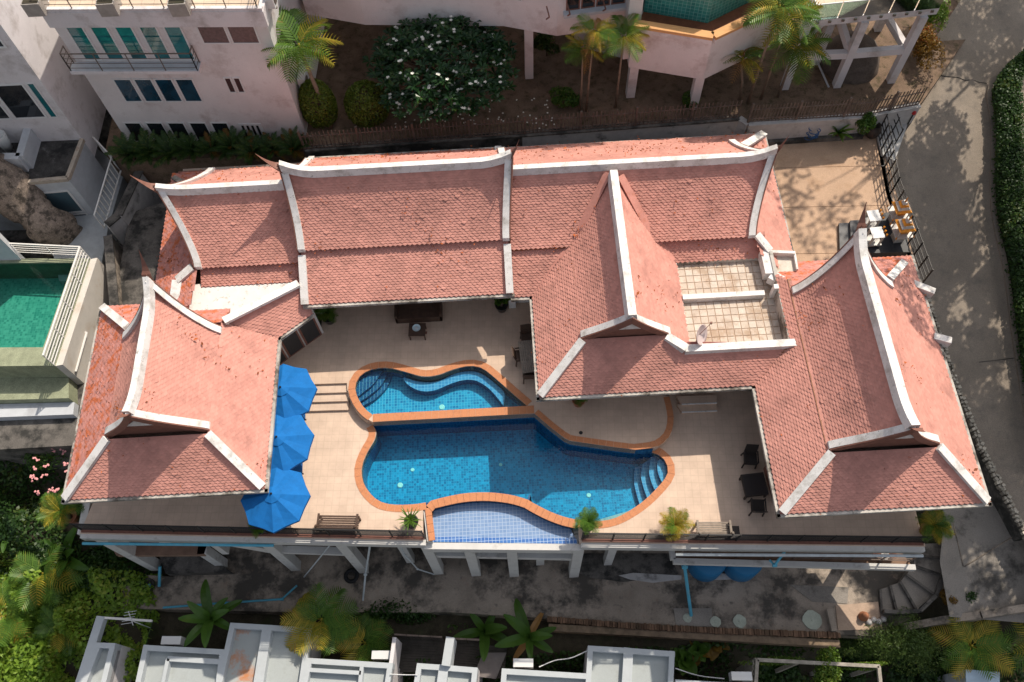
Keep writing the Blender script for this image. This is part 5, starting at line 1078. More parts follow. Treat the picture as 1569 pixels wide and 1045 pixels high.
mb = MB(); a, b = P(606, 978, ZR-.3), P(600, 1022, ZR-.3); mb.beam((a[0], a[1], ZR-.9), (b[0], b[1], ZR-.9), .16, 1.8); obj('side_wall', mb, M['whitewall'], T[3])
mb = MB(); q = [P2(740, 1000, -6.6), P2(776, 1000, -6.6), P2(760, 1040, -6.6), P2(725, 1036, -6.6)]; mb.prism(q, -6.7, -6.6); obj('awning', mb, mat('grey_felt_awning', (.17, .15, .145), .85, var=.15), T[3])
for px, py, l in ((270, 984, 'white air conditioner beside the glass-sided courtyard'), (588, 1006, 'white air conditioner beside the left balcony deck'), (802, 1018, 'white air conditioner right of the balcony decks'), (1132, 1038, 'white air conditioner at the corner of the vine pergola')): ac_unit(l, P(px, py, -5.9), -.06, 'air conditioners on the bottom row')
M['vine'] = leaf_mat('yellow_green_vine', (.05, .11, .014), (.15, .25, .03), (.32, .33, .05))
# pergola with vines
t = thing('pergola', 'weathered timber pergola overgrown with vines at the bottom right', 'pergola', P(1250, 1030, -6)); M['oldwood'] = mat('grey_old_timber', (.30, .27, .23), .85, var=.3, scale=4, island=.2); zq = -5.4
q = [P(1160, 1011, zq), P(1346, 1021, zq), P(1352, 1080, zq), P(1156, 1080, zq)]
for a, b in ((0, 1), (1, 2), (0, 3)): mb = MB(); mb.beam(q[a], q[b], .14, .16); obj('beam', mb, M['oldwood'], t)
for k in range(4): p = np.array(q[0])+(np.array(q[1])-np.array(q[0]))*k/3; mb = MB(); mb.box(p[0]-.08, p[0]+.08, p[1]-.08, p[1]+.08, ZG, zq); obj('post', mb, M['oldwood'], t)
for k in range(9): mb = MB(); p = np.array(q[0])+(np.array(q[3])-np.array(q[0]))*(k+.5)/9; mb.box(p[0]-.14, p[0]-.1, p[1]-.1, p[1]+.1, ZG+.6, zq-.1); obj('plank', mb, M['oldwood'], t)
mb = MB(); q = [P2(1478, 1026, -6), P2(1530, 1030, -6), P2(1530, 1080, -6), P2(1480, 1080, -6)]; mb.prism(q, -9, -6); t = thing('shed', 'small shed with a pale blue flat roof at the bottom right', 'shed', P(1505, 1040, -9)); obj('wall', mb, M['greywall'], t); mb = MB(); mb.prism(q, -5.998, -5.9); obj('roof', mb, mat('pale_blue_sheet', (.36, .46, .56), .5, var=.1), t)
# ================================================================== things on and around the terrace
M['black_metal'] = mat('black_painted_metal', (.022, .020, .020), .5)
M['darkwood'] = mat('dark_stained_wood', (.075, .045, .032), .6, var=.25, scale=6)
M['greywood'] = mat('weathered_grey_wood', (.24, .20, .165), .8, var=.25, scale=6)
M['rattan'] = mat('black_rattan', (.028, .022, .020), .6, var=.3, scale=20)
M['canvas'] = mat('bright_blue_canvas', (.005, .13, .40), .85, var=.10, scale=3.5, fine=.05)
M['canvas_d'] = mat('blue_cushion', (.012, .09, .27), .85, var=.08)
M['terracotta'] = mat('terracotta_pot', (.33, .14, .075), .75, var=.15)
M['blackpot'] = mat('dark_glazed_pot', (.03, .028, .028), .3)
M['pvc'] = mat('blue_pvc_pipe', (.09, .36, .50), .5, var=.1, dark=(.2, .22, .22), dark_amt=.4, dscale=2)
M['pvc_grey'] = mat('pale_grey_pipe', (.50, .54, .56), .5, var=.15)

# ---- deck railing
def deck_rail(label, pxa, pxb, n):
    a, b = np.array(P2(*pxa)), np.array(P2(*pxb)); a = a+(0, .10); b = b+(0, .10)
    t = thing('metal_railing', label, 'railing', (*a, 0)); L_ = np.linalg.norm(b-a)
    for i in range(n+1):
        q = a+(b-a)*i/n; mb = MB(); mb.cbox((q[0], q[1], .47), (.05, .05, .94), .06); obj('post', mb, M['black_metal'], t)
    for k in range(6):
        mb = MB(); mb.beam((*a, .14+.15*k), (*b, .14+.15*k), .028 if k < 5 else .05, .028 if k < 5 else .04); obj('rail', mb, M['black_metal'], t)
    mb = MB(); mb.beam((a[0], a[1]-.02, .03), (b[0], b[1]-.02, .03), .16, .06); obj('base_rail', mb, M['fascia'], t); return t
deck_rail('black metal railing along the deck edge, from the west corner to the overflow ledge', (125, 816), (650, 827), 11)
deck_rail('black metal railing along the deck edge, from the overflow ledge to the east corner', (892, 830), (1415, 836), 11)
# ---- umbrellas
def umbrella(loc, label, rz):
    t = thing('parasol', label, 'parasol', loc, rz, 'blue parasols beside the pavilion'); R_, zc, ze = 1.32, 2.5, 1.98
    for k in range(8):
        a0, a1 = 2*math.pi*k/8, 2*math.pi*(k+1)/8; am = (a0+a1)/2; mb = MB(); pts = []
        for i in range(5):
            r = .05+(R_-.05)*i/4; z = zc-(zc-ze)*((i/4)**1.15)-.0; sag = .035*math.sin(math.pi*i/4)
            rm = r*math.cos(math.pi/8)*(1-.025*(i/4)); pts += [(r*math.cos(a0), r*math.sin(a0), z), (rm*math.cos(am), rm*math.sin(am), z-sag-.02*i/4), (r*math.cos(a1), r*math.sin(a1), z)]
        fs = [[i*3+j, (i+1)*3+j, (i+1)*3+j+1, i*3+j+1] for i in range(4) for j in range(2)]; mb.add(pts, fs); 
        va = [(x, y, z-.13) for x, y, z in pts[-3:]]; mb.add(pts[-3:]+va, [[0, 3, 4, 1], [1, 4, 5, 2]])
        obj('canopy_panel', mb, M['canvas'], t, local=True)
        mb = MB(); mb.tube([(0, 0, zc-.06), (R_*.97*math.cos(a0), R_*.97*math.sin(a0), ze-.03)], .012, 4); obj('rib', mb, M['darkwood'], t, local=True)
    mb = MB(); mb.tube([(0, 0, 0), (0, 0, zc+.06)], .028, 8); obj('pole', mb, M['darkwood'], t, local=True)
    mb = MB(); mb.lathe([(0, .16), (.03, .12), (.045, .06), (.03, 0)], (0, 0, zc), 10); obj('finial', mb, M['black_metal'], t, local=True)
    mb = MB(); n = 8; pts = [(.34*math.cos(2*math.pi*k/8), .34*math.sin(2*math.pi*k/8), zc-.08) for k in range(8)]+[(0, 0, zc+.07)]; mb.add(pts, [[k, (k+1) % 8, 8] for k in range(8)]); obj('top_vent', mb, M['canvas'], t, local=True)
    mb = MB(); mb.lathe([(0, .09), (.12, .09), (.26, .05), (.28, 0)], (0, 0, 0), 16); obj('base', mb, M['blackpot'], t, local=True); return t
for (px, py), l, rz in (((430, 594), 'blue parasol nearest the deck steps, beside the pavilion eave', .1), ((424, 670), 'blue parasol in the middle of the three by the pavilion', .18), ((416, 757), 'blue parasol nearest the railing, its left part in shade', .02)): umbrella(P2(px, py, 2.5), l, rz)
def lounger(px, py, label, rz):
    t = thing('sun_lounger', label, 'sun lounger', P(px, py), rz, 'blue loungers under the parasols'); wood = M['darkwood']
    for s in (-1, 1):
        mb = MB(); mb.cbox((0, s*.3, .28), (1.9, .05, .08)); obj('side_rail', mb, wood, t, local=True)
        for x in (-.8, .75): mb = MB(); mb.cbox((x, s*.3, .13), (.06, .06, .26)); obj('leg', mb, wood, t, local=True)
    mb = MB(); mb.cbox((.25, 0, .38), (1.35, .62, .11)); obj('cushion', mb, M['canvas_d'], t, local=True)
    mb = MB(); mb.beam((-.4, 0, .40), (-.95, 0, .72), .62, .11); obj('backrest', mb, M['canvas_d'], t, local=True)
lounger(437, 641, 'sun lounger with blue cushion between the upper two parasols', .08); lounger(432, 722, 'sun lounger with blue cushion between the lower two parasols', .05)
# ---- benches
def bench(loc, rz, label, m, w=1.62, back=True):
    t = thing('garden_bench', label, 'bench', loc, rz)
    for x in (-w/2+.05, w/2-.05):
        for y in (-.22, .25): mb = MB(); mb.cbox((x, y, .22 if y < 0 else .45), (.07, .07, .44 if y < 0 else .9)); obj('leg', mb, m, t, local=True)
        mb = MB(); mb.cbox((x, 0, .64), (.08, .58, .05)); obj('armrest', mb, m, t, local=True); mb = MB(); mb.cbox((x, -.22, .54), (.06, .06, .2)); obj('arm_support', mb, m, t, local=True)
    for k in range(6): mb = MB(); mb.cbox((0, -.24+.09*k, .44), (w, .066, .03)); obj('seat_slat', mb, m, t, local=True)
    for k in range(4): mb = MB(); mb.cbox((0, .27+.02*k, .54+.1*k), (w, .03, .075)); obj('back_slat', mb, m, t, local=True)
    for x in (-w/2+.05, w/2-.05): mb = MB(); mb.lathe([(0, .08), (.04, .04), (.035, 0)], (x, .3, .92), 8); obj('knob', mb, m, t, local=True)
    return t
b1 = P2(522, 805); bench(b1, math.pi-.07, 'dark slatted bench facing the pool beside the railing, with its back to the railing', M['darkwood'])
b2 = P2(1090, 815); bench(b2, math.pi-.05, 'weathered grey slatted bench against the railing', M['greywood'], 1.35)
def side_table(loc, rz, label, m, s=(.42, .42, .45)):
    t = thing('side_table', label, 'table', loc, rz); mb = MB(); mb.cbox((0, 0, s[2]), (s[0], s[1], .05)); obj('table_top', mb, m, t, local=True)
    for x in (-1, 1):
        for y in (-1, 1): mb = MB(); mb.cbox((x*(s[0]/2-.04), y*(s[1]/2-.04), s[2]/2), (.05, .05, s[2])); obj('leg', mb, m, t, local=True)
    return t
side_table(P2(1121, 819), -.05, 'small dark square table right of the grey bench', M['rattan'])
# sofa and low table under the north eave
t = thing('bench', 'long dark wooden settee against the glass doors under the north eave', 'sofa', P(643, 486, Zu)); mb = MB()
mb.cbox((0, .1, .22), (2.0, .75, .40)); obj('seat', mb, M['darkwood'], t, local=True); mb = MB(); mb.cbox((0, .48, .55), (2.0, .12, .7)); obj('backrest', mb, M['darkwood'], t, local=True)
for x in (-.97, .97): mb = MB(); mb.cbox((x, .1, .38), (.1, .75, .56)); obj('armrest', mb, M['darkwood'], t, local=True)
t = side_table(P(641, 512, Zu), -.05, 'low dark coffee table with a pale round dish in front of the settee', M['darkwood'], (.72, .62, .42)); mb = MB(); mb.cbox((0, 0, .12), (.78, .12, .05)); obj('stretcher', mb, M['fascia'], t, local=True)
d = thing('dish', 'pale round dish on the low dark coffee table', 'dish', (t.location[0]-.02, t.location[1]+.05, Zu+.447)); mb = MB(); mb.lathe([(0, .02), (.12, .02), (.17, .06), (.18, .06), (.14, 0), (0, 0)], (0, 0, 0), 18); obj('bowl', mb, mat('pale_blue_dish', (.55, .68, .72), .3), d, local=True)
mb = MB(); mb.lathe([(0, .03), (.05, .03), (.05, .0)], (0, 0, .02), 10); obj('candle', mb, M['frame'], d, local=True)
# chairs
def chair(loc, rz, label, m, group=None):
    t = thing('armchair', label, 'chair', loc, rz, group)
    mb = MB(); mb.cbox((0, 0, .42), (.52, .52, .07)); obj('seat', mb, m, t, local=True)
    mb = MB(); mb.hexa([(-.25, .22, .45), (.25, .22, .45), (.25, .27, .45), (-.25, .27, .45)], [(-.24, .36, .98), (.24, .36, .98), (.24, .40, .98), (-.24, .40, .98)]); obj('backrest', mb, m, t, local=True)
    for x in (-.24, .24):
        for y in (-.22, .24): mb = MB(); mb.beam((x, y, .42), (x*1.1, y*1.15, 0), .045, .045); obj('leg', mb, m, t, local=True)
        mb = MB(); mb.cbox((x*1.08, .0, .64), (.05, .5, .04)); mb.cbox((x*1.08, -.22, .53), (.04, .04, .2)); obj('armrest', mb, m, t, local=True)
    return t
chair(P2(1146, 708), -.12, 'black rattan armchair above the square table, under the east eave shade', M['rattan']); chair(P2(1157, 780), math.pi-.1, 'black rattan armchair below the square table, nearer the railing', M['rattan'])
t = thing('rattan_table', 'square black rattan table between the two armchairs', 'table', P2(1152, 748), .06); mb = MB(); mb.cbox((0, 0, .48), (.86, .86, .05)); obj('table_top', mb, mat('dark_glass_top', (.035, .03, .03), .25), t, local=True)
for s in (-1, 1): mb = MB(); mb.cbox((s*.42, 0, .44), (.06, .9, .14)); mb.cbox((0, s*.42, .44), (.78, .06, .14)); obj('apron', mb, M['rattan'], t, local=True)
for x in (-.4, .4):
    for y in (-.4, .4): mb = MB(); mb.cbox((x, y, .2), (.07, .07, .4)); obj('leg', mb, M['rattan'], t, local=True)
t = thing('wooden_screen', 'dark red wooden bench end leaning under the west eave of the east pavilion', 'bench', P(1179, 745)); mb = MB(); mb.cbox((0, 0, .45), (.12, 1.7, .06), .1); obj('top_board', mb, M['fascia'], t, local=True); mb = MB(); mb.cbox((.1, 0, .22), (.3, 1.5, .42), .1); obj('seat', mb, M['fascia'], t, local=True)
# dining set under the centre eave
t = thing('dining_table', 'grey slatted dining table partly under the centre eave', 'table', P(810, 546, Zu+.7)); rz = .07
for k in range(9): mb = MB(); mb.cbox((-.32+.082*k, 0, .0), (.072, 1.5, .03), 0); obj('slat', mb, M['greywood'], t, local=True)
for x in (-.3, .3):
    for y in (-.65, .65): mb = MB(); mb.cbox((x, y, -.35), (.06, .06, .7)); obj('leg', mb, M['greywood'], t, local=True)
t.rotation_euler.z = rz
chair(P2(799, 545, Zu+.4)+(Zu,), math.pi/2+.1, 'dark high-backed chair on the pool side of the slatted dining table', M['darkwood']); chair(P2(811, 572, Zu+.4)+(Zu,), math.pi, 'dark chair at the lower end of the slatted dining table', M['darkwood']); chair(P2(808, 519, Zu+.4)+(Zu,), .1, 'dark chair at the upper end of the slatted dining table', M['darkwood'])
t = thing('floor_drain', 'small dark floor drain on the raised deck beside the pool', 'drain', P(890, 663, Zu)); mb = MB(); mb.lathe([(0, .006), (.07, .006), (.08, 0)], (0, 0, 0), 12); obj('cover', mb, M['blackpot'], t, local=True)
# ---- garden picket fences
def picket_fence(label, pts, z0, h, step, lean=0):
    t = thing('picket_fence', label, 'fence', (*pts[0], z0), 0, 'rusty garden fences'); mb = MB(); mb.box(-.022, .022, -.012, .012, 0, h); pm = mesh_of('picket', mb, M['rust']); mb = MB(); mb.box(-.05, .05, -.05, .05, -.1, h+.1); qm = mesh_of('post', mb, M['rust']); L0 = Vector((*pts[0], z0)); k = 0
    for x, y in resample(pts, step):
        o = bpy.data.objects.new('post' if k % 14 == 0 else 'picket', qm if k % 14 == 0 else pm); COL.objects.link(o); o.parent = t; o.location = Vector((x, y, z0))-L0; o.rotation_euler = (rng(-.02, .02), rng(-.022, .022)+lean, 0); k += 1
    for dz in (.12, .3, h-.28):
        for a, b in zip(pts[:-1], pts[1:]): mb = MB(); mb.beam((*a, z0+dz), (*b, z0+dz), .03, .05); obj('rail', mb, M['rust'], t)
picket_fence('long rusty picket fence on the wall behind the villa, dark garden behind it', [gw[0], gw[1], P2(1128, 183, 2)], 2.05, 1.2, .185)
picket_fence('shorter rusty picket fence behind the courtyard, under the stilt terrace', [P2(1145, 190, 2), gw[4], P2(1405, 163, 2)], 2.05, 1.2, .16)
# ---- sliding gate between courtyard and road
t = thing('gate', 'black metal sliding gate and fence between the courtyard and the road', 'gate', P(1350, 225, .8)); gp = [P(1344, 205, .8), P(1362, 300, .8), P(1410, 438, .8)]
for a, b in zip(gp[:-1], gp[1:]):
    n = 7; a = np.array(a); b = np.array(b)
    for k in range(n+1): q = a+(b-a)*k/n; mb = MB(); mb.box(q[0]-.025, q[0]+.025, q[1]-.025, q[1]+.025, .8, 2.15); obj('bar', mb, M['black_metal'], t)
    for dz in (.15, .42, .69, .96, 1.3): mb = MB(); mb.beam((a[0], a[1], .8+dz), (b[0], b[1], .8+dz), .03, .04); obj('rail', mb, M['black_metal'], t)
mb = MB()
for a, b in zip(gp[:-1], gp[1:]): mb.beam((a[0], a[1], .3), (b[0], b[1], .3), .2, 1.0)
obj('plinth', mb, M['wall_grey'], t)
t = thing('gate', 'low black metal gate leaf between the white wall and the clay jar', 'gate', P(1340, 165, .9)); a, b = P(1342, 172, .9), P(1358, 222, .9)
for dz in (.2, .6, 1.0): mb = MB(); mb.beam((a[0]+.4, a[1], .9+dz), (b[0]+.4, b[1], .9+dz), .03, .04); obj('rail', mb, M['black_metal'], t)
for k in range(4): q = np.array(a)+(np.array(b)-np.array(a))*k/3; mb = MB(); mb.box(q[0]+.38, q[0]+.42, q[1]-.02, q[1]+.02, .9, 2.0); obj('bar', mb, M['black_metal'], t)
mb = MB(); mb.prism([P2(1340, 188, 1), P2(1392, 188, 1), P2(1372, 245, 1), P2(1352, 235, 1)], -1, .93); struct('driveway_apron', mb, mat('pale_apron', (.50, .49, .48), .85, var=.08))
t = thing('road_marker', 'red-tipped marker post at the corner of the white wall by the road', 'post', P(1391, 190, 1)); mb = MB(); mb.tube([(0, 0, 0), (0, 0, .7)], .03, 8); obj('post', mb, M['black_metal'], t, local=True); mb = MB(); mb.lathe([(0, .2), (.08, .16), (.1, .05), (.06, 0)], (0, 0, .68), 12); obj('cap', mb, mat('red_plastic', (.5, .03, .03), .5), t, local=True)
# ---- clay jar, hose
t = thing('clay_jar', 'large dark clay water jar in the courtyard corner', 'jar', P(1334, 207, .8)); mb = MB(); mb.lathe([(.02, .0), (.24, .0), (.36, .25), (.38, .42), (.30, .62), (.22, .68), (.25, .72), (.22, .72), (.19, .66), (.16, .5), (0, .48)], (0, 0, 0), 24); obj('jar', mb, mat('dark_clay', (.055, .042, .036), .5, var=.2), t, True, local=True)
t = thing('hose', 'coil of blue garden hose on the ledge behind the courtyard', 'hose', P(1243, 211, 1.03)); mb = MB(); c = P(1243, 211, 1.03); mb.tube([(c[0]+math.cos(a*.9)*(.25+.06*math.sin(a*2.3)), c[1]+math.sin(a*.9)*(.2+.05*math.cos(a*1.7)), 1.0+.02*a+.05*math.sin(a*1.3)) for a in np.linspace(0, 32, 150)], .02, 5); obj('coil', mb, mat('blue_hose', (.02, .09, .24), .4), t)
mb = MB(); mb.prism([P2(1172, 209, 1.05), P2(1322, 199, 1.05), P2(1324, 208, 1.05), P2(1174, 218, 1.05)], .3, 1.02); tag(obj('planter_bed', mb, M['wall_dirty']), 'long dark planter ledge at the back of the courtyard', 'planter')
# ---- spirit houses on the black tiled podium
M['granite'] = mat('polished_black_granite', (.035, .037, .042), .5, spec=.25, var=.3, scale=3)
M['granite_g'] = mat('polished_grey_granite', (.11, .11, .115), .55, spec=.3, var=.15, scale=6)
t = thing('podium', 'polished black granite podium with steps carrying the spirit houses', 'podium', P(1345, 365, .8)); q = [P2(1322, 330, 1.5), P2(1388, 322, 1.5), P2(1392, 386, 1.5), P2(1325, 388, 1.5)]
mb = MB(); mb.prism(q, .8, 1.5); obj('platform', mb, M['granite'], t)
for i, (dx_, z) in enumerate(((.45, 1.15), (.9, .98))): mb = MB(); mb.prism([(q[0][0]-dx_, q[0][1]), (q[0][0]-dx_+.46, q[0][1]), (q[3][0]-dx_+.46, q[3][1]), (q[3][0]-dx_, q[3][1])], .8, z); obj('step', mb, M['granite_g'], t)
M['gold'] = mat('orange_gold_shrine', (.60, .24, .03), .4, var=.3, scale=8); M['shrine'] = mat('white_marble_shrine', (.46, .44, .41), .4, var=.12, scale=6)
def shrine(loc, label, s=1.0):
    t = thing('spirit_house', label, 'shrine', loc, .06); B = lambda nm, c, sz, m: obj(nm, MB().cbox([q*s for q in c], [q*s for q in sz]), M[m], t, local=True)
    B('pedestal', (0, 0, .35), (.5, .5, .7), 'shrine'); B('base_plate', (0, 0, .73), (.95, .95, .06), 'shrine'); B('shrine_body', (.08, 0, 1.0), (.42, .42, .48), 'gold')
    for x in (-.36, .36):
        for y in (-.36, .36): B('column', (x, y, 1.0), (.05, .05, .5), 'shrine')
    for i in range(4):
        w = .86-.19*i; z = 1.25+.13*i; mb = MB(); mb.hexa([(x*s, y*s, z*s) for x, y in ((-w/2, -w/2), (w/2, -w/2), (w/2, w/2), (-w/2, w/2))], [(x*s, y*s, (z+.14)*s) for x, y in ((-w/4, -w/2.6), (w/4, -w/2.6), (w/4, w/2.6), (-w/4, w/2.6))]); obj('roof_tier', mb, M['gold' if i % 2 == 0 else 'shrine'], t, local=True)
    mb = MB(); mb.lathe([(.07*s, 0), (.05*s, .1*s), (.015*s, .38*s), (0, .45*s)], (0, 0, 1.74*s), 8); obj('spire', mb, M['gold'], t, local=True)
    for x in (-.47, .47):
        for y in (-.47, .47): mb = MB(); mb.lathe([(.05*s, 0), (.04*s, .05*s), (0, .2*s)], (x*s, y*s, .76*s), 6); obj('finial', mb, M['gold'], t, local=True)
shrine(P2(1374, 330, 1.9)+(1.5,), 'orange and white spirit house at the upper corner of the black podium', .8); shrine(P2(1379, 358, 1.9)+(1.5,), 'orange and white spirit house nearer the pavilion roof', .82)
def altar(loc, label):
    t = thing('altar_table', label, 'table', loc, .05); mb = MB(); mb.cbox((0, 0, .72), (.52, .56, .05)); obj('table_top', mb, M['frame'], t, local=True)
    for x in (-.22, .22):
        for y in (-.22, .22): mb = MB(); mb.cbox((x, y, .35), (.07, .07, .7)); obj('leg', mb, M['shrine'], t, local=True)
    mb = MB(); mb.cbox((0, 0, .15), (.6, .6, .05)); obj('shelf', mb, M['shrine'], t, local=True)
    for i in range(3): mb = MB(); mb.lathe([(0, 0), (.04, 0), (.05, .1), (.03, .12), (0, .1)], (.33+.0*i, -.2+.2*i, .75-.02), 8); obj('cup', mb, M['gold'], t, local=True)
altar(P2(1339, 331, 2.2)+(1.5,), 'white altar table in front of the upper spirit house'); altar(P2(1344, 357, 2.2)+(1.5,), 'white altar table in front of the lower spirit house')
# ---- under-terrace clutter
def pipe(label, pts, r, m='pvc', group=None):
    t = thing('pipe', label, 'pipe', pts[0], 0, group); mb = MB(); mb.tube(pts, r, 8); obj('pipe', mb, M[m], t)
    mb = MB()
    for p in pts[1:-1]: mb.tube([tuple(np.array(p)-(r*1.6, 0, 0)), tuple(np.array(p)+(r*1.6, 0, 0))], r*1.4, 8)
    if len(pts) > 2: obj('elbow', mb, M[m], t)
Yp = lambda x, y, z=.06: P(x, y, ZY+z)
pipe('blue drain pipe standing out of the yard below the deck, ending near two round lids', [P(1049, 862, -3.2), Yp(1049, 868, 2.6), Yp(1059, 943, .1)], .075)
pipe('short blue pipe by the septic lid at the lower left of the yard', [Yp(245, 868, .8), Yp(244, 898)], .07)
pipe('blue pipe lying across the yard floor at the lower left', [Yp(250, 931), Yp(340, 924), Yp(432, 918), Yp(455, 897)], .05)
pipe('thin grey-blue pipe sloping from the terrace frame to the yard floor', [P(567, 835, -1.2), Yp(560, 880, 1.0), Yp(556, 920)], .045, 'pvc_grey')
pipe('thin pale pipe between two left columns', [P(508, 832, -1.0), Yp(466, 884)], .03, 'pvc_grey')
pipe('blue drain elbow hanging from the right end of the deck edge', [P(1209, 836, -.35), P(1187, 866, -1.1), P(1179, 858, -1.1)], .055)
e = [P(128, 825, -.32), P(420, 828, -.32)]; pipe('pale blue pipe along the left half of the deck edge', [(x, y-.2, z) for x, y, z in e], .06, 'pvc')
e = [P(1034, 841, -.34), P(1412, 843, -.34)]; pipe('pale grey pipe along the right half of the deck edge', [(x, y-.22, z) for x, y, z in e], .06, 'pvc_grey')
pipe('white hose drooping from the deck by the overflow ledge', [P(612, 834, -.8), P(620, 850, -2.5), P(640, 872, -5), Yp(665, 880)], .03, 'pvc_grey')
t = thing('tyre', 'old black tyre lying by a column under the deck', 'tyre', Yp(539, 883)); mb = MB(); ring = [(.26+.09*math.cos(a), .09*math.sin(a)+.09) for a in np.linspace(0, 2*math.pi, 11)]; mb.lathe(ring, (0, 0, 0), 22); obj('tyre', mb, mat('black_rubber', (.02, .02, .022), .8), t, True, local=True)
for px, l in ((1090, 'blue round water tank under the lower balcony, the left one'), (1146, 'blue round water tank under the lower balcony, the right one')):
    t = thing('water_tank', l, 'water tank', (*P2(px, 866, ZY+1.6), ZY), 0, 'blue water tanks'); t.location.y += .35; mb = MB(); mb.lathe([(.75, 0), (.8, .2), (.8, 1.4), (.72, 1.55), (.3, 1.66), (0, 1.66)], (0, 0, 0), 24); obj('tank', mb, mat('blue_tank_plastic', (.015, .14, .30), .45), t, True, local=True); mb = MB(); mb.lathe([(.22, 0), (.22, .08), (0, .1)], (0, 0, 1.65), 16); obj('lid', mb, M['blackpot'], t, local=True)
M['lid'] = mat('pale_green_concrete_lid', (.40, .43, .36), .85, var=.15, fine=.12)
for px, py, r, l in ((1096, 953, .24, 'round pale lid in the yard next to the blue pipe'), (1133, 952, .29, 'larger round pale lid in the yard, right of the first'), (1244, 950, .42, 'broad irregular pale patch lid in the yard near the kerb'), (1053, 947, .2, 'round drain cover at the foot of the blue pipe')):
    t = thing('manhole_lid', l, 'lid', Yp(px, py, 0)); mb = MB(); n = 14; vs = [(r*(1+.06*math.sin(k*2.1))*math.cos(2*math.pi*k/n), r*(1+.05*math.cos(k*1.7))*math.sin(2*math.pi*k/n)) for k in range(n)]; mb.prism(vs, -.02, .05); obj('lid', mb, M['lid'], t, local=True); mb = MB(); mb.lathe([(0, .07), (.05, .07), (.06, .05)], (0, 0, 0), 10); obj('handle', mb, M['lid'], t, local=True)
t = thing('septic_cover', 'round dark tank cover at the lower left of the yard', 'lid', Yp(226, 898, 0)); mb = MB(); mb.lathe([(0, .12), (.34, .12), (.36, 0)], (0, 0, 0), 20); obj('cover', mb, M['concrete_dark'], t, local=True); mb = MB(); mb.cbox((0, .0, .15), (.4, .12, .06)); obj('bar', mb, M['pvc'], t, local=True)
t = thing('garden_statue', 'small clay figure and stones in the sunny corner of the yard', 'ornament', Yp(1322, 945, .04)); mb = MB(); mb.lathe([(.2, 0), (.22, .12), (.14, .22), (.16, .35), (.08, .46), (0, .5)], (0, 0, 0), 12); obj('figure', mb, M['terracotta'], t, True, local=True)
for i in range(4): mb = MB(); mb.lathe([(.12, 0), (.14, .08), (.06, .15), (0, .16)], (.2+.22*i, -.25+.1*(i % 2), 0), 8); obj('stone', mb, M['wall_grey'], t, True, local=True)
for i, (px, py, m) in enumerate(((1340, 845, 'terracotta'), (1352, 848, 'plaster'), (1364, 846, 'terracotta'))):
    t = thing('bucket', ['brown bucket on the lower balcony end', 'white bucket on the lower balcony end', 'brown pot at the corner of the lower balcony'][i], 'bucket', P(px, py+6, ZB+.0)); mb = MB(); mb.lathe([(0, .0), (.12, 0), (.17, .34), (.15, .34), (.11, .05), (0, .05)], (0, 0, 0), 14); obj('bucket', mb, M[m], t, True, local=True)
t = thing('balcony_railing', 'dark railing of the lower balcony under the right part of the deck', 'railing', P(1040, 852, ZB)); a, b = P(1042, 856, ZB), P(1392, 866, ZB)
for dz in (.3, .6, .95): mb = MB(); mb.beam((a[0], a[1]+.12, ZB+dz), (b[0], b[1]+.12, ZB+dz), .035, .04); obj('rail', mb, M['rust'], t)
for k in range(9): q = np.array(a)+(np.array(b)-np.array(a))*k/8; mb = MB(); mb.box(q[0]-.025, q[0]+.025, q[1]+.1, q[1]+.15, ZB, ZB+.97); obj('post', mb, M['rust'], t)
def cable(label, pts): t = thing('cable', label, 'cable', pts[0]); mb = MB(); mb.tube(sm(pts, 5), .022, 5); obj('cable', mb, M['frame'], t)
cable('white cable looping between the low strip roof and the square bay', [P(826, 1022, -5.4), P(850, 1012, -5.5), P(875, 1008, -5.3), P(900, 997, -5.1)]); cable('white cable sagging right of the square roof bay', [P(1035, 1024, -5.2), P(1070, 1035, -5.6), P(1110, 1040, -5.4)]); cable('short white cable between the small roofs over the balcony', [P(598, 1033, -4.9), P(620, 1034, -5.0), P(640, 1034, -4.9)])
t = thing('antenna', 'small rooftop television antenna at the lower left', 'antenna', P(212, 950, -5)); c = P(212, 955, -5); mb = MB(); mb.tube([(c[0], c[1], -7), (c[0], c[1], -4.2)], .02, 6); obj('mast', mb, M['frame'], t); mb = MB(); mb.tube([(c[0]-.2, c[1]+.4, -4.3), (c[0]+.1, c[1]-.2, -4.3)], .015, 4); obj('boom', mb, M['frame'], t)
for k in range(5): mb = MB(); y = c[1]+.35-.12*k; mb.tube([(c[0]-.35-.02*k, y, -4.3), (c[0]+.15-.02*k, y+.05, -4.3)], .01, 4); obj('element', mb, M['frame'], t)
# ================================================================== plants
M['palm'] = leaf_mat('palm_frond_green', (.04, .105, .015), (.115, .22, .03), (.20, .20, .035), trans=.3)
M['palm_y'] = leaf_mat('yellowing_palm_frond', (.13, .17, .02), (.42, .33, .04), (.40, .25, .04), trans=.3)
M['palm_dry'] = leaf_mat('dry_palm_frond', (.22, .12, .035), (.36, .19, .06), trans=.2)
M['leaf'] = leaf_mat('mid_green_leaf', (.03, .085, .012), (.085, .175, .025), (.12, .16, .03))
M['leaflight'] = leaf_mat('light_green_leaf', (.085, .18, .02), (.23, .35, .04), (.34, .36, .06))
M['plumeria'] = leaf_mat('plumeria_leaf', (.010, .038, .014), (.028, .075, .022), (.07, .13, .03), rough=.3, trans=.2)
M['clip'] = leaf_mat('clipped_bush_leaf', (.07, .12, .014), (.15, .21, .028), (.24, .25, .04))
M['banana'] = leaf_mat('banana_leaf', (.03, .085, .015), (.08, .17, .025), (.17, .24, .04), rough=.35, trans=.4)
M['pine'] = leaf_mat('feathery_green', (.04, .085, .018), (.10, .16, .035), (.18, .22, .05))
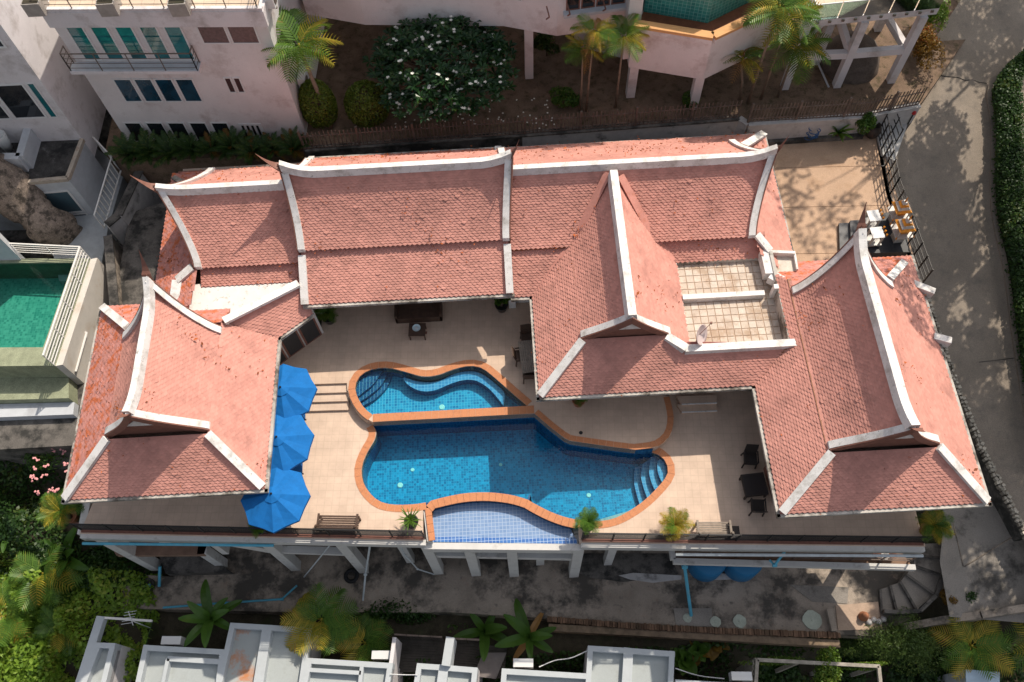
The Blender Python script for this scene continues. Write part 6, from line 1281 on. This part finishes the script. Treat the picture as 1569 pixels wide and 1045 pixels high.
M['redleaf'] = leaf_mat('autumn_leaf', (.10, .06, .012), (.22, .13, .02), (.30, .07, .02))
M['trunk'] = mat('grey_brown_trunk', (.22, .165, .12), .9, var=.2, scale=6, bump=.4)
M['trunk_d'] = mat('dark_trunk', (.09, .065, .045), .9, var=.2, scale=6, bump=.4)
M['blossom'] = mat('white_blossom', (.80, .78, .70), .6); M['pink'] = mat('pink_blossom', (.72, .32, .32), .6, var=.2, scale=4)
def leaves(name, pos, nrm, size, asp, m, parent, jit=.9, off=None, fold=.15):
    """one mesh of leaf-sized folded faces; pos, nrm (N,3)"""
    N_ = len(pos); nrm = nrm+RNG.normal(0, jit, (N_, 3)); nrm /= np.linalg.norm(nrm, axis=1, keepdims=True)+1e-9
    ref = RNG.normal(0, 1, (N_, 3)); t = np.cross(nrm, ref); t /= np.linalg.norm(t, axis=1, keepdims=True)+1e-9; s = np.cross(nrm, t)
    sz = (size*RNG.uniform(.65, 1.25, N_))[:, None]
    v = np.stack([pos-t*sz*.5, pos+s*sz*asp*.5+nrm*sz*fold-t*sz*.05, pos+t*sz*.5, pos-s*sz*asp*.5+nrm*sz*fold-t*sz*.05], 1).reshape(-1, 3)
    if off is not None: v = v-np.array(off)
    me = bpy.data.meshes.new(name); me.vertices.add(len(v)); me.vertices.foreach_set('co', v.astype(np.float32).ravel()); idx = np.arange(N_*4, dtype=np.int32)
    me.loops.add(N_*4); me.loops.foreach_set('vertex_index', idx); me.polygons.add(N_); me.polygons.foreach_set('loop_start', np.arange(0, N_*4, 4, dtype=np.int32))
    try: me.polygons.foreach_set('loop_total', np.full(N_, 4, dtype=np.int32))
    except Exception: pass
    me.materials.append(m); me.update(calc_edges=True); me.validate()
    o = bpy.data.objects.new(name, me); COL.objects.link(o); o.parent = parent; return o
def ball(n, c, r, shell=.45, up=-.6):
    d = RNG.normal(0, 1, (n*2, 3)); d /= np.linalg.norm(d, axis=1, keepdims=True); d = d[d[:, 2] > up][:n]
    k = RNG.uniform(shell, 1, len(d))**.5; return np.array(c)+d*np.array(r)*k[:, None], d
def lumpy(n, c, r, lobes=9, seed=0, spread=.72, lr=.5, up=-.5):
    """crown of several overlapping leaf clumps"""
    g = np.random.default_rng(seed); ps, ns = [], []
    for i in range(lobes):
        d = g.normal(0, 1, 3); d /= np.linalg.norm(d); d[2] = abs(d[2])*.9-.15; cc = np.array(c)+d*np.array(r)*spread*g.uniform(.5, 1); rr = np.array(r)*lr*g.uniform(.7, 1.25)
        p, q = ball(n//lobes, cc, rr, .3, up); ps.append(p); ns.append(q)
    return np.concatenate(ps), np.concatenate(ns)
def bush(label, c, r, n, size, m, cat='bush', name='bush', lobes=1, group=None, stem=True, asp=.5, jit=.7, shell=.75, trunk_r=.05):
    t = thing(name, label, cat, c, 0, group); off = wloc(t); cc = (c[0], c[1], c[2]+r[2]*.85)
    p, q = ball(n, cc, r, shell) if lobes == 1 else lumpy(n, cc, r, lobes, int(abs(c[0]*77+c[1]*13)))
    leaves('foliage', p, q, size, asp, M[m], t, jit, off)
    if lobes == 1: # dark core so a clipped bush is not see-through
        mb = MB(); secs = [[(cc[0]+r[0]*.74*math.cos(ph)*math.cos(a), cc[1]+r[1]*.74*math.cos(ph)*math.sin(a), cc[2]+r[2]*.74*math.sin(ph)) for a in np.linspace(0, 2*math.pi, 13)[:-1]] for ph in np.linspace(-1.2, 1.5, 8)]; mb.sweep(secs); obj('inner_twigs', mb, M['trunk_d'], t)
    mb = MB(); mb.tube([c, (c[0], c[1], cc[2])], [trunk_r, trunk_r*.6], 6); obj('stem', mb, M['trunk_d'], t); return t
def frond(L_, n, ll, droop, m, rise=.35, vee=.3, wide=.075, name='frond'):
    mb = MB(); pth = []
    for i in range(9): t = i/8; pth.append((L_*t*(1-.12*t*droop), 0, L_*(rise*t-droop*.62*t*t)))
    mb.tube(pth, [.025*(1-.8*i/8) for i in range(9)], 3)
    for k in range(n):
        t = .14+.86*k/(n-1); i = min(int(t*8), 7); f = t*8-i; p = np.array(pth[i])*(1-f)+np.array(pth[i+1])*f; l = ll*(math.sin(math.pi*min(1, t*.92+.1))**.6)*rng(.85, 1.1)
        for s in (-1, 1):
            d = np.array((.55+.3*t, s, vee-.5*t)); d /= np.linalg.norm(d); e = p+d*l+np.array((0, 0, -.28*l)); mdl = p+d*l*.5; w = np.array((wide, 0, 0))
            mb.add([p-w*.4, mdl-w*.5, e, mdl+w*.5, p+w*.4], [[0, 1, 2, 3, 4]] if s > 0 else [[4, 3, 2, 1, 0]])
    return mesh_of(name, mb, m)
FR = {}
for key, args in {'a': (1.75, 15, .76, .75, M['palm']), 'b': (1.7, 15, .74, 1.0, M['palm']), 'c': (1.6, 14, .68, 1.25, M['palm_y']), 'd': (1.5, 14, .5, 1.7, M['palm_dry']), 'y': (1.9, 17, .7, .8, M['palm_y']), 's': (.75, 16, .28, .8, M['palm'], .35, .3, .03), 'sy': (.8, 16, .28, .9, M['palm_y'], .35, .3, .03)}.items(): FR[key] = frond(*args)
def palm(label, base, h, kinds, nf, sc=1.0, lean=(0, 0), tr=.09, group=None, name='palm_tree', spear=True):
    t = thing(name, label, 'palm', base, 0, group); top = (lean[0], lean[1], h); mb = MB(); mb.tube([(0, 0, -.2), (lean[0]*.3, lean[1]*.3, h*.5), top], [tr*1.3, tr*.9, tr*.7], 8); obj('trunk', mb, M['trunk'], t, True, local=True)
    if h > 1.5: mb = MB(); mb.tube([top, (top[0], top[1], h+.5*sc)], [tr*.9, tr*.5], 8); obj('crown_shaft', mb, M['palm_y'], t, True, local=True)
    for i in range(nf):
        o = bpy.data.objects.new('frond', FR[kinds[i % len(kinds)]]); COL.objects.link(o); o.parent = t; o.location = (top[0], top[1], h+(.35*sc if h > 1.5 else 0)); lift = -.75+1.0*(i/nf); s = sc*rng(.85, 1.12)
        o.rotation_euler = (rng(-.3, .3), lift+rng(-.12, .12), i*2.399+rng(-.2, .2)); o.scale = (s, s, s)
    return t
def blade(L_, w, droop, m, rise=.9, name='leaf', seg=6, notch=False):
    mb = MB(); vs = []
    for i in range(seg+1): t = i/seg; ww = w*(math.sin(math.pi*min(.98, .12+.86*t))**.7) if not notch else w*(math.sin(math.pi*(.04+.95*t))**.5); x = L_*t; z = L_*(rise*t-droop*t*t); vs += [(x, -ww/2, z+ww*.18), (x, 0, z), (x, ww/2, z+ww*.18)]
    mb.add(vs, [[i*3+j, (i+1)*3+j, (i+1)*3+j+1, i*3+j+1] for i in range(seg) for j in range(2)]); return mesh_of(name, mb, m)
BL = {'spiky': blade(.75, .05, .6, M['palm'], .9), 'agave': blade(.75, .13, .35, M['palm'], .6), 'banana': blade(1.9, .52, .55, M['banana'], .55, seg=9, notch=True), 'banana_d': blade(1.6, .45, 1.1, M['palm_dry'], .4, seg=8, notch=True), 'cycad': frond(1.0, 20, .2, .7, M['leafdark'], .6, .3, .035), 'cycad_r': frond(.95, 18, .18, 1.0, M['redleaf'], .5, .3, .035), 'broad': blade(.55, .34, .5, M['leaf'], .7, seg=5, notch=True), 'broad_y': blade(.6, .36, .6, M['redleaf'], .6, seg=5, notch=True)}
def rosette(label, base, kinds, n, sc, name, cat, h=0, group=None, pot=None, flat=.0, stem_m='trunk_d'):
    t = thing(name, label, cat, base, 0, group); z0 = 0
    if pot: mb = MB(); mb.lathe([(0, .0), (.19, 0), (.27, .38), (.29, .4), (.25, .4), (.22, .34), (0, .33)], (0, 0, 0), 16); obj('pot', mb, M[pot], t, True, local=True); z0 = .34
    if h: mb = MB(); mb.tube([(0, 0, z0-.05), (.03, .02, z0+h)], [.07*sc+.02, .05*sc+.02], 7); obj('stem', mb, M[stem_m], t, True, local=True)
    for i in range(n):
        k = kinds[i % len(kinds)]; me = BL.get(k) or FR[k]; o = bpy.data.objects.new('leaf', me); COL.objects.link(o); o.parent = t; o.location = (0, 0, z0+h); s = sc*rng(.8, 1.15); o.scale = (s, s, s); o.rotation_euler = (rng(-.25, .25), flat-.35+.85*(1-i/n)*-1+.3+rng(-.15, .15), i*2.399+rng(-.2, .2))
    return t
# ---- palms in the upper garden
palm('tall palm with a curved trunk beside the pale three-storey house', P(507, 197, 1.9), 4.6, ['a', 'b', 'a', 'c', 'b'], 17, 1.15, (-.25, .1), .11)
palm('slender palm with orange dry fronds, leftmost of three under the pink house', P(889, 170, 2), 3.6, ['a', 'c', 'd', 'b'], 13, .68, (-.05, 0), .05)
palm('slender palm with yellow-green fronds, middle of three under the pink house', P(898, 170, 2), 4.6, ['c', 'a', 'c', 'd'], 12, .68, (.1, 0), .05)
palm('slender dark green palm, rightmost of three under the pink house', P(943, 165, 2), 4.0, ['a', 'b', 'c'], 14, .78, (0, 0), .055)
palm('short palm with yellow lower fronds in front of the pink pool wing', P(1134, 152, 2), 2.2, ['b', 'c', 'c', 'd'], 12, .78, (-.4, .1), .07)
palm('tallest palm of the clump between the pink house and the stilt terrace', P(1146, 158, 2), 5.2, ['a', 'c', 'b'], 18, .95, (.1, .1), .07); palm('leaning palm of the clump between the pink house and the stilt terrace', P(1166, 152, 2), 4.4, ['c', 'b', 'a'], 17, .9, (.1, .1), .06); palm('lowest palm of the clump, hanging over the fence by the stilts', P(1192, 148, 2), 2.6, ['b', 'a', 'c'], 16, .95, (.1, .1), .06)
# ---- plumeria with white flowers
pt = thing('plumeria_tree', 'big round plumeria tree dotted with white flowers in the upper garden', 'tree', P(690, 150, 2)); c = np.array(P(674, 96, 4.7)); off = wloc(pt); mb = MB(); tips = []
b0 = np.array(P(690, 150, 1.9)); fork = np.array((c[0]+.2, c[1]+.3, 3.6)); mb.tube([tuple(b0), tuple(fork)], [.2, .15], 8)
g = np.random.default_rng(5)
R3 = np.array((3.4, 3.0, 1.9))
for i in range(430):
    d = g.normal(0, 1, 3); d /= np.linalg.norm(d); d[2] = abs(d[2])*1.1-.35; tip = c+d*R3*g.uniform(.6, 1.02); tips.append(tip)
    if i % 4 == 0: mid = (fork+tip)/2+np.array((0, 0, -.15)); mb.tube([tuple(fork), tuple(mid), tuple(tip)], [.07, .045, .025], 5)
obj('trunk', mb, M['trunk'], pt); pos, nr = [], []
vs = []; fs = []
for tip in tips:
    for k in range(11):
        a = k*2.399+g.uniform(0, .4); el_ = g.uniform(.05, .75); d = np.array((math.cos(a)*math.cos(el_), math.sin(a)*math.cos(el_), math.sin(el_))); L_ = g.uniform(.30, .46); s = np.array((-math.sin(a), math.cos(a), 0))*L_*.17; e = tip+d*L_+np.array((0, 0, -.06)); m_ = tip+d*L_*.6+np.array((0, 0, .03)); n0 = len(vs); vs += [tip, m_-s, e, m_+s]; fs.append([n0, n0+1, n0+2, n0+3])
mb = MB(); mb.add(vs, fs); obj('foliage', mb, M['plumeria'], pt); mb = MB()
for tip in tips[::3]:
    q = tip+np.array((0, 0, .1))
    for k in range(int(g.integers(1, 4))):
        o_ = q+g.normal(0, .06, 3)
        for j in range(5): a = j*1.257; s = np.array((math.cos(a), math.sin(a), .25))*.085; w = np.array((-math.sin(a), math.cos(a), 0))*.035; mb.add([o_, o_+s*.6-w, o_+s, o_+s*.6+w], [[0, 1, 2, 3]])
obj('blossom', mb, M['blossom'], pt, stuff=True)
mb = MB()
for i in range(90): q = P(rng(600, 860), rng(150, 200), 2.01); mb.cbox((q[0], q[1], 2.02), (.07, .06, .02), rng(0, 3))
o = obj('fallen_petals', mb, M['blossom']); o['kind'] = 'stuff'
# ---- clipped bushes
bush('tall clipped green bush left, behind the curved palm trunk', P(497, 190, 1.9), (.85, .8, 1.5), 5200, .13, 'clip'); bush('rounded clipped green bush right of the curved palm', P(568, 183, 1.9), (1.05, 1.0, 1.2), 5200, .13, 'clip')
bush('small round bush at the foot of the three slender palms', P(866, 160, 2), (.72, .6, .55), 1600, .14, 'leaf', lobes=6); bush('potted round bush on a white stand in front of the pink house column', P(1057, 160, 2), (.42, .42, .40), 1000, .1, 'leaf'); bush('shrub in the shade under the pink house', P(838, 85, 2), (.8, .6, .7), 900, .18, 'leafdark', lobes=6)
bush('dark low shrub between the pale house and the tall bush', P(465, 175, 1.9), (.5, 1.4, .8), 1400, .15, 'leafdark', lobes=6)
bush('reddish shrub at the edge of the road beside the stilts', P(1408, 95, 1.9), (.7, 1.8, .9), 2400, .15, 'redleaf', lobes=9); bush('yellow-green shrub at the top beside the road', P(1420, 45, 2), (.8, 1.0, 1.0), 1600, .15, 'vine', lobes=7)
# ---- cycad row in front of the pale house
for i in range(9):
    x = 205+i*31; rosette(['cycad at the left end of the row under the pale house', 'second cycad from the left in the row under the pale house', 'third cycad from the left in the row under the pale house', 'fourth cycad from the left in the row under the pale house', 'cycad in the middle of the row under the pale house', 'cycad just right of the middle of the row under the pale house', 'third cycad from the right in the row under the pale house', 'second cycad from the right in the row under the pale house', 'cycad at the right end of the row by the picket fence'][i], P(x, 243-.8*i+rng(-4, 4), 1.6), ['cycad', 'cycad', 'cycad_r', 'cycad'] if i > 3 else ['cycad'], 26, rng(1.0, 1.3), 'cycad', 'cycad', .25, 'cycads in the row under the pale house')
# ---- courtyard planter
rosette('spiky agave in the planter behind the courtyard', P(1283, 207, 1.05), ['agave'], 26, 1.0, 'agave', 'agave', .1); bush('bushy croton in the planter next to the clay jar', P(1318, 205, 1.05), (.5, .5, .75), 1900, .13, 'leaf', lobes=7)
# ---- potted plants on the deck
rosette('spiky potted plant left of the overflow ledge', P(632, 803), ['spiky'], 40, .85, 'potted_plant', 'potted plant', .1, None, 'blackpot'); rosette('potted palm at the right end of the overflow ledge', P(899, 808), ['s'], 20, .85, 'potted_palm', 'potted plant', .45, None, 'blackpot')
rosette('golden potted palm by the railing in the sun', P(1030, 812), ['sy', 's', 'sy'], 24, .95, 'potted_palm', 'potted plant', .35, None, 'terracotta'); rosette('potted palm under the left end of the north eave', P(506, 492, Zu), ['s'], 20, .85, 'potted_palm', 'potted plant', .4, None, 'blackpot')
rosette('leafy potted plant under the right end of the north eave', P(769, 474, Zu), ['broad'], 22, .75, 'potted_plant', 'potted plant', .4, None, 'blackpot'); rosette('potted plant peeking out below the centre eave', P(886, 618, Zu), ['broad', 's'], 16, .6, 'potted_plant', 'potted plant', .2, None, 'terracotta')
rosette('potted palm at the east end of the railing', P(1416, 814), ['s', 'sy'], 26, 1.0, 'potted_palm', 'potted plant', .5, None, 'terracotta'); rosette('yellowing palm at the southwest corner of the pavilion', P(114, 795, -1.2), ['s', 'sy', 's'], 26, 1.25, 'potted_palm', 'potted plant', .8, None, 'terracotta'); rosette('low plant under the lowest parasol by the railing', P(402, 812), ['broad', 's'], 18, .7, 'potted_plant', 'potted plant', .1, None, 'blackpot')
# ---- left hillside
def cover(name, rect, n, size, m, hf, asp=.6, jit=.5, bump=.6, seed=3, poly=None):
    g = np.random.default_rng(seed); x = g.uniform(rect[0], rect[1], n); y = g.uniform(rect[2], rect[3], n)
    bz = bump*(np.sin(x*1.9+1.3*np.sin(y*1.1))+np.sin(y*2.3+1.7*np.cos(x*1.4))+.6*np.sin(x*4.7+y*3.9))*.5
    z = np.array([hf(a, b) for a, b in zip(x, y)])+bump+bz-g.uniform(0, .35, n)
    nx = -np.cos(x*1.9)*bump*.9; ny = -np.cos(y*2.3)*bump*.9; o = leaves(name, np.stack([x, y, z], 1), np.stack([nx, ny, np.ones(n)], 1), size, asp, M[m], None, jit); o['kind'] = 'stuff'; return o
cover('creeper', (-30, -17.3, 8.6, 16.5), 30000, .19, 'leafdark', hground); cover('creeper', (-30, -16.8, 2.0, 9.2), 26000, .22, 'leaflight', hground, bump=.7, seed=4)
M['vine2'] = M['leaflight']
bush('mound of sunlit yellow-green vines on the left slope, upper one', P(40, 850, -6.4), (2.2, 1.5, 1.1), 6500, .16, 'vine', 'vines', 'vine_mound', lobes=14); bush('mound of sunlit light green vines on the left slope, middle one', P(60, 925, -7), (2.4, 1.5, 1.3), 6500, .18, 'leaflight', 'vines', 'vine_mound', lobes=14); bush('mound of bright green large-leaved vines in the lower left corner', P(50, 1012, -7.3), (2.6, 1.6, 1.3), 5200, .26, 'leaflight', 'vines', 'vine_mound', lobes=12)
bush('dark leafy shrub left of the glass-sided courtyard', P(120, 930, -7.3), (1.0, 1.3, 1.1), 2600, .2, 'leaf', lobes=8); bush('dark shrub beside the left yard wall', P(175, 880, -7.2), (1.0, 1.3, 1.3), 3000, .2, 'leafdark', lobes=9)
def banana(label, base, h, n, sc, kinds=('banana', 'banana', 'banana', 'banana_d')): return rosette(label, base, list(kinds), n, sc, 'banana_plant', 'banana plant', h, None, None, .05, 'palm_y')
banana('banana plant on the left slope reaching over the sunlit vines', P(95, 880, -7), 1.6, 9, .8); banana('banana plant with upright leaves at the left of the slope', P(50, 830, -6.2), 1.6, 7, .8, ('banana',)); banana('banana plant behind the rust-stained roof bay', P(352, 962, -8.0), 2.4, 9, .85, ('banana',)); banana('banana plant in the strip behind the bright square roof bays', P(812, 985, -8.4), 1.9, 9, .8); banana('young banana plant in front of the slatted balcony', P(745, 975, -8.6), 1.4, 6, .8, ('banana',)); banana('dark banana plant left of the yard below the deck corner', P(135, 870, -7.2), 1.9, 8, .85, ('banana',))
palm('bright feathery palm among the sunlit vines on the left slope', (*P2(70, 880, -4.9), -7), 1.9, ['a', 'a', 'c'], 14, 1.0, (0, 0), .08); palm('bright palm nearest the left edge above the large-leaved vines', (*P2(18, 945, -5.6), -7.6), 2.0, ['a', 'c', 'a'], 13, .95, (0, 0), .08); palm('small bright palm between the vines and the white roof edge', (*P2(100, 960, -6), -7.8), 1.7, ['a', 'b', 'c'], 12, .8, (0, 0), .07)
# pink oleander beside the pavilion
t = bush('shrub with pink flowers beside the southwest corner of the pavilion', P(88, 690, -3.2), (1.0, 1.9, 1.2), 2600, .2, 'leaf', 'flowering shrub', 'flowering_shrub', lobes=12, asp=.28); mb = MB()
for i in range(26):
    q = P(rng(50, 108), rng(640, 755), -1.5)
    for k in range(5): mb.lathe([(0, .04), (.05, .03), (.035, -.015)], (q[0]+rng(-.1, .1), q[1]+rng(-.1, .1), q[2]+rng(-.1, .25)), 6)
obj('blossom', mb, M['pink'], t, stuff=True)
bush('yellow-flowered shrub by the pale patio table', P(88, 655, -3), (.5, .5, .6), 700, .16, 'vine', lobes=5); bush('small shrub at the edge of the grey patio', P(72, 610, -3), (.45, .8, .5), 800, .16, 'leafdark', lobes=5)
# ---- strip between yard and bottom row
cover('undergrowth', (-13, 21, 2.2, 4.9), 15000, .2, 'leafdark', lambda x, y: hground(x, y)-.1, bump=.35, seed=8)
palm('broad palm with bright yellow fronds over the rust-stained house', (*P2(492, 948, -5.0), -8.5), 3.0, ['a', 'b', 'y', 'a', 'y'], 15, .95, (.0, .0), .09); palm('smaller palm below the yellow-fronded one', (*P2(560, 985, -6.3), -9), 2.4, ['b', 'y', 'a'], 12, .85, (0, 0), .07)
bush('dark leafy bush at the edge of the yard, right of the yellow palm', P(610, 945, -8.2), (1.9, .75, 1.2), 4200, .17, 'leafdark', lobes=12); bush('low green shrub at the brick edge of the yard', P(700, 960, -8.4), (1.2, .6, .7), 1800, .18, 'leaf', lobes=8)
for i, (px, py) in enumerate(((1065, 1000), (1090, 985), (1045, 1015))): rosette(['big-leaved plant with rusty leaves behind the right roof bay', 'big-leaved plant with orange leaves below the brick edge', 'big green-leaved plant close to the right roof bay'][i], P(px, py, -8.4), [['broad', 'broad_y'], ['broad_y'], ['broad']][i], 16, 1.35, 'elephant_ear', 'leafy plant', .6)
bush('feathery light green tree at the end of the brick edge', P(1368, 990, -8), (1.9, 1.6, 1.6), 9000, .15, 'pine', 'tree', 'feathery_tree', lobes=16, asp=.2, trunk_r=.1); bush('smaller feathery shrub left of the feathery tree', P(1300, 995, -8.3), (1.0, .7, .8), 2600, .15, 'pine', lobes=8, asp=.2)
palm('golden palm right of the feathery tree', P(1450, 1005, -8.6), 2.2, ['a', 'y', 'b', 'y'], 14, .95, (0, .1), .08); palm('dark palm in the lower right corner', P(1545, 1005, -8.6), 2.4, ['b', 'c', 'a'], 14, .95, (0, 0), .08)
bush('climbing vine spilling over the middle of the pergola', P(1262, 1035, -6.6), (.75, 1.2, .8), 3600, .13, 'vine', 'vines', 'climbing_vine', lobes=12); bush('trailing vine along the left pergola beam', P(1185, 1014, -5.9), (1.3, .18, .25), 1100, .11, 'vine', 'vines', 'climbing_vine', lobes=9); bush('trailing vine along the right pergola beam', P(1315, 1022, -5.9), (1.1, .18, .28), 1300, .11, 'vine', 'vines', 'climbing_vine', lobes=9)
bush('shrub with yellow leaves by the curved steps', P(1446, 918, -6.0), (.45, .5, .6), 900, .13, 'redleaf', lobes=5); bush('dark green shrub between the curved steps and the lane', P(1466, 915, -6.0), (.8, .6, .6), 1700, .14, 'leafdark', lobes=7)
cover('undergrowth', (16.2, 27, -1.5, 4.6), 9000, .2, 'leafdark', lambda x, y: -8.8, bump=.6, seed=9); cover('undergrowth', (8.5, 16.2, .5, 4.3), 5000, .2, 'leafdark', lambda x, y: -9.4, bump=.4, seed=12)
# ---- hedge along the right of the road
hp = [PR(*q) for q in ((1572, 84), (1522, 135), (1522, 200), (1523, 318), (1542, 413), (1554, 505), (1564, 570), (1586, 690), (1646, 820))]
t = thing('hedge', 'dark clipped hedge along the outer kerb of the road', 'hedge', hp[0]); ps, nr_ = [], []
hs = sm(hp, 6)
for a, b in zip(hs[:-1], hs[1:]):
    a = np.array(a); b = np.array(b); n = int(np.linalg.norm(b-a)*900); f = RNG.uniform(0, 1, (n, 1)); base = a+(b-a)*f; w = RNG.uniform(-.15, 1.15, n); z = RNG.uniform(.1, 1, n)**.4*1.0; e = (np.abs(w-.5)/.65)**4*.25; base[:, 0] += w; base[:, 2] += z-e; ps.append(base); nr_.append(np.stack([(w-.5), np.zeros(n), .5+z], 1))
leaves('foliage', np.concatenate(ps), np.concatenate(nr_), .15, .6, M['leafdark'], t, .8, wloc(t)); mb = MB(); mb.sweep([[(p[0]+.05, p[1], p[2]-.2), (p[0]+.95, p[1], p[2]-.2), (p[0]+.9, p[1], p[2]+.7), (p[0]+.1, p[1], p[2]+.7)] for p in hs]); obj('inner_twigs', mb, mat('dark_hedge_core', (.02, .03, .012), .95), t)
mb = MB(); secs = [[(p[0]+1.2, p[1], p[2]-.4), (p[0]+1.5, p[1], p[2]-.4), (p[0]+1.5, p[1], p[2]+.3), (p[0]+1.2, p[1], p[2]+.3)] for p in hs]; mb.sweep(secs); t = thing('kerb_wall', 'low concrete kerb wall behind the roadside hedge', 'wall', hp[0]); obj('wall', mb, M['road'], t)
# ---- tall trees east of the road; the photograph shows their dappled shade
def shade_tree(label, base, c, r, n, lobes, seed, size=.34):
    t = thing('shade_tree', label, 'tree', base, 0, 'tall trees beyond the hedge'); p, q = lumpy(n, c, r, lobes, seed, .85, .33, -1); leaves('foliage', p, q, size, .5, M['leaf'], t, .9, wloc(t)); mb = MB(); mb.tube([base, ((base[0]+c[0])/2+.4, (base[1]+c[1])/2, (base[2]+c[2])/2), tuple(c)], [.12, .07, .03], 8)
    for i in range(7): mb.tube([((base[0]+c[0]*2)/3, (base[1]+c[1]*2)/3, (base[2]+c[2]*2)/3), (c[0]+rng(-1, 1)*r[0]*.7, c[1]+rng(-1, 1)*r[1]*.7, c[2]+rng(-.3, .5)*r[2])], [.045, .015], 5)
    obj('trunk', mb, M['trunk'], t)
shade_tree('leafy tree beyond the hedge shading the middle of the road', (26.5, 25, 0), (24.8, 28.6, 9.0), (3.6, 4.2, 2.2), 6500, 20, 21); shade_tree('leafy tree by the hedge, shading the road next to the spirit houses', (27, 23, 0), (25.2, 24.0, 8.6), (3.6, 3.4, 2.2), 5200, 18, 31); shade_tree('leafy tree beyond the hedge shading the road beside the east pavilion', (27, 18, -2), (25.2, 18.0, 8.0), (4.0, 4.2, 2.2), 8500, 22, 22); shade_tree('leafy tree beyond the hedge shading the lower end of the road', (26.5, 11, -3), (24.8, 11.0, 5.0), (4.0, 4.6, 2.2), 8500, 22, 23); shade_tree('tall thin-leaved tree by the bend, dappling the courtyard', (30, 35, 1), (22.3, 31.5, 17), (4.6, 4.5, 2.0), 520, 12, 24, .42); shade_tree('thin tree beyond the hedge, dappling the east pavilion roof', (28, 25, 0), (21.6, 22.8, 13.5), (2.2, 2.6, 1.5), 800, 9, 27, .32); shade_tree('leafy tree shading the top of the road', (31, 40, 2), (29, 38, 11), (5.0, 4.6, 2.4), 6000, 20, 25)
